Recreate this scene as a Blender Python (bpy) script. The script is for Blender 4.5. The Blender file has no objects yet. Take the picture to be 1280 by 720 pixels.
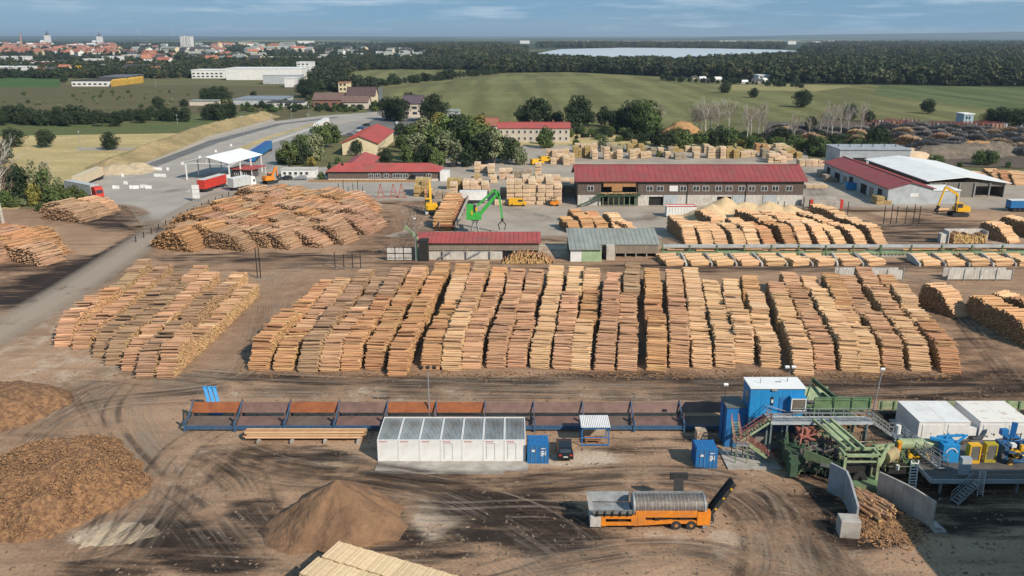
import bpy, math, random
import numpy as np
from mathutils import Vector, Matrix
R = math.radians
rnd = random.Random(7)
scn = bpy.context.scene
COL = scn.collection

# ---------------------------------------------------------------- camera
CAM_H = 47.0
FPX = 1050.0                      # focal length in pixels of a 1280 wide picture
PITCH = math.atan(316 / FPX)
cam_d = bpy.data.cameras.new('camera')
cam_d.sensor_width = 36
cam_d.lens = 36 * FPX / 1280
cam_d.clip_start = 0.5
cam_d.clip_end = 120000
cam = bpy.data.objects.new('camera', cam_d)
cam.location = (0, 0, CAM_H)
cam.rotation_euler = (R(90) - PITCH, 0, 0)
COL.objects.link(cam)
scn.camera = cam

# ---------------------------------------------------------------- sky, sun, exposure
HAZE = 6.0e-5
SUN_EL, SUN_AZ = R(36), R(135)     # azimuth clockwise from +Y: behind the camera to its right
w = bpy.data.worlds.new('World')
scn.world = w
w.use_nodes = True
nt = w.node_tree
bg = nt.nodes['Background']
sky = nt.nodes.new('ShaderNodeTexSky')
sky.sky_type = 'NISHITA'
sky.sun_disc = False
sky.sun_elevation = SUN_EL
sky.sun_rotation = SUN_AZ
sky.altitude = 300
sky.air_density = 0.7
sky.dust_density = 0.2
sky.ozone_density = 3.0
# thin broken cloud, the same all round the dome
tc = nt.nodes.new('ShaderNodeTexCoord')
mp = nt.nodes.new('ShaderNodeMapping'); mp.inputs['Scale'].default_value = (2.2, 2.2, 26)
nz = nt.nodes.new('ShaderNodeTexNoise'); nz.inputs['Scale'].default_value = 1.7; nz.inputs['Detail'].default_value = 7; nz.inputs['Roughness'].default_value = .6
cr = nt.nodes.new('ShaderNodeValToRGB')
cr.color_ramp.elements[0].position = .30; cr.color_ramp.elements[0].color = (.55, .55, .55, 1)
cr.color_ramp.elements[1].position = .70; cr.color_ramp.elements[1].color = (.95, .95, .95, 1)
mx = nt.nodes.new('ShaderNodeMixRGB'); mx.inputs[2].default_value = (2.9, 6.0, 9.4, 1)
nt.links.new(tc.outputs['Generated'], mp.inputs[0]); nt.links.new(mp.outputs[0], nz.inputs['Vector'])
nt.links.new(nz.outputs['Fac'], cr.inputs[0]); nt.links.new(cr.outputs[0], mx.inputs[0])
nz2 = nt.nodes.new('ShaderNodeTexNoise'); nz2.inputs['Scale'].default_value = 3.4; nz2.inputs['Detail'].default_value = 8; nz2.inputs['Roughness'].default_value = .62
cr2 = nt.nodes.new('ShaderNodeValToRGB'); cr2.color_ramp.elements[0].position = .50; cr2.color_ramp.elements[1].position = .74; cr2.color_ramp.elements[1].color = (.75,.75,.75,1)
mx2 = nt.nodes.new('ShaderNodeMixRGB'); mx2.inputs[2].default_value = (9.5, 11.5, 13, 1)
nt.links.new(mp.outputs[0], nz2.inputs['Vector']); nt.links.new(nz2.outputs['Fac'], cr2.inputs[0]); nt.links.new(cr2.outputs[0], mx2.inputs[0])
nt.links.new(sky.outputs[0], mx.inputs[1]); nt.links.new(mx.outputs[0], mx2.inputs[1]); nt.links.new(mx2.outputs[0], bg.inputs[0])
bg.inputs[1].default_value = 0.05

sd = bpy.data.lights.new('sun', 'SUN')
sd.energy = 4.5
sd.angle = R(0.5)
sd.color = (1, .90, .76)
sun = bpy.data.objects.new('sun', sd)
sv = Vector((math.sin(SUN_AZ) * math.cos(SUN_EL), math.cos(SUN_AZ) * math.cos(SUN_EL), math.sin(SUN_EL)))
sun.rotation_euler = (-sv).to_track_quat('-Z', 'Y').to_euler()
sun.location = sv * 200
COL.objects.link(sun)
scn.view_settings.view_transform = 'Standard'
scn.view_settings.look = 'None'
scn.view_settings.exposure = 0.30
scn.view_settings.gamma = 1
scn.cycles.max_bounces = 5
scn.cycles.diffuse_bounces = 2
scn.cycles.glossy_bounces = 2
scn.cycles.transparent_max_bounces = 32
scn.cycles.volume_bounces = 0
scn.cycles.use_denoising = True

# ---------------------------------------------------------------- helpers
_c, _s = math.cos(PITCH), math.sin(PITCH)
def g(px, py, z=0.0):
    """survey: the spot on the plane at height z that the photograph shows at px, py (metres)"""
    u = (px - 640) / FPX; v = (py - 360) / FPX
    t = (CAM_H - z) / (_s + v * _c)
    return (u * t, (_c - v * _s) * t)
def gp(pts, z=0.0): return [g(x, y, z) for x, y in pts]
def scale_at(px, py):
    X, Y = g(px, py)
    return FPX / (Y * _c + CAM_H * _s)

class MB:
    def __init__(s): s.v = []; s.f = []; s.m = []; s.mi = 0
    def quad(s, a, b, c, d):
        n = len(s.v); s.v += [tuple(a), tuple(b), tuple(c), tuple(d)]; s.f.append((n, n+1, n+2, n+3)); s.m.append(s.mi); return s
    def tri(s, a, b, c):
        n = len(s.v); s.v += [tuple(a), tuple(b), tuple(c)]; s.f.append((n, n+1, n+2)); s.m.append(s.mi); return s
    def poly(s, pts):
        n = len(s.v); s.v += [tuple(p) for p in pts]; s.f.append(tuple(range(n, n+len(pts)))); s.m.append(s.mi); return s
    def add(s, vs, fs):
        n = len(s.v); s.v += [tuple(p) for p in vs]; s.f += [tuple(n+i for i in f) for f in fs]; s.m += [s.mi]*len(fs); return s
    def box(s, x0, x1, y0, y1, z0, z1):
        vs = [(x0,y0,z0),(x1,y0,z0),(x1,y1,z0),(x0,y1,z0),(x0,y0,z1),(x1,y0,z1),(x1,y1,z1),(x0,y1,z1)]
        return s.add(vs, [(0,3,2,1),(4,5,6,7),(0,1,5,4),(1,2,6,5),(2,3,7,6),(3,0,4,7)])
    def cbox(s, cx, cy, cz, sx, sy, sz, rz=0.0, rx=0.0, ry=0.0):
        M = Matrix.Rotation(rz, 3, 'Z') @ Matrix.Rotation(ry, 3, 'Y') @ Matrix.Rotation(rx, 3, 'X')
        vs = []
        for z in (-.5, .5):
            for x, y in ((-.5,-.5),(.5,-.5),(.5,.5),(-.5,.5)):
                p = M @ Vector((x*sx, y*sy, z*sz)); vs.append((p.x+cx, p.y+cy, p.z+cz))
        return s.add(vs, [(0,3,2,1),(4,5,6,7),(0,1,5,4),(1,2,6,5),(2,3,7,6),(3,0,4,7)])
    def beam(s, p, q, w=.1, h=None):
        h = h or w
        p = Vector(p); q = Vector(q); d = q - p
        if d.length < 1e-5: return s
        t = d.normalized(); up = Vector((0,0,1)) if abs(t.z) < .99 else Vector((0,1,0))
        a = t.cross(up).normalized(); b = a.cross(t).normalized()
        a *= w/2; b *= h/2
        vs = [p-a-b, p+a-b, p+a+b, p-a+b, q-a-b, q+a-b, q+a+b, q-a+b]
        return s.add(vs, [(0,1,2,3),(7,6,5,4),(0,4,5,1),(1,5,6,2),(2,6,7,3),(3,7,4,0)])
    def tube(s, p, q, r0, r1=None, n=8, caps=True):
        r1 = r0 if r1 is None else r1
        p = Vector(p); q = Vector(q); d = (q - p)
        if d.length < 1e-6: return s
        t = d.normalized(); up = Vector((0,0,1)) if abs(t.z) < .95 else Vector((1,0,0))
        a = t.cross(up).normalized(); b = t.cross(a).normalized()
        vs = []
        for c, r in ((p, r0), (q, r1)):
            for k in range(n):
                an = 2*math.pi*k/n
                vs.append(c + a*(r*math.cos(an)) + b*(r*math.sin(an)))
        fs = [(k, (k+1) % n, n+(k+1) % n, n+k) for k in range(n)]
        if caps: fs += [tuple(range(n-1, -1, -1)), tuple(range(n, 2*n))]
        return s.add(vs, fs)
    def path(s, pts, r, n=6):
        for a, b in zip(pts[:-1], pts[1:]): s.tube(a, b, r, r, n)
        return s
    def prism(s, pts, z0, z1):
        n = len(pts)
        vs = [(x, y, z0) for x, y in pts] + [(x, y, z1) for x, y in pts]
        fs = [(k, (k+1) % n, n+(k+1) % n, n+k) for k in range(n)] + [tuple(range(n-1, -1, -1)), tuple(range(n, 2*n))]
        return s.add(vs, fs)
    def extr(s, prof, x0, x1):
        """profile in (y, z) swept along x"""
        n = len(prof)
        vs = [(x0, y, z) for y, z in prof] + [(x1, y, z) for y, z in prof]
        fs = [(k, (k+1) % n, n+(k+1) % n, n+k) for k in range(n)] + [tuple(range(n-1, -1, -1)), tuple(range(n, 2*n))]
        return s.add(vs, fs)
    def wheel(s, c, r, wd, n=14, axis='y'):
        a = Vector((0, wd/2, 0)) if axis == 'y' else Vector((wd/2, 0, 0))
        c = Vector(c); return s.tube(c-a, c+a, r, r, n)
    def rail(s, pts, h=1.1, post=1.5, t=.05):
        for a, b in zip(pts[:-1], pts[1:]):
            a = Vector(a); b = Vector(b); L = (b-a).length; n = max(1, round(L/post))
            for k in range(n+1):
                p = a.lerp(b, k/n); s.beam(p, p+Vector((0,0,h)), t)
            for hh in (h, h*.55): s.beam(a+Vector((0,0,hh)), b+Vector((0,0,hh)), t)
        return s
    def mesh(s, name, mats):
        me = bpy.data.meshes.new(name)
        me.from_pydata(s.v, [], s.f)
        for m in (mats if isinstance(mats, (list, tuple)) else [mats]): me.materials.append(m)
        if any(s.m): me.polygons.foreach_set('material_index', s.m)
        me.update()
        return me

def link(name, data, parent=None, kind=None, loc=None, rotz=0.0):
    o = bpy.data.objects.new(name, data)
    COL.objects.link(o)
    if parent is not None: o.parent = parent
    if kind: o['kind'] = kind
    if loc: o.location = loc
    if rotz: o.rotation_euler = (0, 0, rotz)
    return o
def part(name, mb, mats, parent, kind=None, label=None, loc=None, rotz=0.0, smooth=False):
    me = mb.mesh(name, mats)
    if smooth: me.polygons.foreach_set('use_smooth', [True]*len(me.polygons))
    o = link(name, me, parent, kind, loc, rotz)
    if label: o['label'] = label
    return o
def tag(o, label, cat, group=None):
    wd = label.split()
    while len(wd) > 16 and 'the' in wd: wd.pop(len(wd)-1-wd[::-1].index('the'))
    while len(wd) > 16 and 'from' in wd: wd.remove('from')
    label = ' '.join(wd)
    o['label'] = label; o['category'] = cat
    if group: o['group'] = group
    return o
def thing(name, label, cat, loc=(0,0,0), rotz=0.0, group=None):
    o = link(name, None, None, None, loc, rotz)
    o.empty_display_size = .3
    return tag(o, label, cat, group)
def solo(name, mb, mats, label, cat, loc=(0,0,0), rotz=0.0, group=None, smooth=False):
    return tag(part(name, mb, mats, None, loc=loc, rotz=rotz, smooth=smooth), label, cat, group)
def struct(name, mb, mats, kind='structure'):
    return part(name, mb, mats, None, kind)
def copy_thing(src, loc, rotz=0.0, label=None, scale=None, group=None):
    kids = [c for c in KIDS.get(src.name, [])] or [c for c in src.children]
    KIDS[src.name] = kids
    r = src.copy(); COL.objects.link(r); r.location = loc; r.rotation_euler = (0, 0, rotz)
    if scale is not None: r.scale = scale if isinstance(scale, tuple) else (scale,)*3
    if label: r['label'] = label
    if group: r['group'] = group
    for c in kids:
        d = c.copy(); COL.objects.link(d); d.parent = r
        gk = KIDS.setdefault('>'+c.name, list(c.children))
        for e in gk:
            f = e.copy(); COL.objects.link(f); f.parent = d
    return r
KIDS = {}
ORD = ['first','second','third','fourth','fifth','sixth','seventh','eighth','ninth','tenth','eleventh','twelfth','thirteenth','fourteenth','fifteenth','sixteenth','seventeenth','eighteenth','nineteenth','twentieth']
TENS = {20:'twenty',30:'thirty',40:'forty',50:'fifty',60:'sixty',70:'seventy',80:'eighty',90:'ninety'}
def nth(i):
    """0 -> first"""
    n = i + 1
    if n <= 20: return ORD[n-1]
    t = n//10*10
    if n % 10 == 0: return TENS[t][:-1]+'ieth'
    return TENS[t] + '-' + ORD[n % 10 - 1]
def in_poly(x, y, pts):
    c = False; n = len(pts)
    for i in range(n):
        x1, y1 = pts[i]; x2, y2 = pts[i-1]
        if (y1 > y) != (y2 > y) and x < (x2-x1)*(y-y1)/(y2-y1)+x1: c = not c
    return c

# ---------------------------------------------------------------- materials
MATS = {}
def mat(name, rgb, rough=.85, metal=0.0, rgb2=None, scale=1.0, detail=5, stretch=(1,1,1), contrast=(.35,.65),
        island=0.0, objv=0.0, bump=0.0, bscale=None, wave=None, coord='Object', spec=.3, isl2=None, dirt=0.0):
    """principled with a noise mix of two base colours, value jitter per loose piece / per object, optional bump and ribs"""
    if name in MATS: return MATS[name]
    m = bpy.data.materials.new(name); m.use_nodes = True; MATS[name] = m
    N = m.node_tree.nodes; L = m.node_tree.links
    b = N['Principled BSDF']; b.inputs['Roughness'].default_value = rough; b.inputs['Metallic'].default_value = metal
    b.inputs['Specular IOR Level'].default_value = spec
    tcn = N.new('ShaderNodeTexCoord'); mpn = N.new('ShaderNodeMapping'); mpn.inputs['Scale'].default_value = stretch
    L.new(tcn.outputs[coord], mpn.inputs[0])
    nz = N.new('ShaderNodeTexNoise'); nz.inputs['Scale'].default_value = scale; nz.inputs['Detail'].default_value = detail
    nz.inputs['Roughness'].default_value = .62
    L.new(mpn.outputs[0], nz.inputs['Vector'])
    r = N.new('ShaderNodeMapRange'); r.inputs[1].default_value = contrast[0]; r.inputs[2].default_value = contrast[1]
    L.new(nz.outputs['Fac'], r.inputs[0])
    if rgb2 is None: rgb2 = tuple(c*.72 for c in rgb)
    mixn = N.new('ShaderNodeMixRGB'); mixn.inputs[1].default_value = (*rgb, 1); mixn.inputs[2].default_value = (*rgb2, 1)
    L.new(r.outputs[0], mixn.inputs[0])
    out = mixn.outputs[0]
    geo = None
    if isl2:
        geo = N.new('ShaderNodeNewGeometry')
        rr = N.new('ShaderNodeMapRange'); rr.inputs[1].default_value = 1-isl2[0]; rr.inputs[2].default_value = 1.0
        L.new(geo.outputs['Random Per Island'], rr.inputs[0])
        m2 = N.new('ShaderNodeMixRGB'); m2.inputs[2].default_value = (*isl2[1], 1)
        L.new(rr.outputs[0], m2.inputs[0]); L.new(out, m2.inputs[1]); out = m2.outputs[0]
    if dirt:
        n3 = N.new('ShaderNodeTexNoise'); n3.inputs['Scale'].default_value = .35; n3.inputs['Detail'].default_value = 8
        L.new(tcn.outputs[coord], n3.inputs['Vector'])
        r3 = N.new('ShaderNodeMapRange'); r3.inputs[1].default_value = .45; r3.inputs[2].default_value = .75; r3.inputs[4].default_value = dirt
        L.new(n3.outputs['Fac'], r3.inputs[0])
        m3 = N.new('ShaderNodeMixRGB'); m3.inputs[2].default_value = (.16, .12, .09, 1)
        L.new(r3.outputs[0], m3.inputs[0]); L.new(out, m3.inputs[1]); out = m3.outputs[0]
    if island or objv:
        acc = None
        if island:
            geo = geo or N.new('ShaderNodeNewGeometry')
            a = N.new('ShaderNodeMapRange'); a.inputs[3].default_value = 1-island; a.inputs[4].default_value = 1+island
            # decorrelate from isl2
            ml = N.new('ShaderNodeMath'); ml.operation = 'MULTIPLY'; ml.inputs[1].default_value = 7.31
            fr = N.new('ShaderNodeMath'); fr.operation = 'FRACT'
            L.new(geo.outputs['Random Per Island'], ml.inputs[0]); L.new(ml.outputs[0], fr.inputs[0]); L.new(fr.outputs[0], a.inputs[0]); acc = a.outputs[0]
        if objv:
            oi = N.new('ShaderNodeObjectInfo')
            a = N.new('ShaderNodeMapRange'); a.inputs[3].default_value = 1-objv; a.inputs[4].default_value = 1+objv
            L.new(oi.outputs['Random'], a.inputs[0])
            if acc:
                q = N.new('ShaderNodeMath'); q.operation = 'MULTIPLY'; L.new(acc, q.inputs[0]); L.new(a.outputs[0], q.inputs[1]); acc = q.outputs[0]
            else: acc = a.outputs[0]
            hs = N.new('ShaderNodeHueSaturation')
            h2 = N.new('ShaderNodeMath'); h2.operation = 'MULTIPLY'; h2.inputs[1].default_value = 13.7
            h3 = N.new('ShaderNodeMath'); h3.operation = 'FRACT'
            h4 = N.new('ShaderNodeMapRange'); h4.inputs[3].default_value = .5-.012*objv/.2; h4.inputs[4].default_value = .5+.012*objv/.2
            L.new(oi.outputs['Random'], h2.inputs[0]); L.new(h2.outputs[0], h3.inputs[0]); L.new(h3.outputs[0], h4.inputs[0])
            L.new(h4.outputs[0], hs.inputs['Hue']); L.new(out, hs.inputs['Color']); out = hs.outputs[0]
        hv = N.new('ShaderNodeHueSaturation'); L.new(acc, hv.inputs['Value']); L.new(out, hv.inputs['Color']); out = hv.outputs[0]
    L.new(out, b.inputs['Base Color'])
    hgt = None
    if bump:
        nb = N.new('ShaderNodeTexNoise'); nb.inputs['Scale'].default_value = bscale or scale*3; nb.inputs['Detail'].default_value = 6
        L.new(mpn.outputs[0], nb.inputs['Vector'])
        bp = N.new('ShaderNodeBump'); bp.inputs['Strength'].default_value = 1; bp.inputs['Distance'].default_value = bump
        L.new(nb.outputs['Fac'], bp.inputs['Height']); L.new(bp.outputs[0], b.inputs['Normal']); hgt = bp
    if wave:
        ax, pitch, amp = wave
        wv = N.new('ShaderNodeTexWave'); wv.bands_direction = ax; wv.inputs['Scale'].default_value = 1/pitch*.314
        L.new(tcn.outputs['Object'], wv.inputs['Vector'])
        bp = N.new('ShaderNodeBump'); bp.inputs['Strength'].default_value = 1; bp.inputs['Distance'].default_value = amp
        L.new(wv.outputs['Fac'], bp.inputs['Height'])
        if hgt: L.new(hgt.outputs[0], bp.inputs['Normal'])
        L.new(bp.outputs[0], b.inputs['Normal'])
    return m

BARK_PINK = mat('bark_pink', (.56,.33,.20), rgb2=(.42,.235,.135), scale=3, stretch=(.5,3,3), island=.3, objv=.10, isl2=(.22,(.64,.44,.27)), bump=.02)
BARK_GREY = mat('bark_grey', (.40,.26,.16), rgb2=(.28,.175,.105), scale=3, stretch=(.5,3,3), island=.35, objv=.15, isl2=(.25,(.38,.27,.17)), bump=.02)
BARK_ORANGE = mat('bark_orange', (.56,.31,.16), rgb2=(.42,.22,.11), scale=3, stretch=(.5,3,3), island=.3, objv=.12, isl2=(.25,(.56,.38,.2)), bump=.02)
PEELED = mat('peeled_log', (.68,.44,.25), rgb2=(.54,.33,.18), scale=3, stretch=(.5,3,3), island=.22, objv=.08, isl2=(.3,(.66,.5,.33)), bump=.015)
LOG_END = mat('log_end', (.62,.43,.20), rgb2=(.42,.26,.11), scale=6, island=.3, objv=.1)
LOG_END_DARK = mat('log_end_dark', (.33,.21,.11), rgb2=(.15,.09,.05), scale=6, island=.4, objv=.1)  # darker copy of the log ends; dim light on pile faces is in the colour
BARK_OLD = mat('bark_old', (.175,.16,.15), rgb2=(.10,.09,.085), scale=2, island=.35, objv=.15)
SAWN = mat('sawn_board', (.68,.51,.35), rgb2=(.58,.41,.27), scale=2, stretch=(.4,4,4), island=.12, objv=.14)
SAWN_GREY = mat('sawn_board_weathered', (.42,.34,.25), rgb2=(.30,.24,.18), scale=2, stretch=(.4,4,4), island=.15, objv=.15)
SAWN_YEL = mat('sawn_board_yellow', (.48,.34,.15), rgb2=(.38,.26,.11), scale=2, stretch=(.4,4,4), island=.15, objv=.1)
ROOF_RED = mat('roof_red', (.42,.085,.075), rgb2=(.33,.07,.062), scale=.25, rough=.6, dirt=.45)
ROOF_DKRED = mat('roof_dark_red', (.30,.065,.065), rgb2=(.24,.055,.058), scale=.25, rough=.6, dirt=.45)
ROOF_TILE = mat('roof_tile_red', (.38,.16,.10), rgb2=(.28,.11,.075), scale=.5, objv=.2)
ROOF_GREY = mat('roof_grey_sheet', (.30,.32,.29), rgb2=(.23,.25,.23), scale=.3, rough=.6, dirt=.3)
ROOF_DARK = mat('roof_dark', (.08,.075,.08), rgb2=(.05,.05,.055), scale=.5, objv=.2)
WOOD_BROWN = mat('boarding_brown', (.16,.12,.10), rgb2=(.10,.075,.065), scale=1.5, stretch=(4,4,.4), dirt=.2, bump=.01)
WOOD_GREY = mat('boarding_grey', (.30,.25,.20), rgb2=(.20,.165,.13), scale=1.5, stretch=(4,4,.4), dirt=.3, bump=.01)
WHITE = mat('white_paint', (.74,.735,.72), rgb2=(.66,.65,.63), scale=1.2, rough=.5, dirt=.22)
WHITE_DIRTY = mat('white_stained', (.62,.60,.56), rgb2=(.40,.37,.33), scale=1.6, stretch=(2,2,.4), rough=.7, dirt=.35)
WHITE_ROOF = mat('white_membrane', (.80,.80,.78), rgb2=(.70,.70,.68), scale=.2, rough=.5)
CREAM = mat('cream_render', (.68,.58,.38), rgb2=(.60,.50,.33), scale=.8, dirt=.1)
BEIGE = mat('beige_render', (.56,.50,.42), rgb2=(.46,.41,.35), scale=.8, objv=.1)
WALLS = mat('house_walls', (.55,.51,.46), rgb2=(.44,.41,.37), scale=.5, objv=.3)
BRICK_WALL = mat('brick_wall', (.27,.13,.09), rgb2=(.19,.095,.07), scale=3, objv=.1)
CONC = mat('concrete', (.42,.385,.345), rgb2=(.31,.285,.255), scale=.7, dirt=.3, bump=.01)
CONC_DK = mat('concrete_dark', (.24,.225,.21), rgb2=(.17,.16,.15), scale=.8, dirt=.3, bump=.01)
GALV = mat('galvanised_steel', (.36,.38,.39), rgb2=(.24,.25,.26), scale=2, rough=.55, metal=.3, dirt=.4)
GREY_SHEET = mat('grey_sheet', (.45,.48,.50), rgb2=(.36,.39,.41), scale=.5, rough=.5, dirt=.2)
STEEL = mat('worn_steel', (.22,.19,.165), rgb2=(.13,.105,.09), scale=2, rough=.45, metal=.4, dirt=.25)
BLUE = mat('blue_paint', (.02,.17,.42), rgb2=(.02,.13,.34), scale=1.5, rough=.5, dirt=.12)
BLUE_LT = mat('blue_paint_light', (.02,.25,.55), rgb2=(.02,.2,.45), scale=1.5, rough=.45, dirt=.1)
BLUE_DK = mat('blue_paint_worn', (.05,.12,.22), rgb2=(.035,.08,.15), scale=2, rough=.6, dirt=.3)
RUST = mat('rusty_plate', (.30,.10,.035), rgb2=(.20,.065,.03), scale=.8, rough=.75)
PLATE = mat('brown_plate', (.19,.11,.092), rgb2=(.12,.072,.06), scale=.8, rough=.6, dirt=.2)
PLATE_GREY = mat('dull_plate', (.16,.155,.14), rgb2=(.10,.10,.09), scale=.8, rough=.6, dirt=.3)
GREEN = mat('green_paint', (.15,.24,.12), rgb2=(.10,.17,.085), scale=1.5, rough=.55, dirt=.6)
GREEN_LT = mat('green_paint_pale', (.34,.41,.24), rgb2=(.22,.28,.16), scale=1.5, rough=.55, dirt=.6)
GREEN_DK = mat('green_paint_dark', (.05,.10,.06), rgb2=(.03,.07,.04), scale=1.5, rough=.55, dirt=.3)
SAWN_CREAM = mat('sawn_board_cream', (.74,.57,.35), rgb2=(.64,.46,.27), scale=2, stretch=(4,.4,4), island=.14, objv=.06)
GREEN_BR = mat('green_machine', (.06,.42,.07), rgb2=(.05,.33,.06), scale=2, rough=.45)
ORANGE = mat('orange_paint', (.78,.26,.02), rgb2=(.62,.19,.02), scale=2, rough=.5, dirt=.35)
YELLOW = mat('yellow_paint', (.75,.42,.02), rgb2=(.62,.34,.02), scale=2, rough=.45, dirt=.1)
RED = mat('red_paint', (.55,.045,.03), rgb2=(.45,.04,.03), scale=1, rough=.45, dirt=.05)
SALMON = mat('red_oxide_rail', (.42,.16,.12), rgb2=(.32,.12,.09), scale=2, rough=.6)
BLACK = mat('black_rubber', (.025,.025,.026), rgb2=(.04,.038,.036), scale=3, rough=.8)
CARBLACK = mat('car_black', (.012,.013,.016), rough=.18, spec=.6)
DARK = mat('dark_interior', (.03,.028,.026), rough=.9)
GLASS = mat('window_glass', (.04,.05,.06), rough=.12, spec=.8)
GLASS_BL = mat('window_glass_light', (.22,.27,.30), rough=.15, spec=.8)
TARP_GREY = mat('tarpaulin_grey', (.50,.51,.50), rgb2=(.40,.41,.41), scale=1, rough=.6, dirt=.1)
TARP_TAN = mat('tarpaulin_tan', (.60,.50,.36), rgb2=(.52,.43,.30), scale=1, rough=.6)
def leaf_mat(name, c, c2, trans=.25):
    m = mat(name, c, rgb2=c2, scale=.5, rough=.75, island=.35, objv=.22, spec=.15)
    return m
LEAF = leaf_mat('leaves_green', (.105,.14,.045), (.06,.09,.03))
LEAF_DK = leaf_mat('leaves_dark', (.038,.055,.026), (.024,.038,.019))
LEAF_LT = leaf_mat('leaves_pale', (.22,.235,.125), (.14,.16,.08))
LEAF_YEL = leaf_mat('leaves_yellowing', (.23,.19,.05), (.15,.14,.04))
LEAF_FIR = leaf_mat('needles_dark', (.03,.06,.028), (.02,.04,.02))
LEAF_OLIVE = leaf_mat('leaves_olive', (.085,.088,.04), (.055,.06,.03))
HEAP_ORANGE = mat('heap_bark_orange', (.44,.235,.115), rgb2=(.30,.155,.08), scale=3, stretch=(.5,3,3), island=.35, objv=.14, isl2=(.25,(.50,.31,.17)))
HEAP_PINK = mat('heap_bark_pink', (.43,.26,.165), rgb2=(.30,.175,.11), scale=3, stretch=(.5,3,3), island=.35, objv=.14, isl2=(.25,(.50,.34,.21)))
LEAF_FAR = leaf_mat('leaves_far', (.042,.055,.028), (.025,.036,.02))
TRUNK = mat('trunk_bark', (.12,.09,.065), rgb2=(.07,.055,.04), scale=3, stretch=(2,2,.5))
TRUNK_WHITE = mat('birch_bark', (.55,.52,.46), rgb2=(.3,.27,.23), scale=2, stretch=(1,1,3))
TWIG = mat('bare_twigs', (.28,.20,.16), rgb2=(.20,.14,.11), scale=1)
# ---------------------------------------------------------------- ground sheets
def nodes_for(m): 
    m.use_nodes = True; return m.node_tree.nodes, m.node_tree.links
def ramp_mix(N, L, fac, a, b):
    mx = N.new('ShaderNodeMixRGB')
    for i, v in ((1, a), (2, b)):
        if isinstance(v, tuple): mx.inputs[i].default_value = (*v, 1)
        else: L.new(v, mx.inputs[i])
    if isinstance(fac, float): mx.inputs[0].default_value = fac
    else: L.new(fac, mx.inputs[0])
    return mx.outputs[0]
def noise_n(N, L, scale, detail=6, rough=.6, stretch=(1,1,1), coord='Object', rot=0):
    t = N.new('ShaderNodeTexCoord'); mp = N.new('ShaderNodeMapping'); mp.inputs['Scale'].default_value = stretch; mp.inputs['Rotation'].default_value = (0,0,rot)
    n = N.new('ShaderNodeTexNoise'); n.inputs['Scale'].default_value = scale; n.inputs['Detail'].default_value = detail; n.inputs['Roughness'].default_value = rough
    L.new(t.outputs[coord], mp.inputs[0]); L.new(mp.outputs[0], n.inputs['Vector']); return n.outputs['Fac']
def rng(N, L, v, a, b, c=0.0, d=1.0):
    r = N.new('ShaderNodeMapRange'); r.inputs[1].default_value = a; r.inputs[2].default_value = b; r.inputs[3].default_value = c; r.inputs[4].default_value = d
    r.interpolation_type = 'SMOOTHSTEP'; L.new(v, r.inputs[0]); return r.outputs[0]
def mth(N, L, op, a, b):
    m = N.new('ShaderNodeMath'); m.operation = op
    for i, v in ((0, a), (1, b)):
        if isinstance(v, (int, float)): m.inputs[i].default_value = v
        else: L.new(v, m.inputs[i])
    return m.outputs[0]

# the land to the horizon: woods and fields in patches
m = bpy.data.materials.new('far_land'); N, L = nodes_for(m); b = N['Principled BSDF']; b.inputs['Roughness'].default_value = .95; b.inputs['Specular IOR Level'].default_value = .1
vn = N.new('ShaderNodeTexVoronoi'); vn.inputs['Scale'].default_value = 1; 
tcn = N.new('ShaderNodeTexCoord'); mpn = N.new('ShaderNodeMapping'); mpn.inputs['Scale'].default_value = (.0006, .00035, 1); L.new(tcn.outputs['Object'], mpn.inputs[0]); L.new(mpn.outputs[0], vn.inputs['Vector'])
sepc = N.new('ShaderNodeSeparateColor'); L.new(vn.outputs['Color'], sepc.inputs[0])
patch = rng(N, L, sepc.outputs[0], .80, .86)
wood = ramp_mix(N, L, rng(N, L, noise_n(N, L, .004, 8), .35, .65), (.035,.05,.032), (.055,.07,.04))
fld = ramp_mix(N, L, rng(N, L, sepc.outputs[1], .3, .7), (.16,.17,.09), (.25,.22,.14))
c = ramp_mix(N, L, patch, wood, fld)
L.new(c, b.inputs['Base Color'])
mb = MB(); mb.quad((-60000,-400,-.3),(60000,-400,-.3),(60000,90000,-.3),(-60000,90000,-.3))
struct('ground', mb, m)

# meadow around the yard
def field_mat(name, a, b2, c2, s1=.02, s2=.4, stretch=(1,1,1), rot=0, rows=None):
    m = bpy.data.materials.new(name); N, L = nodes_for(m); b = N['Principled BSDF']; b.inputs['Roughness'].default_value = .95; b.inputs['Specular IOR Level'].default_value = .1
    n1 = rng(N, L, noise_n(N, L, s1, 8, .65, stretch, rot=rot), .36, .64)
    n2 = rng(N, L, noise_n(N, L, s2, 6, .7), .35, .7)
    c = ramp_mix(N, L, n1, a, b2)
    c = ramp_mix(N, L, mth(N, L, 'MULTIPLY', n2, .7), c, c2)
    if rows:
        n3 = rng(N, L, noise_n(N, L, 1.0, 3, .5, (rows[0], rows[1], 1), rot=rows[2]), .38, .62, .80, 1.14)
        hv = N.new('ShaderNodeHueSaturation'); L.new(n3, hv.inputs['Value']); L.new(c, hv.inputs['Color']); c = hv.outputs[0]
    L.new(c, b.inputs['Base Color'])
    bp = N.new('ShaderNodeBump'); bp.inputs['Distance'].default_value = .3; L.new(noise_n(N, L, .8, 8, .7), bp.inputs['Height']); L.new(bp.outputs[0], b.inputs['Normal'])
    return m
DRY = field_mat('dry_grass', (.58,.44,.22), (.40,.32,.155), (.28,.24,.11), .03, .5, (1,2,1))
MEADOW = field_mat('brown_meadow', (.115,.10,.055), (.085,.085,.042), (.15,.12,.06), .012, .25, (1,3,1))
OLIVE = field_mat('rough_grass', (.13,.13,.06), (.09,.10,.045), (.20,.165,.085), .03, .4, (1,2,1))
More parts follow.
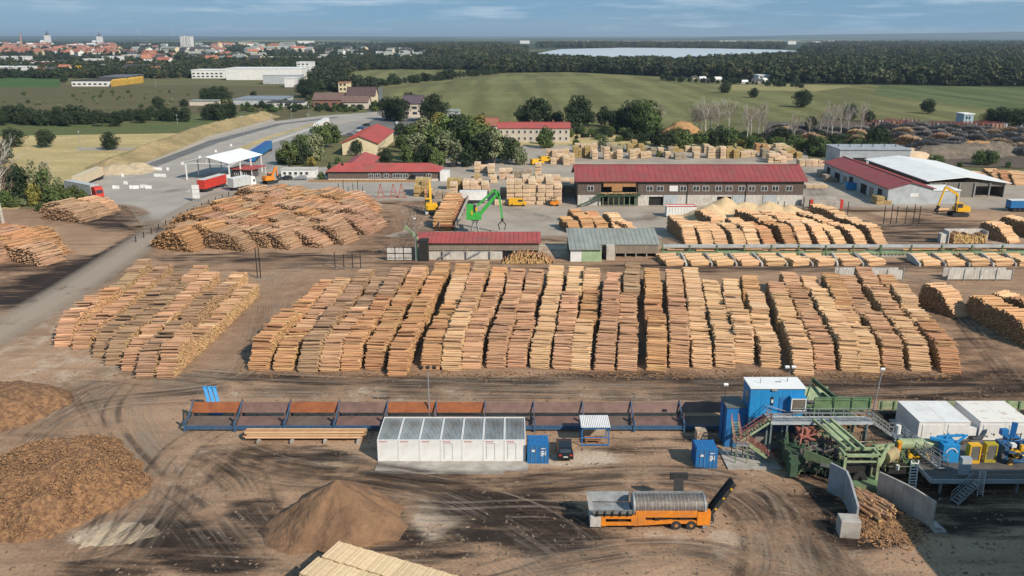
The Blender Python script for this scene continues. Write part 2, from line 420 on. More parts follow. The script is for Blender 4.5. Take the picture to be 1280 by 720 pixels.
LAWN = field_mat('lawn', (.06,.12,.04), (.05,.095,.03), (.08,.13,.05), .02, .4)
GREENF = field_mat('crop_green', (.155,.15,.06), (.195,.185,.082), (.125,.13,.05), .006, .1, (1,3,1), rot=.3, rows=(.05,.004,.25))
GREENF2 = field_mat('crop_fresh_green', (.08,.115,.045), (.10,.125,.05), (.14,.14,.06), .006, .1, (1,3,1), rows=(.04,.004,-.3))
YELF = field_mat('stubble', (.30,.26,.12), (.24,.22,.10), (.2,.2,.08), .006, .1, (1,3,1))
FOREST_FLOOR = field_mat('wood_floor', (.03,.04,.022), (.045,.055,.03), (.06,.06,.035), .01, .1)
def sheet(name, pts, z, m, zz=None):
    mb = MB(); mb.poly([(x, y, z) for x, y in gp(pts)][::-1])
    o = struct(name, mb, m)
    return o
# polygons go left-front, right-front, right-back, left-back (clockwise seen from above), counter-clockwise after reversal
sheet('meadow_ground', [(-300,330),(1700,330),(1500,62),(-200,62)], -.20, OLIVE)
sheet('town_ground', [(-300,100),(560,92),(640,52),(-200,52)], -.15, FOREST_FLOOR)
sheet('brown_meadow', [(-200,170),(380,150),(400,120),(420,108),(-120,104)], -.12, MEADOW)
sheet('lawn', [(-60,109),(76,109),(72,97),(-60,97)], -.10, LAWN)
sheet('green_strip', [(-150,172),(180,172),(330,146),(330,140),(-150,150)], -.09, field_mat('strip_grass', (.10,.13,.05), (.15,.14,.06), (.07,.10,.04), .02, .3, (1,3,1)))
sheet('dry_meadow', [(-200,262),(20,262),(60,236),(105,220),(190,196),(290,160),(330,146),(250,166),(-150,172)], -.08, DRY)
sheet('wheat_field', [(405,108),(430,112),(560,104),(608,92),(604,87),(440,86),(404,94)], -.06, GREENF)
sheet('big_green_field', [(478,136),(560,160),(860,158),(1010,152),(962,128),(880,104),(820,96),(720,90),(640,91),(600,98),(490,112)], -.06, GREENF)
sheet('right_green_field', [(890,130),(985,144),(1100,152),(1420,152),(1420,110),(1190,108),(1090,106),(975,105),(880,106),(905,118)], -.05, GREENF)
sheet('fresh_green_field', [(1090,118),(1250,138),(1420,140),(1420,110),(1190,108),(1100,106)], -.03, GREENF2)
sheet('stubble_strip', [(905,112),(1020,114),(1065,108),(980,105),(905,106)], -.02, YELF)
sheet('wood_ground', [(600,90),(720,90),(830,96),(960,104),(1190,108),(1500,110),(1500,53),(1000,52),(560,68)], -.10, FOREST_FLOOR)
for k, (a, b2, yy, h2, mm) in enumerate([(330,420,54.5,1.2,0),(400,520,52.6,1.0,1),(540,640,54.8,1.2,0),(650,720,53.2,.8,1),(840,930,54.0,.9,0),(960,1040,52.5,.8,1),(1040,1110,54.5,1.0,0),(1120,1240,58,1.4,2),(1180,1300,53.5,1.0,2),(200,300,51.5,.8,1),(560,760,50.5,.5,1),(300,460,50.2,.5,0)]):
    sheet('distant_field', [(a,yy+h2),(b2,yy+h2*.9),(b2-8,yy-h2*.2),(a+12,yy)], .25+k*.02, (YELF, GREENF, OLIVE)[mm])
# lake
m = bpy.data.materials.new('lake_water'); N, L = nodes_for(m); b = N['Principled BSDF']
b.inputs['Base Color'].default_value = (.60,.62,.62,1); b.inputs['Roughness'].default_value = .3
bp = N.new('ShaderNodeBump'); bp.inputs['Distance'].default_value = .6; L.new(noise_n(N, L, .05, 6), bp.inputs['Height']); L.new(bp.outputs[0], b.inputs['Normal'])
sheet('lake_water', [(672,66.5),(690,74),(760,82),(830,82),(900,70),(960,66),(1000,64),(980,62.4),(900,60.6),(780,59.6),(700,61.5)], .1, m)

# ---- yard: bare soil, painted with stains, damp and some cast shade
def ell(P, cx, cy, rx, ry, ang=0, st=1.0, soft=.35):
    px, py = P; a = R(ang); dx = px-cx; dy = py-cy
    u = (dx*math.cos(a)+dy*math.sin(a))/rx; v = (-dx*math.sin(a)+dy*math.cos(a))/ry
    d = np.sqrt(u*u+v*v)
    return st*np.clip((1+soft-d)/(2*soft), 0, 1)
def vnoise(x, y, seed=0):
    """cheap smooth value noise on arrays"""
    xi = np.floor(x).astype(np.int64); yi = np.floor(y).astype(np.int64); fx = x-xi; fy = y-yi
    fx = fx*fx*(3-2*fx); fy = fy*fy*(3-2*fy)
    def h(a, b):
        n = (a*374761393 + b*668265263 + seed*974711) & 0x7fffffff
        n = ((n ^ (n >> 13))*1274126177) & 0x7fffffff
        return ((n ^ (n >> 16)) & 0xffff)/65535.0
    return (h(xi,yi)*(1-fx)+h(xi+1,yi)*fx)*(1-fy)+(h(xi,yi+1)*(1-fx)+h(xi+1,yi+1)*fx)*fy
def fbm(x, y, o=4, seed=0):
    s = 0; a = .5; t = 0
    for k in range(o): s = s+a*vnoise(x*2**k, y*2**k, seed+k); t += a; a *= .55
    return s/t
WET_SHADE = [(600,635,60,26,0,1.1),(690,640,60,24,10,.9),(1080,620,90,30,0,.9),(1010,575,40,22,0,.9),(1200,560,120,60,0,.9),(930,540,60,30,0,.6),(800,520,400,8,0,.5),(340,520,140,6,0,.4),(560,598,200,5,2,.7),(740,655,40,16,0,.9),(650,655,120,45,5,1.0),(560,612,130,12,4,.6),(700,600,90,16,0,.75),(530,690,90,22,0,.7),(250,690,90,38,18,.95),(330,655,40,26,30,.8),(150,715,90,14,0,.8),  # bottom-left patches hold painted shadow as well as damp
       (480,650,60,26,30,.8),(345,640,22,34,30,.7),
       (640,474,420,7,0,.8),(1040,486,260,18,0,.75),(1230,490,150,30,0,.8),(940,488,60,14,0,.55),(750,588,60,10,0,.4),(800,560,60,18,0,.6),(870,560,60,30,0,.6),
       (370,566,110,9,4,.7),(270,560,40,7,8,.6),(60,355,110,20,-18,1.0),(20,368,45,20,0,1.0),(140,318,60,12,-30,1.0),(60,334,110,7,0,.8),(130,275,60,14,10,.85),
       (1080,660,60,34,20,.9),(1130,600,140,60,0,.85),(1180,660,60,26,0,.6),(1240,640,90,40,0,.8),(1020,620,30,30,0,.5),(780,646,60,24,0,.8),  # below the machine deck, shade is painted in along with wet soil
       (45,500,22,7,20,.7),(560,333,420,8,0,.5),(1000,333,320,9,0,.7),(320,322,150,6,0,.7),(480,285,14,40,0,.5),(440,320,60,5,-10,.7),
       (330,470,60,10,0,.4),(660,640,30,60,60,.3),(930,640,60,14,20,.35),(1150,290,110,18,0,.7),(1080,285,50,12,0,.5),(1220,420,30,40,30,.5),(560,290,25,35,0,.5),(1215,440,40,30,10,.5),(200,478,120,7,0,.3)]
PALE = [(110,450,120,40,-14,.42),(60,500,120,50,0,.25),(230,472,50,20,0,.3),(150,455,90,30,-10,.4),(60,410,90,20,-28,.4),(150,668,55,13,-8,1.0,),(70,560,80,60,0,.2),(540,650,40,20,-20,.85),(400,572,60,10,0,.6),(470,570,60,8,0,.4),
        (720,572,70,12,0,.9),(780,640,60,10,0,.5),(860,672,90,10,0,.6),(905,676,20,22,10,.7),(610,492,420,10,0,.4),(260,600,60,60,30,.25),(1000,560,60,16,20,.3),(1010,690,140,26,0,.25),(900,590,90,10,0,.3),
        (1020,500,40,12,0,.45),(600,266,60,22,0,.8),(700,300,80,22,0,.8),(800,290,60,22,0,.8),(330,255,200,18,0,.5),(520,275,30,16,0,.4),(1090,250,80,22,0,.5),(1250,300,60,16,0,.4)]
REDD = [(110,262,90,20,0,.8),(60,345,120,26,0,.7),(600,400,420,90,0,.5),(1230,460,70,60,0,.7),(1150,400,60,60,0,.7),(900,470,300,18,0,.6),(500,300,60,50,0,.7),(200,300,60,30,0,.5),(1080,665,50,24,0,1.0),(1000,640,100,60,0,.25),(80,620,130,90,0,.5),(550,260,40,40,0,.5),(1150,345,200,14,0,.4)]
def yard_grid(name, x0, x1, y0, y1, st, m, z):
    xs = np.arange(x0, x1+.001, st); ys = np.arange(y0, y1+.001, st)
    X, Y = np.meshgrid(xs, ys); X = X.ravel(); Y = Y.ravel(); nx, ny = len(xs), len(ys)
    zc = Y*_c+CAM_H*_s; px = 640+FPX*X/zc; py = 360+FPX*(CAM_H*_c-Y*_s)/zc
    wob = zc/100
    wx = (fbm(X/9, Y/9, 3, 3)-.5)*50/wob; wy = (fbm(X/9, Y/9, 3, 9)-.5)*22/wob
    P = (px+wx, py+wy)
    A = np.zeros((len(X), 4)); A[:, 3] = 1
    for ch, lst in ((0, WET_SHADE), (1, PALE), (2, REDD)):
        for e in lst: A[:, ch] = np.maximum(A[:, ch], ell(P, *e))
    Z = z + (fbm(X/2.2, Y/2.2, 3, 5)-.5)*.10
    me = bpy.data.meshes.new(name)
    v = np.stack([X, Y, Z], 1)
    i = np.arange(nx*ny).reshape(ny, nx)
    f = np.stack([i[:-1,:-1], i[:-1,1:], i[1:,1:], i[1:,:-1]], -1).reshape(-1, 4)
    me.vertices.add(len(v)); me.vertices.foreach_set('co', v.ravel())
    me.loops.add(f.size); me.loops.foreach_set('vertex_index', f.ravel().astype(np.int32))
    me.polygons.add(len(f)); me.polygons.foreach_set('loop_start', np.arange(0, f.size, 4, dtype=np.int32))
    me.update(calc_edges=True)
    me.polygons.foreach_set('use_smooth', np.ones(len(f), dtype=bool))
    ca = me.color_attributes.new('wear_shade', 'FLOAT_COLOR', 'POINT'); ca.data.foreach_set('color', A.ravel())
    me.materials.append(m)
    return link(name, me, None, 'structure')
m = bpy.data.materials.new('yard_soil'); N, L = nodes_for(m); b = N['Principled BSDF']; b.inputs['Specular IOR Level'].default_value = .1
at = N.new('ShaderNodeVertexColor'); at.layer_name = 'wear_shade'; sp = N.new('ShaderNodeSeparateColor'); L.new(at.outputs[0], sp.inputs[0])
n_big = noise_n(N, L, .05, 9, .62); n_mid = noise_n(N, L, .35, 9, .68); n_fine = noise_n(N, L, 3.0, 8, .7); n_str = noise_n(N, L, .22, 8, .7, (.35,2.2,1)); n_str2 = noise_n(N, L, .22, 8, .7, (.5,3,1), rot=.5)
c = ramp_mix(N, L, rng(N, L, n_big, .35, .65), (.40,.262,.17), (.30,.19,.122))
c = ramp_mix(N, L, mth(N, L, 'MULTIPLY', rng(N, L, n_str, .46, .68), .55), c, (.18,.118,.08))
c = ramp_mix(N, L, mth(N, L, 'MULTIPLY', rng(N, L, n_str2, .50, .72), .45), c, (.41,.30,.21))
redm = mth(N, L, 'MULTIPLY', sp.outputs[2], rng(N, L, n_mid, .3, .65))
c = ramp_mix(N, L, redm, c, (.145,.082,.052))
palem = rng(N, L, mth(N, L, 'ADD', sp.outputs[1], mth(N, L, 'MULTIPLY', mth(N, L, 'SUBTRACT', n_mid, .5), 2.6)), .25, .95)
c = ramp_mix(N, L, palem, c, (.47,.375,.285))
wet_shade = rng(N, L, mth(N, L, 'ADD', sp.outputs[0], mth(N, L, 'MULTIPLY', mth(N, L, 'SUBTRACT', n_str, .52), 2.4)), .25, .95)
c = ramp_mix(N, L, mth(N, L, 'MULTIPLY', wet_shade, .97), c, (.026,.019,.016))
hv = N.new('ShaderNodeHueSaturation'); L.new(rng(N, L, n_fine, .3, .7, .8, 1.2), hv.inputs['Value']); L.new(c, hv.inputs['Color'])
L.new(hv.outputs[0], b.inputs['Base Color'])
L.new(rng(N, L, wet_shade, 0, 1, .95, .72), b.inputs['Roughness'])
bp = N.new('ShaderNodeBump'); bp.inputs['Distance'].default_value = .12; L.new(noise_n(N, L, 1.6, 10, .72), bp.inputs['Height']); L.new(bp.outputs[0], b.inputs['Normal'])
SOIL = m
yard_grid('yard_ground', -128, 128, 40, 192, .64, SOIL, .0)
yard_grid('yard_ground_back', -62, 175, 192, 262, 1.4, SOIL, .0)
yard_grid('yard_ground_side', -190, -62, 192, 235, 1.4, SOIL, .0)

# ---- asphalt and gravel aprons
def asph(name, a, b2, st=.25):
    m = bpy.data.materials.new(name); N, L = nodes_for(m); b = N['Principled BSDF']; b.inputs['Roughness'].default_value = .9
    c = ramp_mix(N, L, rng(N, L, noise_n(N, L, .08, 9, .65), .38, .66), a, b2)
    c = ramp_mix(N, L, mth(N, L, 'MULTIPLY', rng(N, L, noise_n(N, L, .5, 9, .7, (1,2.5,1)), .5, .75), .5), c, tuple(x*.6 for x in a))
    L.new(c, b.inputs['Base Color'])
    bp = N.new('ShaderNodeBump'); bp.inputs['Distance'].default_value = .03; L.new(noise_n(N, L, 3, 8, .7), bp.inputs['Height']); L.new(bp.outputs[0], b.inputs['Normal'])
    return m
ASPH = asph('asphalt_worn', (.31,.28,.245), (.38,.34,.29))
ASPH_OLD = asph('apron_gravel', (.37,.315,.255), (.28,.235,.19))
ASPH_DK = asph('asphalt_dark', (.12,.115,.11), (.155,.15,.145))
def strip(name, a, b2, z, m, nseg=1, kind='structure'):
    """a road between two edge lines given as survey points"""
    A = gp(a); B = gp(b2); mb = MB()
    for k in range(len(A)-1):
        mb.quad((*A[k], z), (*B[k], z), (*B[k+1], z), (*A[k+1], z))
    return struct(name, mb, m)
sheet('back_apron', [(480,296),(900,300),(905,262),(1290,262),(1290,214),(1130,214),(1010,200),(1010,183),(735,176),(600,182),(552,190),(552,226),(430,226),(300,238),(480,252),(560,252),(560,272)], .055, ASPH_OLD)
sheet('dry_strip', [(596,183),(735,181),(860,184),(1012,189),(1012,178),(830,170),(620,167)], .068, DRY)
sheet('gate_apron', [(205,288),(300,246),(480,246),(552,230),(552,205),(480,205),(350,212),(300,190),(232,196),(130,214),(90,232),(98,250),(160,258),(180,286)], .060, ASPH)
# haul road that comes in from the gate
# main road towards the town
strip('main_road', [(150,216),(262,172),(340,152),(400,145),(470,140)], [(340,224),(395,180),(440,165),(520,150),(560,140)], .075, ASPH)
strip('main_road_verge', [(262,200),(330,172),(365,162),(400,152)], [(275,201),(338,173),(371,162.6),(404,152.6)], .085, DRY)
strip('road_shoulder', [(190,202),(262,170),(340,149)], [(198,204),(268,172),(344,151)], .083, asph('pale_verge', (.42,.36,.28), (.36,.30,.23)))
strip('back_lane', [(232,240),(330,180),(396,157)], [(236,241),(333,181),(399,158)], .087, WHITE_DIRTY)
strip('village_road', [(452,150),(468,128),(472,112),(476,108)], [(486,150),(478,128),(478,112),(479,108)], .07, ASPH_DK)
sheet('car_park', [(428,170),(560,168),(562,148),(470,148)], .09, ASPH_DK)
strip('outer_lane', [(160,214),(262,176),(345,155),(420,146)], [(176,216),(275,178),(352,156),(424,147)], .09, ASPH_DK)
strip('carriageway', [(262,208),(320,186),(380,166),(440,152)], [(330,214),(372,192),(418,170),(465,154)], .081, asph('road_worn', (.24,.225,.205), (.29,.27,.245)))
# dry bank beside the road
def mound_mesh(name, outline_fn, h_fn, nx, ny, m, x0, x1, y0, y1, kind=None, seed=1, rough=.25, fine=.0):
    xs = np.linspace(x0, x1, nx); ys = np.linspace(y0, y1, ny); X, Y = np.meshgrid(xs, ys)
    H = h_fn(X, Y)
    n = (fbm(X*.5, Y*.5, 4, seed)-.5)*rough*2 + (fbm(X*2.3, Y*2.3, 3, seed+7)-.5)*fine*2
    Z = np.where(H > .02, H + n*np.clip(H, 0, 1), -.15)
    i = np.arange(nx*ny).reshape(ny, nx)
    v = np.stack([X, Y, Z], -1).reshape(-1, 3)
    f = np.stack([i[:-1,:-1], i[:-1,1:], i[1:,1:], i[1:,:-1]], -1).reshape(-1, 4)
    keep = (v[f][:, :, 2] > -.1).any(1); f = f[keep]
    me = bpy.data.meshes.new(name); me.from_pydata(v.tolist(), [], f.tolist()); me.materials.append(m); me.update()
    me.polygons.foreach_set('use_smooth', [True]*len(me.polygons))
    return link(name, me, None, kind)

# ---- worn tracks: thin sheets with broken streaks along the path
def track_mat(name, col, stren, dens=(.44,.62), brk=(.35,.6)):
    m = bpy.data.materials.new(name); N, L = nodes_for(m); b = N['Principled BSDF']; b.inputs['Roughness'].default_value = .9; b.inputs['Specular IOR Level'].default_value = .2
    b.inputs['Base Color'].default_value = (*col, 1)
    uv = N.new('ShaderNodeUVMap'); mp = N.new('ShaderNodeMapping'); mp.inputs['Scale'].default_value = (3.2, .05, 1)
    n = N.new('ShaderNodeTexNoise'); n.inputs['Scale'].default_value = 1; n.inputs['Detail'].default_value = 9; n.inputs['Roughness'].default_value = .75
    L.new(uv.outputs[0], mp.inputs[0]); L.new(mp.outputs[0], n.inputs['Vector'])
    a = rng(N, L, n.outputs['Fac'], dens[0], dens[1])
    e = N.new('ShaderNodeVertexColor'); e.layer_name = 'edge'; es = N.new('ShaderNodeSeparateColor'); L.new(e.outputs[0], es.inputs[0])
    br = rng(N, L, noise_n(N, L, .12, 8, .7), *brk)
    fac = mth(N, L, 'MULTIPLY', mth(N, L, 'MULTIPLY', a, es.outputs[0]), mth(N, L, 'MULTIPLY', br, stren))
    tr = N.new('ShaderNodeBsdfTransparent'); mix = N.new('ShaderNodeMixShader'); L.new(fac, mix.inputs[0]); L.new(tr.outputs[0], mix.inputs[1]); L.new(b.outputs[0], mix.inputs[2])
    L.new(mix.outputs[0], N['Material Output'].inputs[0])
    return m
TR_DARK = track_mat('tracks_dark', (.06,.041,.031), .58, (.40,.64))
TR_PALE = track_mat('tracks_pale', (.36,.29,.225), .6)
TR_CRISP = track_mat('tyre_marks', (.075,.052,.04), .5, (.32,.5))
TR_CRISP_P = track_mat('tyre_marks_pale', (.40,.31,.24), .4, (.36,.54))
def smooth_path(pts, n=8):
    out = []
    P = [Vector((x, y)) for x, y in pts]; P = [P[0]*2-P[1]] + P + [P[-1]*2-P[-2]]
    for i in range(1, len(P)-2):
        for k in range(n):
            t = k/n; a, b_, c_, d = P[i-1:i+3]
            out.append(.5*((2*b_)+(c_-a)*t+(2*a-5*b_+4*c_-d)*t*t+(3*b_-a-3*c_+d)*t**3))
    out.append(P[-2]); return out
TZ = [.092]
def track(px_pts, width, m, name='tyre_tracks'):
    pts = smooth_path(gp(px_pts)); z = TZ[0]; TZ[0] += .004
    cols = [-1, -.7, -.3, .3, .7, 1]; vs = []; es = []; uvs = []; s = rnd.random()*50; u0 = rnd.random()*30
    for i, p in enumerate(pts):
        t = (pts[min(i+1, len(pts)-1)]-pts[max(i-1, 0)]).normalized(); nrm = Vector((-t.y, t.x))
        if i: s += (p-pts[i-1]).length
        endf = min(1, i/6, (len(pts)-1-i)/6)
        for k in cols:
            q = p+nrm*(k*width/2); vs.append((q.x, q.y, z)); es.append((1-abs(k)**3)*endf if abs(k) < 1 else 0); uvs.append((u0+k*width/2, s))
    fs = []; nc = len(cols)
    for i in range(len(pts)-1):
        for k in range(nc-1):
            a = i*nc+k; fs.append((a, a+nc, a+nc+1, a+1))
    me = bpy.data.meshes.new(name); me.from_pydata(vs, [], fs); me.materials.append(m)
    ul = me.uv_layers.new(name='UVMap'); ca = me.color_attributes.new('edge', 'FLOAT_COLOR', 'POINT')
    for i, e in enumerate(es): ca.data[i].color = (e, e, e, 1)
    for lp in me.loops: ul.data[lp.index].uv = uvs[lp.vertex_index]
    me.update()
    if me.polygons[0].normal.z < 0: me.flip_normals()
    return link(name, me, None, 'structure')
TR_ROAD = track_mat('road_dust', (.37,.30,.235), .85, (.05,.3), (.2,.46))
track([(-170,510),(-60,448),(0,414),(70,374),(130,336),(180,302),(225,272),(262,250),(290,238)], 11, TR_ROAD, 'haul_road')
for pts, wd, mm in [
    ([(-60,640),(60,520),(150,470),(300,480),(600,490),(900,486),(1290,470)], 12, TR_DARK),
    ([(-60,600),(80,500),(180,462),(330,486),(700,482),(1100,484)], 9, TR_PALE),
    ([(180,470),(150,520),(190,590),(260,640),(330,720)], 10, TR_PALE),
    ([(120,470),(170,560),(180,640),(120,720)], 8, TR_PALE),
    ([(210,560),(340,580),(480,600),(640,612),(760,600),(900,606),(1010,660),(1060,740)], 8, TR_DARK),
    ([(230,540),(350,590),(470,596),(640,640),(760,720)], 9, TR_DARK),
    ([(240,560),(300,600),(330,650),(420,720)], 6, TR_DARK),
    ([(470,600),(560,640),(640,690),(700,740)], 9, TR_PALE),
    ([(690,605),(840,600),(940,620),(980,680),(990,740)], 7, TR_PALE),
    ([(700,615),(860,608),(930,640),(950,700),(930,750)], 5, TR_DARK),
    ([(960,600),(1000,640),(1010,680),(1060,740)], 6, TR_DARK),
    ([(620,700),(760,700),(900,690),(1000,700),(1100,740)], 9, TR_PALE),
    ([(640,720),(800,690),(900,700),(960,740)], 4, TR_DARK),
    ([(60,700),(160,640),(220,560),(300,520)], 8, TR_PALE),
    ([(150,720),(220,640),(250,580),(330,560)], 6, TR_DARK),
    ([(60,420),(160,360),(260,330),(480,318),(510,290),(500,262)], 7, TR_DARK),
    ([(130,470),(260,478),(330,420),(352,340),(480,322)], 8, TR_PALE),
    ([(100,500),(280,480),(320,440),(340,370)], 5, TR_DARK),
    ([(480,330),(520,290),(520,262),(500,246)], 8, TR_PALE),
    ([(1290,440),(1220,400),(1150,350),(1060,338),(900,337)], 8, TR_PALE),
    ([(1290,520),(1240,460),(1190,400),(1140,350)], 8, TR_DARK),
    ([(700,338),(900,334),(1290,340)], 6, TR_DARK),
    ([(600,250),(690,275),(800,275),(830,262)], 8, TR_DARK),
    ([(1290,286),(1150,280),(1060,262),(1020,240),(1000,200)], 9, TR_DARK),
    ([(1290,300),(1180,300),(1120,290)], 8, TR_DARK),
    ([(-30,470),(40,420),(130,360),(230,280),(330,232)], 5, TR_PALE),
    ([(150,250),(240,236),(340,232),(420,240),(560,240)], 7, TR_DARK),
    ([(40,700),(140,690),(240,620),(330,560),(560,600)], 4, TR_DARK),
    ([(100,720),(300,690),(520,690),(640,670)], 7, TR_DARK)]:
    track(pts, wd, mm)

def offset_track(px_pts, off, width, m):
    P = [Vector(p) for p in gp(px_pts)]; out = []
    for i, p in enumerate(P):
        t = (P[min(i+1, len(P)-1)]-P[max(i-1, 0)]).normalized(); out.append((p.x-t.y*off, p.y+t.x*off))
    global gp_
    return out
def track_world(pts, width, m):
    global gp
    g0 = gp; gp = lambda p, z=0.0: p
    try: track(pts, width, m)
    finally: gp = g0
rt = random.Random(55)
RUTS = [[(180,470),(150,520),(190,590),(260,640),(330,720)],[(120,470),(170,560),(180,640),(120,720)],[(210,560),(340,580),(480,600),(640,612),(760,600),(900,606),(1010,660),(1060,740)],[(230,540),(350,590),(470,596),(640,640),(760,720)],
 [(240,560),(300,600),(330,650),(420,720)],[(700,615),(860,608),(930,640),(950,700),(930,750)],[(960,600),(1000,640),(1010,680),(1060,740)],[(640,720),(800,690),(900,700),(960,740)],[(60,700),(160,640),(220,560),(300,520)],
 [(150,720),(220,640),(250,580),(330,560)],[(0,560),(120,500),(300,486),(600,488),(900,486),(1280,476)],[(0,530),(160,476),(300,480),(700,494),(1000,500)],[(100,500),(280,480),(320,440),(340,370)],[(1290,520),(1240,460),(1190,400),(1140,350)],
 [(620,604),(760,600),(930,610),(980,650),(1000,720)],[(480,640),(560,650),(700,650),(740,690)],[(300,590),(420,585),(560,600),(700,598)],[(480,330),(520,290),(520,262),(500,246)],[(930,606),(960,640),(1010,650),(1040,690)],[(200,690),(330,700),(560,700),(700,660)]]
for rp in RUTS:
    base = [(x+rt.uniform(-8,8), y+rt.uniform(-3,3)) for x, y in rp]
    for k in range(2):
        sh = rt.uniform(-3.5,3.5)
        for off in (-1.0, 1.0): track_world(offset_track(base, off+sh, .5, None), rt.uniform(.4,.65), TR_CRISP if rt.random() < .7 else TR_CRISP_P)

TR_SOIL = track_mat('soil_spill', (.26,.175,.12), 1.0, (.16,.44))
for pts, wd in [([(140,262),(180,286),(205,290),(250,262),(300,246)],7),([(120,258),(165,262),(205,288)],5),([(300,240),(390,247),(480,253),(556,256),(562,272)],7),([(552,254),(560,275),(520,292),(480,297)],7),([(470,297),(600,299),(700,301),(905,302)],8),([(902,300),(905,275),(940,262)],8),([(900,263),(1000,262),(1100,263),(1290,262)],7),([(80,236),(100,252),(160,260)],4)]:
    track(pts, wd, TR_SOIL, 'soil_spill')
# ---------------------------------------------------------------- log stacks
def log_into(mb, c, axis, r, L, n=6, twist=0, taper=.88):
    """one round log: bark slot 0, sawn ends slot 1"""
    t = Vector(axis).normalized(); up = Vector((0,0,1)) if abs(t.z) < .9 else Vector((0,1,0))
    a = t.cross(up).normalized(); b = t.cross(a).normalized(); c = Vector(c); i0 = len(mb.v)
    for e, rr in ((-.5, r), (.5, r*taper)):
        q = c+t*(L*e)
        for k in range(n):
            an = 2*math.pi*k/n+twist
            p = q+a*(rr*math.cos(an))+b*(rr*math.sin(an)); mb.v.append((p.x, p.y, p.z))
    for k in range(n): mb.f.append((i0+k, i0+(k+1) % n, i0+n+(k+1) % n, i0+n+k)); mb.m.append(0)
    mb.f.append(tuple(i0+k for k in range(n-1, -1, -1))); mb.f.append(tuple(i0+n+k for k in range(n))); mb.m += [1, 1]
def stack_mb(Ly, W, H, r, seed, shape='steep', mess=.12, n=6, prof=None):
    """logs lie along local x (length W), stack runs 0..Ly along y, height H"""
    q = random.Random(seed); mb = MB(); dz = r*1.72; z = r; k = 0
    while z < H+.4:
        y = q.random()*r
        while y < Ly:
            if shape == 'front':
                top = min(H, .35+y*.95, 1.7+(Ly-y)*4.5)
            elif shape == 'steep':
                e = min(y, Ly-y); top = min(H, 1.7+e*4.5)
            elif shape == 'heap':
                e = min(y, Ly-y)/(Ly/2); top = H*(1-(1-e)**2.0)
            else:
                top = H*min(1, (y+.5)/2.0)
            top += .22*math.sin(y*.9+seed)+.12*math.sin(y*3.1+seed*2)
            rr = r*(.72+.6*q.random())
            if z < top:
                L = W*(1+(q.random()-.5)*mess)
                if q.random() < .03: L *= 1.12
                dx = (q.random()-.5)*W*mess*.7; an = (q.random()-.5)*.05
                near_top = z > top-2.4*dz
                if near_top: an *= 2.4 if shape != 'heap' else 7; dx *= 1.3
                log_into(mb, (dx, y, z), (1, an, (q.random()-.5)*(.05 if near_top else .01)), rr, L, n, q.random())
            y += 2*r*(.92+.2*q.random())
        z += dz; k += 1
    # loose logs lying across the top
    for j in range(int(Ly/3.2)):
        y = q.uniform(1, max(1.2, Ly-1)); top = H if shape == 'steep' else min(H, .35+y*.95) if shape == 'front' else H*(1-(1-min(y, Ly-y)/(Ly/2))**2)
        log_into(mb, (q.uniform(-.3,.3), y, top+r*1.1+.15*math.sin(y*.9+seed)), (1, q.uniform(-.22,.22), q.uniform(-.04,.04)), r*.9, W*q.uniform(.8,1.05), n)
    return mb
MESH = {}
def stack_mesh(Ly, W, H, r, seed, shape, mats, **kw):
    key = (Ly, W, H, r, seed, shape, mats[0].name)
    if key not in MESH:
        if ('g',)+key[:-1] not in MESH: MESH[('g',)+key[:-1]] = stack_mb(Ly, W, H, r, seed, shape, **kw)
        MESH[key] = MESH[('g',)+key[:-1]].mesh('logs', list(mats))
    return MESH[key]
def log_stack(label, loc, rotz, Ly, W, H, seed, shape='steep', mats=(BARK_PINK, LOG_END), group=None, r=.125, sc=(1,1,1), name='log_stack', front_logs=0, **kw):
    t = thing(name, label, 'log stack', loc, rotz, group)
    t.scale = sc
    link('logs', stack_mesh(Ly, W, H, r, seed, shape, mats, **kw), t, 'stuff')
    if front_logs:
        q = random.Random(seed*31+int(loc[0]*7))
        for k in range(front_logs):
            key = ('one', k % 5, mats[0].name)
            if key not in MESH:
                mb = MB(); qq = random.Random(k); log_into(mb, (0,0,0), (1,0,0), r*(.85+.12*(k % 5)), W*qq.uniform(.9,1.05), 8); MESH[key] = mb.mesh('log', list(mats))
            y = Ly*(k+.5)/front_logs
            e = min(y, Ly-y); top = (min(H, .35+y*.95) if shape == 'front' else min(H, 1.7+e*4.5))+.35*math.sin(y*1.3+seed)+.18*math.sin(y*3.1+seed*2)
            o = link('log', MESH[key], t); o.location = (q.uniform(-.18,.18), y, top+r*1.5); o.rotation_euler = (0, q.uniform(-.03,.03), q.uniform(-.07,.07))
    return t
FIELD_MATS = [(BARK_PINK, LOG_END), (BARK_GREY, LOG_END), (PEELED, LOG_END), (BARK_ORANGE, LOG_END), (BARK_PINK, LOG_END)]
TONE = {HEAP_ORANGE.name: 'orange brown', HEAP_PINK.name: 'pinkish brown', BARK_PINK.name: 'pinkish brown', BARK_GREY.name: 'greyish brown', PEELED.name: 'pale peeled', BARK_ORANGE.name: 'warm orange'}
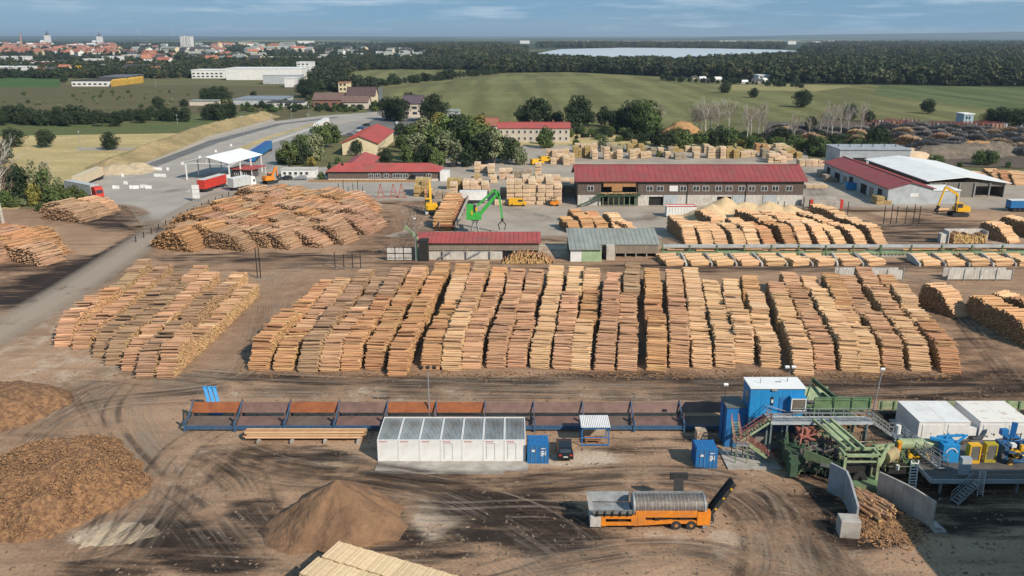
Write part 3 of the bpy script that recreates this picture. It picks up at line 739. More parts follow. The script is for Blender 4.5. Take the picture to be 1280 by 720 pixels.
def log_rows(fronts, backs, W, group, field, seed0, Hs=(2.5,3.5), seglens=(9.0,12.0,15.0,18.0), front_logs=True, matsel=None, ng=.18, mess=.12):
    n = len(fronts)
    for i, (f, bk) in enumerate(zip(fronts, backs)):
        q = random.Random(seed0+i*17)
        F0 = Vector(g(*f)); B0 = Vector(g(*bk, sum(Hs)/2)); d = B0-F0; Lt = d.length; u = d.normalized(); rz = math.atan2(-u.x, u.y)
        s = 0; j = 0; hbase = q.uniform(*Hs)
        while s < Lt-3:
            Ls = q.choice(seglens)
            if s+Ls > Lt: Ls = min(seglens) if Lt-s > 4 else 0
            if not Ls: break
            H = round(min(Hs[1], max(Hs[0], hbase+q.uniform(-.8,.8)))*2)/2
            p = F0+u*s; off = q.uniform(-.25,.25); gap = q.uniform(.0,.3) if q.random() < .75 else q.uniform(.8,2.2)
            if j == 0 or q.random() < .4: mm = matsel(i, j, q) if matsel else q.choice(FIELD_MATS)
            if j % 2: H = max(Hs[0], H-.5*(q.random() < .5))
            lab = ('%s stack, %s back, row %s from the left, %s' % (TONE.get(mm[0].name, 'weathered'), nth(j), nth(i), field)) if j else ('%s stack at the front of the %s row from the left, %s' % (TONE.get(mm[0].name, 'weathered'), nth(i), field))
            fl = 26 if (front_logs and j == 0) else (12 if front_logs and j == 1 else 0)
            log_stack(lab, (p.x+off, p.y, 0), rz+q.uniform(-.02,.02), Ls, W, H, 1+q.randrange(3), 'front' if j == 0 else 'steep', mm, group, r=.125, front_logs=fl, mess=mess)
            s += Ls+gap; j += 1
def lerp_pts(pa, pb, n, jitter=0, q=rnd):
    return [(pa[0]+(pb[0]-pa[0])*k/(n-1)+q.uniform(-jitter,jitter), pa[1]+(pb[1]-pa[1])*k/(n-1)+q.uniform(-jitter,jitter)*.6) for k in range(n)]
fx = [323,352,384,412,438,468,497,538,564,590,618,643,672,701,726,757,783,820,848,877,904,930,962,1003,1033,1062,1088,1115,1150,1187]
fy = [464,464,466,465,464,463,471,463,464,462,461,460,461,462,463,464,464,464,461,461,460,455,460,470,463,465,466,463,465,467]
nb = len(fx)
fronts = list(zip(fx, fy))
backs = [(410+(1108-410)*(.65*i_/(nb-1)+.35*(x-323)/(1187-323)), 345-13*min(1, max(0, (x-330)/120.0))+(10 if x > 900 else 0)+rnd.uniform(-3,3)) for i_, x in enumerate(fx)]
def main_sel(i, j, q):
    if i < 5: return q.choice([(BARK_GREY, LOG_END)]*3+[(BARK_PINK, LOG_END), (BARK_ORANGE, LOG_END)])
    if i == 6 and j == 0: return (BARK_ORANGE, LOG_END)
    if i > 18: return q.choice([(PEELED, LOG_END)]*3+[(BARK_ORANGE, LOG_END), (BARK_PINK, LOG_END)])
    return q.choice([(BARK_PINK, LOG_END)]*4+[(PEELED, LOG_END)]*2+[(BARK_ORANGE, LOG_END), (BARK_GREY, LOG_END)])
log_rows(fronts, backs, 2.75, 'log stacks in the rows of the large field', 'large field', 100, matsel=main_sel)
def left_sel(i, j, q): return q.choice([(BARK_GREY, LOG_END)]*4+[(BARK_PINK, LOG_END)]*2+[(BARK_ORANGE, LOG_END)])
log_rows([(78,434),(101,437),(126,447),(142,457),(161,464),(181,473),(206,474)], [(176,332),(202,331),(230,342),(250,340),(274,338),(296,341),(323,345)], 2.5,
         'log stacks of the left block by the haul road', 'left block', 300, Hs=(2.0,3.4), matsel=left_sel)
def pale_sel(i, j, q): return (PEELED, LOG_END_DARK) if q.random() < .8 else (BARK_ORANGE, LOG_END_DARK)
log_rows([(865,306),(884,306),(902,306),(925,306),(943,306),(963,306),(989,306),(1008,306),(1030,306),(1052,306),(1078,306),(1103,306)],
         [(843,271),(860,274),(874,272),(890,268),(908,268),(925,271),(938,268),(960,268),(975,270),(990,267),(1012,265),(1036,263)], 3.0,
         'pale log stacks behind the sorting conveyor', 'pale stacks behind the conveyor', 400, Hs=(3.0,4.0), seglens=(12.0,15.0,18.0), front_logs=False, matsel=pale_sel)
log_rows([(718,292),(737,292),(755,292),(775,292),(795,292)], [(704,269),(720,264),(739,264),(756,264),(774,274)], 2.9,
         'pale log stacks behind the grey roofed shed', 'behind the grey roofed shed', 430, Hs=(2.5,3.5), seglens=(8.0,10.0), front_logs=False, matsel=pale_sel)
log_rows([(1206,398),(1306,440),(1370,440),(1440,440)], [(1178,356),(1207,357),(1243,357),(1275,368)], 3.6,
         'tall log stacks at the right edge', 'tall stacks, right edge', 450, Hs=(3.8,5.0), front_logs=False, matsel=pale_sel)
log_rows([(1268,304),(1330,304),(1370,300)], [(1220,271),(1246,268),(1272,270)], 3.6,
         'pale log stacks right of the yellow digger', 'right of the yellow digger', 470, Hs=(3.5,4.5), front_logs=False, matsel=pale_sel)
# sorting bays in front of the conveyor
q = random.Random(5); k = 0
for x0, x1, st in ((832,1086,31.5), (1153,1275,30)):
    x = x0
    while x < x1:
        p = g(x+12, 332.5)
        log_stack('low heap of sorted logs in the %s bay from the left under the conveyor' % nth(k), (p[0], p[1], 0), R(q.uniform(4,16)), 6.0, 3.9, 1.2, 1+q.randrange(3), 'steep', (PEELED, LOG_END), 'sorted logs in the conveyor bays', r=.16)
        x += st; k += 1

# heaped piles of round wood, rows running down to the right
def heap_field(poly, group, field, mats_fn, H, pitch, seed, step=6.6, W=5.8, dirv=None):
    P = gp(poly); q = random.Random(seed); ca = R(66); a = Vector((math.cos(ca),math.sin(ca))); b = Vector((-a.y,a.x)); cx = sum(x for x, y in P)/len(P); cy = sum(y for x, y in P)/len(P); c0 = Vector((cx, cy)); n = 0; i0 = None
    for i in range(-18, 19):
        jj = 0
        for j in range(-18, 19):
            c = c0+a*(i*pitch+q.uniform(-.5,.5))+b*(j*step+(i % 2)*step*.5+q.uniform(-1.5,1.5))
            if not in_poly(c.x, c.y, P): continue
            if i0 is None: i0 = i
            mm = mats_fn(i, j, q); Ly = q.choice((13.0, 16.0)); h = q.choice((H, H*.85))
            s = c-b*(Ly/2)
            log_stack('%s heap, %s from the right on the %s ridge, %s' % (TONE.get(mm[0].name, 'dark'), nth(jj), nth(i-i0) if i0 is not None else 'first', field), (s.x, s.y, 0), ca+q.uniform(-.12,.12), Ly, W, round(h, 2), 4+q.randrange(3), 'heap', mm, group, r=.12, name='log_heap', mess=.2, sc=(1,1,q.uniform(.8,1.12)))
            n += 1; jj += 1
def big_sel(i, j, q): return q.choice([(HEAP_ORANGE, LOG_END_DARK)]*3+[(HEAP_PINK, LOG_END_DARK)]*3+[(BARK_GREY, LOG_END_DARK)])
heap_field([(212,309),(345,307),(425,304),(458,288),(448,262),(420,250),(315,250),(232,288)], 'heaps of round wood in the big pile', 'big pile', big_sel, 4.6, 5.0, 11)
def red_sel(i, j, q): return (HEAP_ORANGE, LOG_END_DARK) if q.random() < .8 else (HEAP_PINK, LOG_END_DARK)
heap_field([(-70,328),(50,326),(70,316),(40,300),(0,293),(-60,293)], 'heaps of the orange pile at the left edge', 'orange pile at the left edge', red_sel, 4.2, 5.2, 12)
def gr_sel(i, j, q): return q.choice([(BARK_GREY, LOG_END_DARK)]*2+[(BARK_PINK, LOG_END_DARK)])
heap_field([(62,276),(105,277),(130,270),(122,260),(98,257)], 'heaps of the grey pile below the red cab lorry', 'grey pile below the red cab lorry', gr_sel, 4.0, 5.2, 13)
# ---------------------------------------------------------------- buildings
def onY(px, py, Y):
    """survey on the upright plane at distance Y: gives x and height"""
    v = (py-360)/FPX; h = Y*(_s+v*_c)/(_c-v*_s); z = CAM_H-h
    return ((px-640)/FPX*(Y*_c+h*_s), z)
def window_set(t, wins, y, frame=WHITE, glass=GLASS, two=True, w=1.3, h=1.5, depth=.12):
    """wins: list of (x centre, z centre) in the thing's own space on its front wall"""
    key = ('win', w, h, two, frame.name)
    if key not in MESH:
        a = MB(); f = .09
        a.box(-w/2, w/2, -depth, 0, -h/2, -h/2+f); a.box(-w/2, w/2, -depth, 0, h/2-f, h/2); a.box(-w/2, -w/2+f, -depth, 0, -h/2+f, h/2-f); a.box(w/2-f, w/2, -depth, 0, -h/2+f, h/2-f)
        if two: a.box(-f/2, f/2, -depth, 0, -h/2+f, h/2-f)
        p = MB(); p.box(-w/2+f, w/2-f, -.04, .0, -h/2+f, h/2-f)
        MESH[key] = (a.mesh('window', [frame]), p.mesh('pane', [glass]))
    for x, z in wins:
        o = link('window', MESH[key][0], t); o.location = (x, y, z)
        q = link('pane', MESH[key][1], o)
def gable_roof(t, L, D, ev, rg, m, over=.6, th=.25, hip=False, ribs=1.2, rib_m=None, x0=0, y0=0, fascia=None):
    """ridge along local x; slopes as two parts with standing seams"""
    for side in (0, 1):
        mb = MB(); ye, yr = (-over, D/2) if side == 0 else (D+over, D/2)
        ze = ev-(rg-ev)*over/(D/2)
        pts = [(x0-over, y0+ye, ze), (x0+L+over, y0+ye, ze), (x0+L+over, y0+yr, rg), (x0-over, y0+yr, rg)]
        if side: pts = pts[::-1]
        top = [(p[0], p[1], p[2]+th) for p in pts]
        n = len(mb.v); mb.v += pts+top
        mb.f += [(n+3,n+2,n+1,n), (n+4,n+5,n+6,n+7)]+[(n+k, n+(k+1) % 4, n+4+(k+1) % 4, n+4+k) for k in range(4)]; mb.m += [0]*6
        if ribs:
            x = x0-over+ribs/2
            while x < x0+L+over:
                mb.beam((x, y0+ye, ze+th+.02), (x, y0+yr, rg+th+.02), .07, .08); x += ribs
        part('roof_slope', mb, m, t)
    mb = MB(); mb.beam((x0-over, y0+D/2, rg+th+.06), (x0+L+over, y0+D/2, rg+th+.06), .5, .16); part('ridge_cap', mb, m, t)
def gable_walls(t, L, D, ev, rg, m, x0=0, y0=0, z0=0, name='wall', th=.25, skip=()):
    for nm, pts in (('f', None), ('b', None), ('l', None), ('r', None)):
        if nm in skip: continue
        mb = MB()
        if nm == 'f': mb.box(x0, x0+L, y0, y0+th, z0, ev)
        if nm == 'b': mb.box(x0, x0+L, y0+D-th, y0+D, z0, ev)
        if nm in 'lr':
            xa = x0 if nm == 'l' else x0+L-th; prof = [(y0+th, z0), (y0+D-th, z0), (y0+D-th, ev), (y0+D/2, rg-.02), (y0+th, ev)]
            mb.extr(prof, xa, xa+th)
        part(name, mb, m, t)

# long sawing shed with the red roof
Y0 = 238.5; xL = 18.9; xR = 83.4; L0 = xR-xL
t = thing('sawmill_shed', 'long two storey shed, brown boarded above white, under a red roof', 'shed', (xL, Y0, 0))
ev = onY(860, 225, Y0)[1]; zm = onY(860, 243.5, Y0)[1]
D0 = 15; rg = onY(860, 207, Y0+D0/2)[1]
def wx(px, py, Y=Y0, x0=xL): a, z = onY(px, py, Y); return a-x0, z
# lower wall in pieces round two dark openings
oa, ob = wx(811, 250)[0], wx(829, 250)[0]; oc, od = wx(896, 250)[0], wx(914, 250)[0]; lo0, lo1 = wx(751, 250)[0], wx(795, 250)[0]
mb = MB()
for a, b_, z_ in ((0, lo0, 0), (lo1, oa, 0), (ob, oc, 0), (od, L0, 0), (oa, ob, 2.6), (oc, od, 2.6)): mb = MB(); mb.box(a, b_, 0, .3, z_, zm); part('lower_wall', mb, WHITE_DIRTY, t)
mb = MB(); mb.box(-.05, lo0, -.05, .25, zm, ev); mb.box(lo1, L0+.05, -.05, .25, zm, ev); mb.box(lo0, lo1, -.05, .25, ev-1.1, ev)
x = .25
while x < L0:
    if not (lo0-.1 < x < lo1+.1): mb.box(x, x+.09, -.09, -.05, zm+.05, ev-.05)
    x += .5
part('boarding', mb, WOOD_BROWN, t)
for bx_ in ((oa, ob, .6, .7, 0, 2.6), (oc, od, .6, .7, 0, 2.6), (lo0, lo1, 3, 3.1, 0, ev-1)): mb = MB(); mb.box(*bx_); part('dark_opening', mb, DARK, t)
mb = MB(); mb.box(lo0+.6, lo1-.3, -.3, -.1, ev-1.9, ev-.2); mb.box(lo0+3, lo0+6, -.5, -.3, ev-3.2, ev-1.7); part('orange_boards', mb, mat('fresh_boards', (.42,.22,.10), scale=2), t)
for k, xx in enumerate(np.linspace(lo0+.5, lo1-.5, 7)):
    mb = MB(); mb.beam((xx, -1.2, 0), (xx, -1.2, 3), .25); mb.beam((xx, -1.2, 3), (xx, 0, 3.2), .2); part('support_post', mb, GREEN, t)
mb = MB(); mb.box(lo0-1.5, lo1+1, -1.8, -.4, 3.0, 3.3); mb.beam((lo0-7, -3, .4), (lo0+1, -1.5, 3.4), .7, .3); mb.rail([(lo0-1.5, -1.8, 3.3), (lo1+1, -1.8, 3.3)], .9, 1.5, .09); part('log_feed_deck', mb, GREEN_DK, t)
q = random.Random(4); mb = MB()
for k in range(18): log_into(mb, (lo0+1+q.random()*(lo1-lo0-2), -1.0, 3.5+q.random()*.5), (q.uniform(.3,1), q.uniform(-.2,.2), 0), .16, 3.2)
part('logs', mb, [BARK_ORANGE, LOG_END], t, 'stuff')
for px in (797.5, 859.5, 932.5):
    mb = MB(); xx = wx(px, 235)[0]; mb.beam((xx, -.2, 0), (xx, -.2, ev), .14); part('downpipe', mb, DARK, t)
mb = MB(); mb.box(0, L0, D0-.3, D0, 0, ev); part('rear_wall', mb, WOOD_BROWN, t)
for xa in (0, L0-.25):
    mb = MB(); mb.extr([(.3, 0), (D0-.3, 0), (D0-.3, ev), (D0/2, rg-.05), (.3, ev)], xa, xa+.25); part('gable_wall', mb, WOOD_BROWN if xa == 0 else WHITE_DIRTY, t)
window_set(t, [wx(px, 235.5) for px in (738,812,825,854,870,882,898,911,927,939.5,955,969,986)], -.1, w=1.9, h=1.5)
mb = MB(); a = wx(842, 235.5); mb.box(a[0]-1.2, a[0]+1.2, -.15, -.05, a[1]-.8, a[1]+.8); part('boarded_window', mb, WHITE, t)
for px in (838, 924, 962):
    mb = MB(); a = wx(px, 250)[0]; mb.box(a-2, a+2, -.1, 0, 0, 3.1)
    for k in range(5): mb.box(a-2+k*.95, a-1.9+k*.95, -.14, -.1, 0, 3.1)
    part('door', mb, GREY_SHEET, t)
gable_roof(t, L0, D0, ev, rg, ROOF_DKRED, over=.9, ribs=1.6)

# sheds behind the field
Y1 = 177.4; xa = onY(525, 325, Y1)[0]; xb = onY(673, 325, Y1)[0]; L1 = xb-xa
t = thing('debarking_shed', 'low shed with a red roof, grey boarding and a stained white wall behind the field', 'shed', (xa, Y1, 0))
ev = onY(600, 302.5, Y1)[1]; D1 = 7; rg = onY(600, 290.5, Y1+D1)[1]; zl = onY(600, 313, Y1)[1]
mb = MB(); mb.box(0, L1, 0, .2, zl, ev)
for k in range(5): mb.box(0, L1, -.04, 0, zl+.08+k*(ev-zl)/5, zl+(k+.93)*(ev-zl)/5)
part('boarding', mb, WOOD_GREY, t)
xc = onY(628, 320, Y1)[0]-xa; xd = onY(650, 320, Y1)[0]-xa
mb = MB(); mb.box(-.6, xc, .3, .5, 0, zl); part('white_wall', mb, WHITE_DIRTY, t)
mb = MB(); mb.box(xc+.02, L1, 2.2, 2.4, 0, zl); part('rear_wall', mb, WHITE_DIRTY, t)
for k in range(6):
    xx = k*L1/5; mb = MB(); mb.box(xx-.12, xx+.12, -.25, -.05, 0, zl); part('post', mb, CONC, t)
for k in (0, 1):
    xx = onY(565+k*37, 320, Y1)[0]-xa; mb = MB(); mb.beam((xx-2.8, -.3, .6), (xx, -.3, zl-.1), .25); part('brace', mb, GALV, t)
mb = MB(); a = (-.7, -.5, ev-.1); mb.add([(-.8,-.6,ev-.15),(L1+.6,-.6,ev-.15),(L1+.6,D1,rg),(-.8,D1,rg),(-.8,-.6,ev),(L1+.6,-.6,ev),(L1+.6,D1,rg+.15),(-.8,D1,rg+.15)], [(0,3,2,1),(4,5,6,7),(0,1,5,4),(1,2,6,5),(2,3,7,6),(3,0,4,7)])
x = -.4
while x < L1+.5: mb.beam((x, -.6, ev+.04), (x, D1, rg+.19), .07, .08); x += 1.0
part('roof', mb, ROOF_RED, t)
mb = MB(); mb.box(-.1, .1, .2, D1, 0, ev); mb.box(L1-.1, L1+.1, .2, D1, 0, ev); mb.box(.1, L1-.1, D1-.2, D1, 0, rg-.1); part('side_wall', mb, WOOD_BROWN, t)
for (px, sd_, w_) in ((641, 1, 2.6), (659, 2, 5.6)):
    p = onY(px, 326, Y1-1)[0]
    log_stack('round wood stacked end on, ends showing, %s under the low red roofed shed' % ('small heap' if sd_ == 1 else 'larger heap at the right'), (p+w_, Y1-1.2, 0), R(90), w_*1.9, 3.6, 2.2 if sd_ == 2 else 1.4, 30+sd_, 'heap', (BARK_ORANGE, LOG_END), r=.2)

Y2 = 176.0; xa = onY(713, 327, Y2)[0]; xb = onY(826, 327, Y2)[0]; L2 = xb-xa
t = thing('grey_roofed_shed', 'shed with a grey sheet roof, pale green wall at its left and open bays', 'shed', (xa, Y2, 0))
xm = onY(752, 318, Y2)[0]-xa; e1 = onY(730, 317.5, Y2)[1]; D2 = 12; r2 = onY(770, 285, Y2+D2)[1]
# roof plane runs from back top to eave; left bay reaches further down
e2y = 3.6; e2 = onY(790, 305, Y2+e2y)[1]; 
def slope_plate(x0, x1, ya, za, yb, zb, th=.18, rib=1.0, ribz=.05):
    mb = MB(); mb.add([(x0,ya,za-th),(x1,ya,za-th),(x1,yb,zb-th),(x0,yb,zb-th),(x0,ya,za),(x1,ya,za),(x1,yb,zb),(x0,yb,zb)], [(0,3,2,1),(4,5,6,7),(0,1,5,4),(1,2,6,5),(2,3,7,6),(3,0,4,7)])
    x = x0+rib/2
    while x < x1: mb.beam((x, ya, za+ribz*.6), (x, yb, zb+ribz*.6), .06, ribz*1.4); x += rib
    return mb
sl = (r2-e2)/(D2-e2y); e1 = max(2.9, e2-sl*(e2y+.5))
part('roof', slope_plate(xm, L2+.3, e2y, e2, D2, r2), ROOF_GREY, t)
part('lower_roof', slope_plate(-.3, xm-.01, -.5, e1, D2, r2+.01), ROOF_GREY, t)
mb = MB(); mb.box(0, xm*.36, 0, .2, 0, e1); part('white_wall', mb, WHITE, t)
mb = MB(); mb.box(xm*.36, xm, -.02, .2, 0, e1)
for k in range(8): mb.box(xm*.38+k*.55, xm*.38+k*.55+.06, -.06, -.02, 0, e1)
part('green_wall', mb, mat('pale_green_sheet', (.38,.50,.30), rgb2=(.30,.42,.25), scale=.6, dirt=.2), t)
zb = onY(790, 317, Y2+e2y)[1]; mb = MB(); mb.box(xm, L2, e2y+.2, e2y+.4, zb, e2-.2)
for k in range(26): mb.box(xm+k*(L2-xm)/26, xm+k*(L2-xm)/26+.1, e2y+.14, e2y+.2, zb, e2-.25)
part('hanging_boarding', mb, WOOD_GREY, t)
for k in range(6):
    xx = xm+1+k*(L2-xm-1.2)/5; mb = MB(); mb.box(xx-.14, xx+.14, e2y, e2y+.3, 0, zb); part('post', mb, GALV, t)
mb = MB(); mb.box(0, L2, D2-.3, D2-.1, 0, r2-.3); part('rear_wall', mb, WOOD_GREY, t)
for xx in (0, L2-.2):
    mb = MB(); mb.extr([(.25 if xx == 0 else e2y+.5, 0), (D2-.35, 0), (D2-.35, r2-.4), (.25 if xx == 0 else e2y+.5, (e1 if xx == 0 else e2)-.3)], xx, xx+.2); part('side_wall', mb, GREEN_DK, t)
mb = MB(); mb.box(xm+1.2, xm+3, 1.2, 3.4, 0, 3.1); mb.box(xm+1.5, xm+2.7, 1.14, 1.2, 1.2, 2.6); part('control_booth', mb, BEIGE, t)

# red hall along the right and its neighbours
t = thing('red_roofed_hall', 'long hall with a dark red roof and pale grey gable, yellow digger before it', 'hall', (121.7, 240.3, 0), R(90))
# local x runs away from the camera; local y runs to the left
Lh, Dh, eh, rh = 52, 13, 4.6, 6.4
gable_roof(t, Lh, Dh, eh, rh, ROOF_DKRED, over=.5, ribs=2.0)
for nm in ('side', 'side', 'gable', 'gable'): pass
mb = MB(); mb.box(0, Lh, Dh-.2, Dh, 0, eh); part('side_wall', mb, GREY_SHEET, t)
mb = MB(); mb.box(0, Lh, 0, .2, 0, eh); part('side_wall', mb, GREY_SHEET, t)
for xx in (0, Lh-.2):
    mb = MB(); mb.extr([(.2, 0), (Dh-.2, 0), (Dh-.2, eh), (Dh/2, rh-.05), (.2, eh)], xx, xx+.2); part('gable_wall', mb, GREY_SHEET, t)
for k, xx in enumerate((4, 15, 26, 37, 46)):
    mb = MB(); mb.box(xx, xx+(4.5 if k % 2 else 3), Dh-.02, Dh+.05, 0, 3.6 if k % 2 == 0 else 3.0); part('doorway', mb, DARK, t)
for xx in (10, 31): 
    mb = MB(); mb.box(xx, xx+3, Dh-.02, Dh+.06, .2, 3); part('sliding_door', mb, WOOD_GREY, t)
mb = MB(); mb.box(-.06, 0, 4.2, 6.6, 2.2, 3.3); part('sign', mb, WHITE, t)
t = thing('flat_annex', 'low flat grey annex between the red hall and the white roofed hall', 'annex', (121.9, 241, 0))
mb = MB(); mb.box(0, 8.0, 0, 9, 0, 3.9); part('wall', mb, GREY_SHEET, t); mb = MB(); mb.box(-.1, 8.2, -.2, 9.2, 3.9, 4.1); part('roof', mb, WHITE_ROOF, t)
t = thing('white_roofed_hall', 'wide open fronted hall with a shallow white roof, stacked timber inside', 'hall', (125.6, 251, 0))
Lw, Dw = 23.2, 46
for side in (0, 1):
    mb = MB(); xa, xb2 = (-1.2, Lw*.46) if side == 0 else (Lw+1.2, Lw*.46); za, zb = (5.0, 6.2) if side == 0 else (4.3, 6.2)
    pts = [(xa,-.6,za),(xb2,-.6,zb),(xb2,Dw,zb),(xa,Dw,za)]
    if side: pts = [pts[1], pts[0], pts[3], pts[2]]
    mb.add([(x, y, z) for x, y, z in pts]+[(x, y, z+.22) for x, y, z in pts], [(0,3,2,1),(4,5,6,7),(0,1,5,4),(1,2,6,5),(2,3,7,6),(3,0,4,7)]); part('roof_slope', mb, WHITE_ROOF, t)
for k in range(6):
    mb = MB(); xx = .3+k*(Lw-.6)/5; mb.box(xx-.15, xx+.15, 0, .3, 0, 4.5); part('post', mb, GALV, t)
mb = MB(); mb.box(0, .2, .5, Dw-1, 0, 4.8); part('side_wall', mb, WOOD_BROWN, t); mb = MB(); mb.box(Lw-.2, Lw, .5, Dw-1, 0, 4.2); part('side_wall', mb, WOOD_BROWN, t)
mb = MB(); mb.box(0, Lw*.62, .35, .5, 0, 4.6); mb.box(Lw*.62, Lw-.3, .35, .5, 3.4, 4.6); mb.box(Lw*.62, Lw, 7, 7.2, 0, 4.4); part('boarded_front', mb, mat('boarding_dark_grey', (.22,.20,.175), rgb2=(.13,.12,.105), scale=2, stretch=(4,4,.4), dirt=.2), t)
t = thing('grey_sheet_hall', 'pale corrugated hall with a flat top and row of roof vents behind the red hall', 'hall', (*g(1048, 210), 0))
xg = g(1048, 210); wg = 26; mb = MB(); mb.box(0, wg, 0, 14, 0, 6.6)
for k in range(40): mb.box(k*.65, k*.65+.3, -.08, 0, .3, 6.5)
part('wall', mb, GREY_SHEET, t); mb = MB(); mb.box(-.3, wg+.3, -.4, 14.4, 6.6, 7.0); part('roof', mb, mat('roof_pale_grey', (.36,.39,.42), scale=.4), t)
for k in range(6): mb = MB(); mb.tube((2+k*4.3, 7, 7), (2+k*4.3, 7, 7.9), .5, .35, 8); part('roof_vent', mb, GALV, t)
mb = MB(); mb.box(5, 10, -.12, -.09, 0, 3.8); part('doorway', mb, DARK, t)

# office, yellow house, flats
t = thing('brown_office', 'long low brown office with a red hipped roof and a wing running back', 'office', (*g(410, 226), 0))
Xo, Yo = g(410, 226); Lo = g(550, 226)[0]-Xo; Do = 9; eo = 3.1; ro = 5.4
mb = MB(); mb.box(0, Lo, 0, Do, 0, eo); part('wall', mb, WOOD_BROWN, t)
mb = MB(); mb.box(.2, Lo-.2, -.06, 0, 0, .7); part('plinth', mb, BEIGE, t)
def hip(mb, x0, x1, y0, y1, ev, rg, o=.7, hipx=3.0, left=True, right=True):
    a = x0-o; b_ = x1+o; c_ = y0-o; d = y1+o; ym = (y0+y1)/2; ra = a+(hipx if left else 0); rb = b_-(hipx if right else 0)
    v = [(a,c_,ev),(b_,c_,ev),(b_,d,ev),(a,d,ev),(ra,ym,rg),(rb,ym,rg)]
    mb.add(v, [(0,1,5,4),(1,2,5),(2,3,4,5),(3,0,4),(0,3,2,1)])
mb = MB(); hip(mb, 0, Lo, 0, Do, eo+.02, ro, .7, 4); part('roof', mb, ROOF_RED, t)
mb = MB(); mb.box(3, 12, Do, Do+26, 0, eo); part('wing_wall', mb, WOOD_BROWN, t)
mb = MB(); v = [(2.3,Do*.4,eo+.1),(12.7,Do*.4,eo+.1),(12.7,Do+26.7,eo+.1),(2.3,Do+26.7,eo+.1),(7.5,Do*.5,ro+.1),(7.5,Do+23,ro+.1)]
mb.add(v, [(0,4,5,3),(1,2,5,4),(2,3,5),(0,1,4),(0,3,2,1)]); part('wing_roof', mb, ROOF_RED, t)
window_set(t, [(onY(px, 219, Yo)[0]-Xo, 1.75) for px in (464,472,483,494,500,507,521,536)], -.02, w=1.7, h=1.3)
mb = MB(); xx = onY(525, 219, Yo)[0]-Xo; mb.box(xx-1.3, xx+1.3, -1.6, -.02, 0, 2.4); part('porch', mb, BEIGE, t)
mb = MB(); mb.box(xx-2.4, xx+2.4, -2.4, -.02, 2.5, 2.7); part('porch_roof', mb, ROOF_DARK, t)
mb = MB(); mb.box(Lo+.1, Lo+3.2, -.8, 3.2, 0, 3.3); mb.box(Lo+1.2, Lo+2.1, -.86, -.8, 0, 2.1); part('white_lobby', mb, WHITE, t)
mb = MB(); mb.box(-6, Lo-4, -3.0, -2.75, 0, .8); 
for k in range(28): mb.box(-6+k*1.3, -5.85+k*1.3, -3.05, -2.7, 0, .95)
solo('low_fence', mb, mat('fence_orange_brown', (.36,.22,.12), scale=2), 'low orange brown fence in front of the brown office', 'fence', (Xo, Yo, 0))
A_ = Vector(g(471.5,179,4.8)); C_ = Vector(g(491.5,163.3,4.8)); B_ = Vector(g(431.3,177.2,4.8)); Lh2 = (C_-A_).length; Dh2 = (B_-A_).length*.97; dd = C_-A_
t = thing('yellow_house', 'cream yellow hall with a bright red pitched roof among the trees', 'house', (A_.x, A_.y, 0), math.atan2(dd.y, dd.x))
gable_walls(t, Lh2, Dh2, 4.8, 4.8+Dh2*.2, CREAM); gable_roof(t, Lh2, Dh2, 4.8, 4.8+Dh2*.2, ROOF_RED, over=.6, ribs=1.2)
for k in range(4): mb = MB(); mb.box(3+k*5.5, 4.6+k*5.5, -.06, 0, 2.2, 3.6); part('window', mb, GLASS_BL, t)
t = thing('block_of_flats', 'two storey beige block with a red roof and rows of small windows', 'house', (*g(622.5, 178), 0))
Xf, Yf = g(622.5, 178); Lf = g(712, 178)[0]-Xf
ef = onY(660, 160, Yf)[1]; rf = onY(660, 153.5, Yf+6)[1]
gable_walls(t, Lf, 12, ef, rf, BEIGE); gable_roof(t, Lf, 12, ef, rf, ROOF_RED, over=.5, ribs=0)
window_set(t, [(1.6+k*(Lf-3.2)/11, z) for k in range(12) for z in (ef*.28, ef*.74)], -.02, w=1.1, h=1.4, two=False, frame=WHITE)
for k in range(3): mb = MB(); mb.box(5+k*10, 5.8+k*10, 5.6, 6.6, rf-.5, rf+1.3); part('chimney', mb, BRICK_WALL, t)

# gate canopy, booth, cabins
P0 = g(243, 226)
t = thing('white_canopy', 'large white open canopy on steel posts over the gate lanes', 'canopy', (*P0, 0), R(0))
a = Vector(g(232, 226)); b1 = Vector(g(250, 227)); c1 = Vector(g(292, 207))
zt = 6.0; w_ = 16; d_ = 22
for i, (x, y) in enumerate([(x, y) for x in (0, w_) for y in (0, 7.3, 14.6, d_)]):
    mb = MB(); mb.box(x-.18, x+.18, y-.18, y+.18, 0, zt); part('post', mb, WHITE, t)
for side in (0, 1):
    mb = MB(); xa, xb2 = (-.5, w_/2) if side == 0 else (w_+.5, w_/2); pts = [(xa,-.5,zt),(xb2,-.5,zt+2),(xb2,d_+.5,zt+2),(xa,d_+.5,zt)]
    if side: pts = [pts[1], pts[0], pts[3], pts[2]]
    mb.add(pts+[(x, y, z+.15) for x, y, z in pts], [(0,3,2,1),(4,5,6,7),(0,1,5,4),(1,2,6,5),(2,3,7,6),(3,0,4,7)]); part('roof_slope', mb, WHITE_ROOF, t)
mb = MB(); mb.beam((0,0,zt), (w_/2,0,zt+1.9), .2); mb.beam((w_,0,zt), (w_/2,0,zt+1.9), .2); mb.beam((0,0,zt-.2), (w_,0,zt-.2), .22); mb.beam((w_/2,0,zt-.2),(w_/2,0,zt+1.9),.14); part('gable_truss', mb, WHITE, t)
t.location = (*g(234, 225), 0); t.rotation_euler = (0, 0, R(-12))
t = thing('gate_booth', 'gate booth with a red flat roof beside the white canopy', 'booth', (*g(291, 222), 0), R(-12))
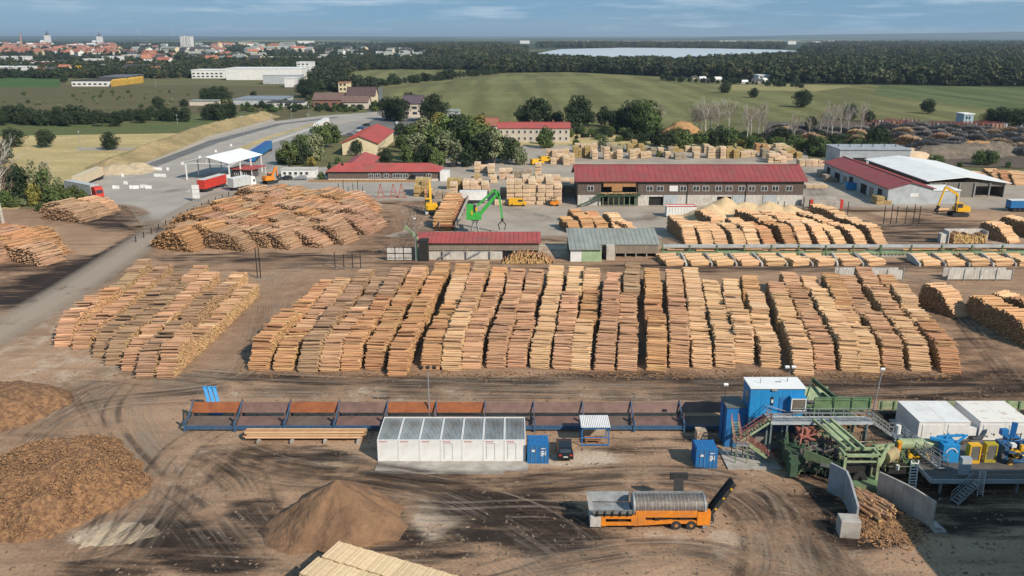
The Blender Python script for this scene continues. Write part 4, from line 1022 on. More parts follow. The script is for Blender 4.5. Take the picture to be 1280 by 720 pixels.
mb = MB(); mb.box(0, 7, 0, 5, 0, 2.6); part('wall', mb, mat('booth_dark', (.10,.09,.09), scale=1), t); mb = MB(); mb.box(-1, 8, -1, 9, 2.9, 3.2); part('roof', mb, ROOF_RED, t)
for x, y in ((-.8,-.8), (7.8,-.8), (-.8,8.8), (7.8,8.8)): mb = MB(); mb.box(x-.1, x+.1, y-.1, y+.1, 0, 2.9); part('post', mb, WHITE, t)
window_set(t, [(1.6, 1.5), (4.6, 1.5)], -.02, w=1.5, h=1.2)
t = thing('white_site_cabin', 'long white cabin with arched windows left of the brown office', 'cabin', (*g(352, 222), 0))
wc = g(394, 222)[0]-g(352, 222)[0]; mb = MB(); mb.box(0, wc, 0, 5, 0, 2.7); part('wall', mb, WHITE, t); mb = MB(); mb.box(-.2, wc+.2, -.2, 5.2, 2.7, 2.95); part('roof', mb, WHITE_DIRTY, t)
window_set(t, [(1.2+k*1.9, 1.5) for k in range(5)], -.02, w=1.1, h=1.1, two=False)
t = thing('weighing_display', 'tall white display stand of three stacked panels by the red lorry', 'sign', (*g(246, 252), 0))
for k in range(3): mb = MB(); mb.box(-1, 1, -.2, .2, 1.0+k*1.35, 2.25+k*1.35); part('panel', mb, WHITE, t)
mb = MB(); mb.box(-.9, -.75, -.1, .1, 0, 5); mb.box(.75, .9, -.1, .1, 0, 5); mb.box(-1.2, 1.2, -.5, .5, 0, .4); part('frame', mb, GALV, t)
# white bulk container and concrete bay
t = thing('bulk_container', 'white open bulk container with a red top edge beside the sawdust heap', 'container', (*g(833, 272), 0))
mb = MB(); wv = 8.0; mb.box(0, wv, 0, .12, .3, 3.0); mb.box(0, wv, 2.4, 2.52, .3, 3.0); mb.box(0, .12, .12, 2.4, .3, 3.0); mb.box(wv-.12, wv, .12, 2.4, .3, 3.0); mb.box(.12, wv-.12, .12, 2.4, .3, .5)
for k in range(11): mb.box(k*.78, k*.78+.12, -.06, 0, .3, 2.9)
part('body', mb, WHITE, t); mb = MB(); mb.box(-.03, wv+.03, -.1, .0, 3.0, 3.18); mb.box(-.03, wv+.03, 2.5, 2.6, 3.0, 3.18); part('top_edge', mb, RED, t)
t = thing('concrete_bay', 'pale concrete block wall with red painted ends beyond the pale stacks', 'wall', (*g(1012, 263), 0))
wb_ = g(1053, 263)[0]-g(1012, 263)[0]
for k in range(5):
    for j in range(3):
        mb = MB(); mb.box(.8+k*(wb_-1.6)/5+.02, .8+(k+1)*(wb_-1.6)/5-.02, 0, .8, j*.95, j*.95+.92); part('block', mb, CONC, t)
for x0 in (0, wb_-.78): mb = MB(); mb.box(x0, x0+.76, -.03, .83, 0, 3.0); part('red_end', mb, RED, t)
mb = MB(); mb.box(0, wb_, 5, 5.8, 0, 2.9); part('rear_block', mb, CONC, t)

# saw hall to the right of the picture: its shade lies across the lower right corner
t = thing('saw_hall', 'tall grey saw hall just right of the yard, casting shade over the corner', 'hall', (51, -8, 0))
mb = MB(); mb.box(0, .3, 0, 79, 0, 12)
for k in range(131): mb.box(-.08, 0, k*.6, k*.6+.3, .2, 11.8)
part('wall', mb, GREY_SHEET, t); mb = MB(); mb.box(.3, 40, 78.7, 79, 0, 12); part('gable_wall', mb, GREY_SHEET, t); mb = MB(); mb.box(-.4, 40, -.4, 79.4, 12, 12.4); part('roof', mb, ROOF_GREY, t)
# ---------------------------------------------------------------- front of the yard
# log trough of eleven bays
xL, xR = -40.4, 27.5; NB = 11; bw = (xR-xL)/NB
t = thing('log_trough', 'long steel log trough of eleven bays with blue frame, left of the blue cabin tower', 'conveyor', (xL, 94.4, 0))
for k in range(NB):
    x0 = k*bw; rust = k in (0, 2, 4, 5)
    mb = MB(); x1 = x0+bw-.12
    mb.add([(x0,2.75,1.3),(x1,2.75,1.3),(x1,3.55,2.42),(x0,3.55,2.42),(x0,2.81,1.27),(x1,2.81,1.27),(x1,3.63,2.39),(x0,3.63,2.39)], [(0,1,2,3),(7,6,5,4),(0,4,5,1),(1,5,6,2),(2,6,7,3),(3,7,4,0)])
    part('back_plate', mb, RUST if rust else PLATE, t, label='rust orange back plate' if rust else None)
    mb = MB(); mb.add([(x0,.35,.62),(x1,.35,.62),(x1,2.25,1.08),(x0,2.25,1.08),(x0,.35,.56),(x1,.35,.56),(x1,2.25,1.02),(x0,2.25,1.02)], [(0,1,2,3),(7,6,5,4),(0,4,5,1),(1,5,6,2),(2,6,7,3),(3,7,4,0)])
    part('floor_plate', mb, PLATE if k % 2 else mat('brown_floor_plate', (.15,.105,.085), rgb2=(.09,.065,.055), scale=.7, dirt=.4), t)
    mb = MB(); mb.box(x0, x1, 0, .16, .3, .62); part('front_beam', mb, BLUE_DK, t)
    mb = MB(); mb.box(x0, x1, .02, .2, .66, .78); part('lip', mb, BLUE_DK, t)
mb = MB(); mb.box(0, NB*bw, 2.05, 2.7, .35, .5); part('chain_bed_shade', mb, DARK, t)  # near-black colour stands for the shadow band in the chain recess
for k in range(NB+1):
    x0 = k*bw-.06
    mb = MB(); mb.box(x0-.1, x0+.1, -.12, .12, 0, 1.2); mb.beam((x0, 0, 1.2), (x0, 1.6, 1.3), .2, .25); mb.beam((x0, 3.9, 0), (x0, 3.9, 2.4), .2); mb.beam((x0, 1.6, 1.3), (x0, 3.7, 2.6), .12, .16); part('upright', mb, BLUE_DK, t)
    mb = MB(); mb.add([(x0-.05,.5,1.0),(x0-.05,1.0,1.0),(x0-.05,.8,2.2),(x0-.05,.5,2.2),(x0+.05,.5,1.0),(x0+.05,1.0,1.0),(x0+.05,.8,2.2),(x0+.05,.5,2.2)], [(3,2,1,0),(4,5,6,7),(0,1,5,4),(1,2,6,5),(2,3,7,6),(3,0,4,7)])
    mb.add([(x0-.05,2.7,.8),(x0-.05,3.3,.9),(x0-.05,3.9,2.75),(x0-.05,3.5,2.75),(x0+.05,2.7,.8),(x0+.05,3.3,.9),(x0+.05,3.9,2.75),(x0+.05,3.5,2.75)], [(3,2,1,0),(4,5,6,7),(0,1,5,4),(1,2,6,5),(2,3,7,6),(3,0,4,7)])
    part('gusset', mb, PLATE, t)
mb = MB(); 
for dx in (-.75, -.15, .45): mb.beam((2.6+dx, 4.2, .3), (1.2+dx, 6.4, 3.3), .42, .2)
mb.beam((.2, 6.3, 3.2), (2.0, 6.3, 3.2), .2); mb.beam((1.7,4.3,.4),(3.2,4.3,.4),.2); part('end_hoist', mb, BLUE_LT, t, label='bright blue inclined arm')
# pile of long poles on bearers
q = random.Random(3); t = thing('pole_rack', 'long pale poles lying on short bearers in front of the log trough', 'pole pile', (*g(303, 553), 0)); 
Lp = 14.8
for k in range(16):
    mb = MB(); L_ = Lp*q.uniform(.93,1.0); log_into(mb, (0,0,0), (1,0,0), .13+.03*q.random(), L_, 7)
    o = part('pole', mb, [BARK_ORANGE if k % 3 else PEELED, LOG_END], t); o.location = (Lp/2+q.uniform(-.2,.2), .2+(k % 6)*.30+.1*(k//6), .55+.27*(k//6)); o.rotation_euler = (0, 0, q.uniform(-.01,.01))
for k in range(4): mb = MB(); mb.box(2+k*4-.15, 2+k*4+.15, -.5, 2.2, 0, .4); part('bearer', mb, CONC, t)

# row of seven white containers with ribbed lids
x0 = g(472.5, 577)[0]; Yc = 86.8; wm = (g(657, 577)[0]-x0)/7; hc = 2.78; dc = 5.8
for k in range(7):
    t = thing('white_container', '%s of the seven white site containers with ribbed grey lids, counted from the left' % nth(k), 'container', (x0+k*wm, Yc, 0), 0, 'row of seven white containers')
    mb = MB(); mb.box(.05, wm-.05, .02, dc-.02, .12, hc-.12); part('wall', mb, WHITE, t)
    mb = MB()
    for xx in (0, wm-.12): mb.box(xx+.01, xx+.11, 0, .1, 0, hc); mb.box(xx+.01, xx+.11, dc-.1, dc, 0, hc+.1)
    mb.box(.11, wm-.11, 0, .1, 0, .12); mb.box(.11, wm-.11, 0, .1, hc-.12, hc); mb.box(.11, wm-.11, dc-.1, dc, hc-.02, hc+.1)
    for xx in (.01, wm-.11): mb.beam((xx+.05, .1, hc-.05), (xx+.05, dc-.1, hc+.05), .1)
    part('frame', mb, WHITE, t)
    mb = MB(); n = 14; 
    for j in range(n):
        xa = .14+j*(wm-.28)/n; xm_ = xa+(wm-.28)/n*.5; xb_ = xa+(wm-.28)/n
        mb.quad((xa,.14,hc-.09),(xm_,.14,hc-.02),(xm_,dc-.14,hc+.04),(xa,dc-.14,hc-.03)); mb.quad((xm_,.14,hc-.02),(xb_,.14,hc-.09),(xb_,dc-.14,hc-.03),(xm_,dc-.14,hc+.04))
    part('lid', mb, mat('ribbed_lid', (.30,.335,.355), rgb2=(.17,.175,.17), scale=.6, stretch=(1,.5,1), rough=.55, objv=.12, dirt=.3), t)
    mb = MB(); mb.box(.25, .8, -.012, 0, hc-.28, hc-.2); mb.box(.85, 1.1, -.012, 0, hc-.28, hc-.2); part('red_lettering', mb, RED, t)
    if k in (3, 5, 6):
        mb = MB(); mb.box(.35, .4, -.015, .02, .3, hc-.4); mb.box(1.3, 1.35, -.015, .02, .3, hc-.4); mb.box(.4, 1.3, -.015, .02, hc-.45, hc-.4); part('door_seam', mb, GREY_SHEET, t)
mb = MB(); mb.box(0, 17.2, -2.2, 0.0, 0, .12); mb.box(-1.3, 14.5, -2.8, -2.2, 0, .08)
o = part('concrete_slab', mb, CONC, None, 'structure', loc=(x0, Yc-.05, .0))

# blue small containers
def blue_container(label, x, y, w=2.45, d=2.4, h=2.45, rot=0.0):
    t = thing('blue_container', label, 'container', (x, y, 0), rot)
    mb = MB(); mb.box(.04, w-.04, .05, d-.04, .1, h-.06)
    for k in range(8): mb.box(-.0, .04, .2+k*.27, .33+k*.27, .2, h-.2); mb.box(w-.04, w, .2+k*.27, .33+k*.27, .2, h-.2)
    part('body', mb, BLUE, t)
    mb = MB(); mb.box(.1, w-.1, .1, d-.1, h-.06, h-.02)
    for k in range(7): mb.box(.15+k*.32, .28+k*.32, .12, d-.12, h-.02, h+.015)
    part('roof', mb, BLUE, t)
    for xx in (0, w-.12):
        for yy in (0, d-.12): mb = MB(); mb.box(xx, xx+.12, yy, yy+.12, 0, h); part('corner_post', mb, BLUE, t)
    for zz in (0, h-.14): mb = MB(); mb.box(.12, w-.12, 0, .1, zz, zz+.14); part('cross_rail', mb, BLUE, t)
    for k in (0, 1):
        xa = .14+k*(w-.26)/2; xb_ = xa+(w-.3)/2
        mb = MB(); mb.box(xa, xb_, .0, .05, .16, h-.16); part('door', mb, BLUE, t)
        mb = MB(); 
        for f in (.3, .75): mb.tube((xa+(xb_-xa)*f, -.05, .2), (xa+(xb_-xa)*f, -.05, h-.2), .022, n=6)
        part('lock_rod', mb, GALV, t)
    mb = MB(); mb.box(1.5, 1.62, -.03, -.0, .95, 1.6); mb.box(1.62, 1.9, -.03, -.0, 1.5, 1.6); mb.box(1.66, 1.78, -.03, -.0, .95, 1.4); mb.box(1.82, 1.95, -.03, -.0, 1.15, 1.4); mb.box(2.0, 2.12, -.03, -.0, 1.0, 1.6); mb.box(1.5, 2.1, -.03, 0, 1.85, 1.95)
    part('white_mark', mb, WHITE, t)
    mb = MB(); mb.box(.5, .85, -.03, 0, 1.5, 1.75); part('plate', mb, WHITE, t)
    return t
blue_container('small blue container butted against the right end of the white container row', 1.75, 86.35)
blue_container('small blue container standing alone near the blue cabin tower', 20.75, 85.2)
mb = MB()
for k in range(5):
    for j in range(2): mb.box(j*.62, j*.62+.6, 0, 1.5, .15+k*.26, .38+k*.26)
mb.box(0,.2,0,1.5,0,.15); mb.box(1,1.2,0,1.5,0,.15)
solo('timber_pallet', mb, SAWN, 'small stack of sawn blocks behind the lone blue container', 'pallet', (*g(871, 554), 0))

# shelter with blue frame
Xs, Ys = g(726.5, 558); t = thing('open_shelter', 'open shelter with blue posts and a white corrugated roof beside the black car', 'shelter', (Xs, Ys, 0))
ws = g(761, 558)[0]-Xs; hs = 2.5; ds = 2.6
for x in (.06, ws-.06):
    for y in (.06, ds): mb = MB(); mb.box(x-.06, x+.06, y-.06, y+.06, 0, hs); part('post', mb, BLUE, t)
mb = MB(); mb.box(0, ws, .0, .12, hs-.25, hs); mb.box(.12, ws-.12, 0, .08, .1, .25); mb.box(.12, ws-.12, 0, .06, 1.1, 1.2); mb.box(0, ws, ds-.1, ds, hs-.25, hs); part('rail', mb, BLUE, t)
mb = MB(); n = 16
for j in range(n):
    xa = -.1+j*(ws+.2)/n; xm_ = xa+(ws+.2)/n/2; xb_ = xa+(ws+.2)/n
    mb.quad((xa,-.2,hs+.02),(xm_,-.2,hs+.1),(xm_,ds+.2,hs+.3),(xa,ds+.2,hs+.22)); mb.quad((xm_,-.2,hs+.1),(xb_,-.2,hs+.02),(xb_,ds+.2,hs+.22),(xm_,ds+.2,hs+.3))
part('roof', mb, WHITE, t)
mb = MB(); mb.box(.2, ws-.2, ds-.4, ds-.3, .3, 2.1); part('back_panel', mb, mat('mesh_tan', (.42,.33,.24), scale=3), t)
mb = MB(); mb.box(.5, ws-.9, .5, 1.5, .5, .62); mb.box(.6, .7, .6, .7, 0, .5); mb.box(ws-1.1, ws-1.0, .6, .7, 0, .5); part('bench', mb, mat('bench_wood', (.42,.2,.1), scale=3), t)

# black estate car
def car(label, loc, rz, paint, L=4.4, W=1.8, H=1.5, name='parked_car', group=None, simple=False):
    t = thing(name, label, 'car', loc, rz, group)
    key = ('car', paint.name, L, W, H)
    if key not in MESH:
        prof = [(0,.35),(0,.75),(.12,.95),(.25,1.02),(.55,H-.1),(.9,H),(2.3,H),(2.75,H-.12),(3.35,1.0),(4.1,.88),(L-.05,.72),(L,.35)]
        mb = MB(); n = len(prof); rows = []
        for f, wd in ((-1, 1), (-.86, 1), (.86, 1), (1, 1)):
            rows.append([(f*W/2*(1.0 if z < 1.05 else .8), y, z) for y, z in prof])
        # body shell built from shaped cross rows
        vs = [p for r_ in rows for p in r_]; fs = []
        for r_ in range(3):
            for k in range(n): fs.append((r_*n+k, r_*n+(k+1) % n, (r_+1)*n+(k+1) % n, (r_+1)*n+k))
        fs.append(tuple(range(n-1, -1, -1))); fs.append(tuple(range(3*n, 4*n)))
        mb.add(vs, fs); body = mb.mesh('body', [paint])
        mb = MB(); mb.add([(-.6,.22,1.06),(.6,.22,1.06),(.6,.5,H-.14),(-.6,.5,H-.14)], [(0,1,2,3)]); mb.add([(-.62,2.8,H-.16),(.62,2.8,H-.16),(.7,3.38,1.03),(-.7,3.38,1.03)], [(0,3,2,1)])
        for s in (-1, 1): mb.quad((s*(W/2*.82+.02), .75, H-.12), (s*(W/2*.82+.02), 2.7, H-.12), (s*(W/2*.95), 3.1, 1.06), (s*(W/2*.95), .55, 1.06))
        gl = mb.mesh('window', [GLASS])
        mb = MB(); mb.wheel((0,0,0), .32, .22, 12, 'x'); wh = mb.mesh('wheel', [BLACK]); mb = MB(); mb.wheel((0,0,0), .18, .24, 8, 'x'); rim = mb.mesh('rim', [GALV])
        mb = MB(); mb.box(-.26, .26, -.02, .01, .6, .72); pl = mb.mesh('number_plate', [WHITE])
        mb = MB(); mb.box(-.15, .15, -.02, .06, 0, .16); tl = mb.mesh('tail_light', [RED])
        MESH[key] = (body, gl, wh, rim, pl, tl)
    b_, gl, wh, rim, pl, tl = MESH[key]
    link('body', b_, t); link('windows', gl, t)
    for x in (-W/2+.1, W/2-.1):
        for y in (.85, L-.85): o = link('wheel', wh, t); o.location = (x, y, .32); link('rim', rim, o)
    if not simple:
        link('number_plate', pl, t)
        for x in (-.62, .62): o = link('tail_light', tl, t); o.location = (x, 0, .78)
    return t
car('black estate car parked beside the blue container', (6.15, 86.6, .05), 0, CARBLACK)
# mounds
chipm = mat('bark_chips', (.30,.165,.08), rgb2=(.15,.08,.045), scale=1.6, detail=10, contrast=(.4,.6), bump=.25, bscale=4)
loam = mat('loam_heap', (.235,.135,.075), rgb2=(.155,.088,.05), scale=.4, detail=12, contrast=(.38,.62), bump=.16, bscale=2.5)
dust = mat('sawdust', (.62,.46,.27), rgb2=(.52,.37,.21), scale=.5, bump=.06)
def chip_h(X, Y):
    cx, cy = g(62, 612); u = (X-cx)/10.5; v = (Y-cy)/11.5; d = np.sqrt(u*u+v*v)+(.5-fbm(X/5, Y/5, 3, 4))*.5
    return np.clip(4.2*(1-d**1.6), 0, 3.6)
o = mound_mesh('bark_chip_heap', None, chip_h, 240, 240, chipm, -60, -28, 62, 96, seed=3, rough=.5, fine=.22); tag(o, 'large rough heap of brown bark chips at the left edge', 'chip heap')
q = random.Random(8); mb = MB()
for k in range(16000):
    x = q.uniform(-58,-31); y = q.uniform(65,94); 
    hh = float(chip_h(np.array([x]), np.array([y]))[0])
    if hh < .15: continue
    mb.cbox(x, y, hh+q.uniform(-.05,.28), q.uniform(.08,.34), q.uniform(.04,.1), .03, q.uniform(0,6.3), q.uniform(-.6,.6), q.uniform(-.6,.6))
sl_ = part('loose_chips', mb, mat('loose_chip', (.38,.21,.10), rgb2=(.18,.10,.055), scale=2, island=.5), o, 'stuff')
def chip2_h(X, Y):
    cx, cy = g(-10, 512); d = np.sqrt(((X-cx)/9.5)**2+((Y-cy)/8)**2)+(.5-fbm(X/5, Y/5, 3, 14))*.4; return np.clip(3.2*(1-d**1.5), 0, 2.6)
o = mound_mesh('bark_chip_heap', None, chip2_h, 120, 110, chipm, -84, -50, 88, 122, seed=5, rough=.4, fine=.15); tag(o, 'smaller heap of bark chips cut by the left edge, above the large one', 'chip heap')
def loam_h(X, Y):
    cx, cy = g(424, 650); u = (X-cx)/6.8; v = (Y-cy)/6.4; a = np.arctan2(v, u); d = np.sqrt(u*u+v*v)*(1+.06*np.sin(3*a)+.05*np.sin(7*a+1)+.03*np.sin(13*a))
    cx2, cy2 = g(384, 666); d2 = np.sqrt(((X-cx2)/4.4)**2+((Y-cy2)/3.6)**2)
    return np.maximum(4.6*(1-d), 1.9*(1-d2))
o = mound_mesh('loam_heap', None, loam_h, 200, 170, loam, -32, -4, 62, 88, seed=9, rough=.3, fine=.1); tag(o, 'conical brown soil heap in front of the containers', 'soil heap')
def spill_h(X, Y):
    cx, cy = g(150, 668); u = X-cx; v = Y-cy; d = np.sqrt(((u*.97+v*.25)/4.3)**2+((-u*.25+v*.97)/1.9)**2)+(.5-fbm(X/1.6, Y/1.6, 4, 8))*1.1; return np.clip(.22*(1-d), 0, .1)
mound_mesh('sawdust_spill', None, spill_h, 120, 80, mat('sawdust_pale', (.62,.49,.34), rgb2=(.46,.35,.24), scale=1.5, bump=.03), g(150,668)[0]-6, g(150,668)[0]+6, g(150,668)[1]-4, g(150,668)[1]+4, kind='stuff', seed=4, rough=.02)
def saw_h(X, Y):
    h = 0
    for px, py, rx, ry, hh in ((930,273,18,9,4.6),(905,272,10,8,5.8),(960,274,13,8,4.9),(888,275,9,8,4.6),(985,275,10,7,4.2),(1010,282,8,8,2.0)):
        cx, cy = g(px, py); d = np.sqrt(((X-cx)/rx)**2+((Y-cy)/ry)**2); h = np.maximum(h, hh*(1-d))
    return h
o = mound_mesh('sawdust_heap', None, saw_h, 160, 90, dust, 44, 98, 200, 240, seed=2, rough=.3, fine=.05); tag(o, 'pale sawdust heap against the long brown shed', 'sawdust heap')
for (px, py, rx, ry, hh, lab) in ((150,216,12,6,3.0,'pale gravel bank at the end of the dry meadow'), (176,212,8,4,2.6,'lower pale gravel heap beside the gate apron')):
    cx, cy = g(px, py)
    def f(X, Y): 
        d = np.sqrt(((X-cx)/rx)**2+((Y-cy)/ry)**2)+(.5-fbm(X/4, Y/4, 3, 4))*.5; return np.clip(hh*1.3*(1-d), 0, hh)
    o = mound_mesh('gravel_bank', None, f, 80, 60, mat('pale_gravel', (.46,.37,.25), rgb2=(.38,.30,.20), scale=.8, bump=.1), cx-20, cx+20, cy-12, cy+12, seed=4, rough=.3); tag(o, lab, 'gravel heap')
# dry bank along the outer lane
def bank_h(X, Y):
    A = gp([(140,208),(250,166),(330,146)]); h = np.zeros_like(X)
    for (x1, y1), (x2, y2) in zip(A[:-1], A[1:]):
        dx, dy = x2-x1, y2-y1; L2_ = dx*dx+dy*dy; tt = np.clip(((X-x1)*dx+(Y-y1)*dy)/L2_, 0, 1); d = np.hypot(X-x1-tt*dx, Y-y1-tt*dy); h = np.maximum(h, 3.2*np.clip(1-d/9, 0, 1))
    return h*(.7+.6*fbm(X/8, Y/8, 3, 2))
o = mound_mesh('dry_bank', None, bank_h, 130, 170, field_mat('bank_grass', (.42,.31,.17), (.27,.21,.11), (.2,.17,.08), .05, .6), -210, -105, 290, 560, kind='structure', seed=4, rough=.5)

# big packs of sawn boards in the foreground
def board_pack(name, label, c, rz, L, W, H, group=None, mats=SAWN, nw=7, nh=6, nl=1):
    t = thing(name, label, 'timber pack', c, rz, group); q = random.Random(int(c[0]*10+c[1]))
    key = ('pack', L, W, H, mats.name, nw, nh, nl)
    if key not in MESH:
        mb = MB(); qq = random.Random(1)
        for i in range(nw):
            for k in range(nh):
                for l in range(nl):
                    y0 = -W/2+i*W/nw; z0 = .12+k*(H-.12)/nh; e = qq.uniform(-.06,.06)
                    mb.box(-L/2+l*L/nl+e+.01, -L/2+(l+1)*L/nl+e-.01, y0+.012, y0+W/nw-.012, z0+.01, z0+(H-.12)/nh-.012)
        bd = mb.mesh('boards', [mats]); mb = MB()
        for x in (-L*.35, 0, L*.35): mb.box(x-.06, x+.06, -W/2, W/2, 0, .12)
        MESH[key] = (bd, mb.mesh('bearer', [SAWN_GREY]))
    link('boards', MESH[key][0], t, 'stuff'); link('bearers', MESH[key][1], t)
    return t
# ---------------------------------------------------------------- timber packs cut by the lower edge
v0 = Vector((-15.83, 66.54)); v1 = Vector((-4.42, 61.35)); vw = Vector((-16.76, 64.15)); u = (v1-v0).normalized(); rzp = math.atan2(u.y, u.x)
nvec = Vector((u.y, -u.x))
for r_ in range(2):
    for k in range(8):
        c = v0+u*(1.25+k*2.42)+nvec*(1.35+r_*2.75)-u*(r_*.25)
        for lev in range(3):
            board_pack('timber_pack', 'sawn board pack, %s along the %s stack at the bottom edge, %s layer' % (nth(k), ('rear', 'front')[r_], ('bottom', 'middle', 'top')[lev]),
                       (c.x+rnd.uniform(-.06,.06), c.y, lev*1.0), rzp+R(90)+rnd.uniform(-.012,.012), 2.6, 2.36, 1.0, 'board packs in the foreground stacks', mats=SAWN_CREAM, nw=13, nh=7)

# ---------------------------------------------------------------- orange drum screen on a trailer
t = thing('drum_screen', 'orange mobile drum screen with a steel drum and raised black belt', 'screening machine', (7.9, 72.9, 0))
mb = MB(); mb.box(4.3, 11.1, -.02, .25, 1.4, 2.05); mb.box(10.4, 11.7, -.06, .5, .55, 2.05); mb.box(4.6, 10.4, -.01, .2, .75, 1.0); mb.box(4.5, 5.3, -.05, .5, .55, 2.0)
mb.box(4.6, 11.1, 2.2, 2.45, .75, 1.95); mb.beam((4.2,.2,.55),(8.0,.2,.85),.35,.3); mb.box(7.8, 11.4, 0, .22, .68, .9); mb.box(4.6, 11.0, .25, 2.2, 1.9, 1.95)
part('side_frame', mb, ORANGE, t)
mb = MB(); mb.box(1.0, 4.5, -.04, .12, 1.25, 1.62); mb.box(1.0, 4.5, -.03, .12, .5, .85); mb.box(.9, 1.35, -.05, .3, .45, 1.6); mb.box(3.9, 4.5, -.02, .12, .85, 1.25); part('hopper_frame', mb, ORANGE, t)
mb = MB(); mb.tube((4.3, 1.25, 2.05), (11.4, 1.25, 2.05), 1.08, 1.08, 30); part('drum', mb, STEEL, t, smooth=False)
mb = MB()
for k in range(19): 
    x = 4.5+k*.36; mb.tube((x, 1.25, 2.05), (x+.05, 1.25, 2.05), 1.11, 1.11, 30)
part('drum_rib', mb, GALV, t)
mb = MB(); mb.tube((4.1,1.25,2.05),(4.3,1.25,2.05),1.2,1.2,30); mb.tube((11.1,1.25,2.05),(11.3,1.25,2.05),1.18,1.18,30); mb.box(4.3,11.3,2.2,2.35,2.2,2.95); part('drum_hood', mb, GALV, t)
mb = MB(); mb.add([(.3,.0,1.75),(3.95,.0,1.75),(3.95,-.15,2.3),(-.3,-.15,2.3),(.3,.06,1.75),(3.95,.06,1.75),(3.95,-.08,2.3),(-.3,-.08,2.3)], [(0,1,2,3),(7,6,5,4),(0,4,5,1),(1,5,6,2),(2,6,7,3),(3,7,4,0)])
mb.add([(.3,2.4,1.75),(3.95,2.4,1.75),(3.95,2.7,2.7),(-.4,2.7,2.7),(.3,2.46,1.75),(3.95,2.46,1.75),(3.95,2.77,2.7),(-.4,2.77,2.7)], [(0,1,2,3),(7,6,5,4),(0,4,5,1),(1,5,6,2),(2,6,7,3),(3,7,4,0)])
mb.box(.3, 3.95, .06, 2.4, 1.55, 1.65)
mb.quad((.3,0,1.65),(-.35,-.15,2.4),(-.4,2.7,2.7),(.3,2.4,1.65)); part('hopper', mb, mat('hopper_steel', (.34,.36,.37), rgb2=(.22,.22,.22), scale=1.2, metal=.2, rough=.4, dirt=.3), t)
mb = MB()
for k in range(5): mb.box(.5+k*.75, .58+k*.75, -.22, -.02, 1.62, 2.2)
mb.box(.3, 3.95, -.1, .1, 1.62, 1.78); part('hopper_rib', mb, DARK, t)
mb = MB(); mb.box(-.15, .95, -.02, 2.2, .35, 1.5); mb.box(.0, .9, -.04, .0, .55, 1.3); part('engine_cover', mb, WHITE_DIRTY, t)
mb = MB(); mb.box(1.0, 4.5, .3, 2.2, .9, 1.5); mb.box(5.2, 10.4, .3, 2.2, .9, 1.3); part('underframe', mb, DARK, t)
mb = MB(); mb.beam((11.6, 1.2, .7), (14.0, 1.25, 4.7), 1.25, .18); mb.beam((11.5, .62, .75), (14.0, .62, 4.75), .1, .4); mb.beam((11.5, 1.82, .75), (14.0, 1.86, 4.75), .1, .4); mb.box(11.3, 12.2, .5, 1.9, .4, 1.0); part('discharge_belt', mb, BLACK, t)
mb = MB(); mb.tube((13.0,.5,3.2),(13.0,.56,3.2),.12,.12,8); mb.tube((12.3,.5,2.0),(12.3,.56,2.0),.12,.12,8); mb.box(13.6,13.8,.5,.56,4.1,4.3); part('belt_marker', mb, YELLOW, t)
mb = MB(); mb.beam((9.0, 2.5, 1.5), (9.4, 5.0, 3.4), 1.0, .14); mb.box(8.5,10.3,4.6,5.0,3.0,3.6); part('side_belt', mb, BLACK, t)
for x in (8.35, 9.85):
    for y in (.12, 2.25):
        mb = MB(); mb.wheel((x, y, .5), .5, .32, 18); w_o = part('wheel', mb, BLACK, t)
        mb = MB(); mb.wheel((x, y, .5), .24, .36, 12); part('rim', mb, STEEL, w_o); 
        mb = MB(); mb.wheel((x, y, .5), .12, .42, 8); part('hub', mb, ORANGE, w_o)
mb = MB(); mb.box(10.6, 12.0, .0, .5, .5, .62); mb.box(11.0,11.4,0,.1,.2,.5); part('rear_bar', mb, GALV, t)
mb = MB(); mb.beam((3.8,.3,0),(3.8,.3,.9),.12); mb.box(3.55,4.05,.1,.5,0,.06); part('support_leg', mb, DARK, t)

# ---------------------------------------------------------------- blue cabin tower
t = thing('cabin_tower', 'bright blue control cabin with a pale roof standing on a blue and concrete base', 'control cabin', (25.0, 88.2, 0))
mb = MB(); mb.box(2.7, 8.6, 1.6, 4.6, 0, 2.3); part('concrete_base', mb, CONC_DK, t)
mb = MB(); mb.box(2.6, 8.7, 1.4, 4.7, 2.3, 4.3)
for k in range(12): mb.box(2.65+k*.5, 2.7+k*.5, 1.37, 1.4, 2.35, 4.25)
part('lower_storey', mb, BLUE_DK, t)
mb = MB(); mb.box(2.6, 8.8, 1.3, 4.2, 4.3, 7.95)
for k in range(6): mb.box(2.6+k*1.24, 2.64+k*1.24, 1.275, 1.3, 4.35, 7.9)
part('cabin_wall', mb, BLUE_LT, t)
mb = MB(); mb.box(2.5, 8.9, 1.15, 4.35, 7.95, 8.1); part('roof', mb, WHITE_ROOF, t)
mb = MB(); mb.tube((4.0,2.5,8.1),(4.0,2.5,8.7),.04,n=6); mb.tube((7.3,3.0,8.1),(7.3,3.0,8.8),.05,n=6); mb.cbox(6.2,2.8,8.16,.6,.12,.08); mb.box(5.0,5.6,1.1,1.3,7.7,7.9); part('roof_fitting', mb, GALV, t)
mb = MB(); mb.box(7.1, 8.9, .6, 1.3, 5.4, 5.5); mb.box(7.1, 8.9, .55, 1.3, 7.0, 7.1); mb.box(7.1,7.2,.6,1.3,5.5,7.0); mb.box(8.8,8.9,.6,1.3,5.5,7.0); w_o = part('bay_window', mb, BLUE_LT, t)
mb = MB(); mb.box(7.15, 7.25, .52, .6, 5.45, 7.0); mb.box(8.75, 8.85, .52, .6, 5.45, 7.0); mb.box(7.25, 8.75, .52, .6, 5.45, 5.55); mb.box(7.25, 8.75, .52, .6, 6.9, 7.0); part('frame', mb, WHITE, w_o)
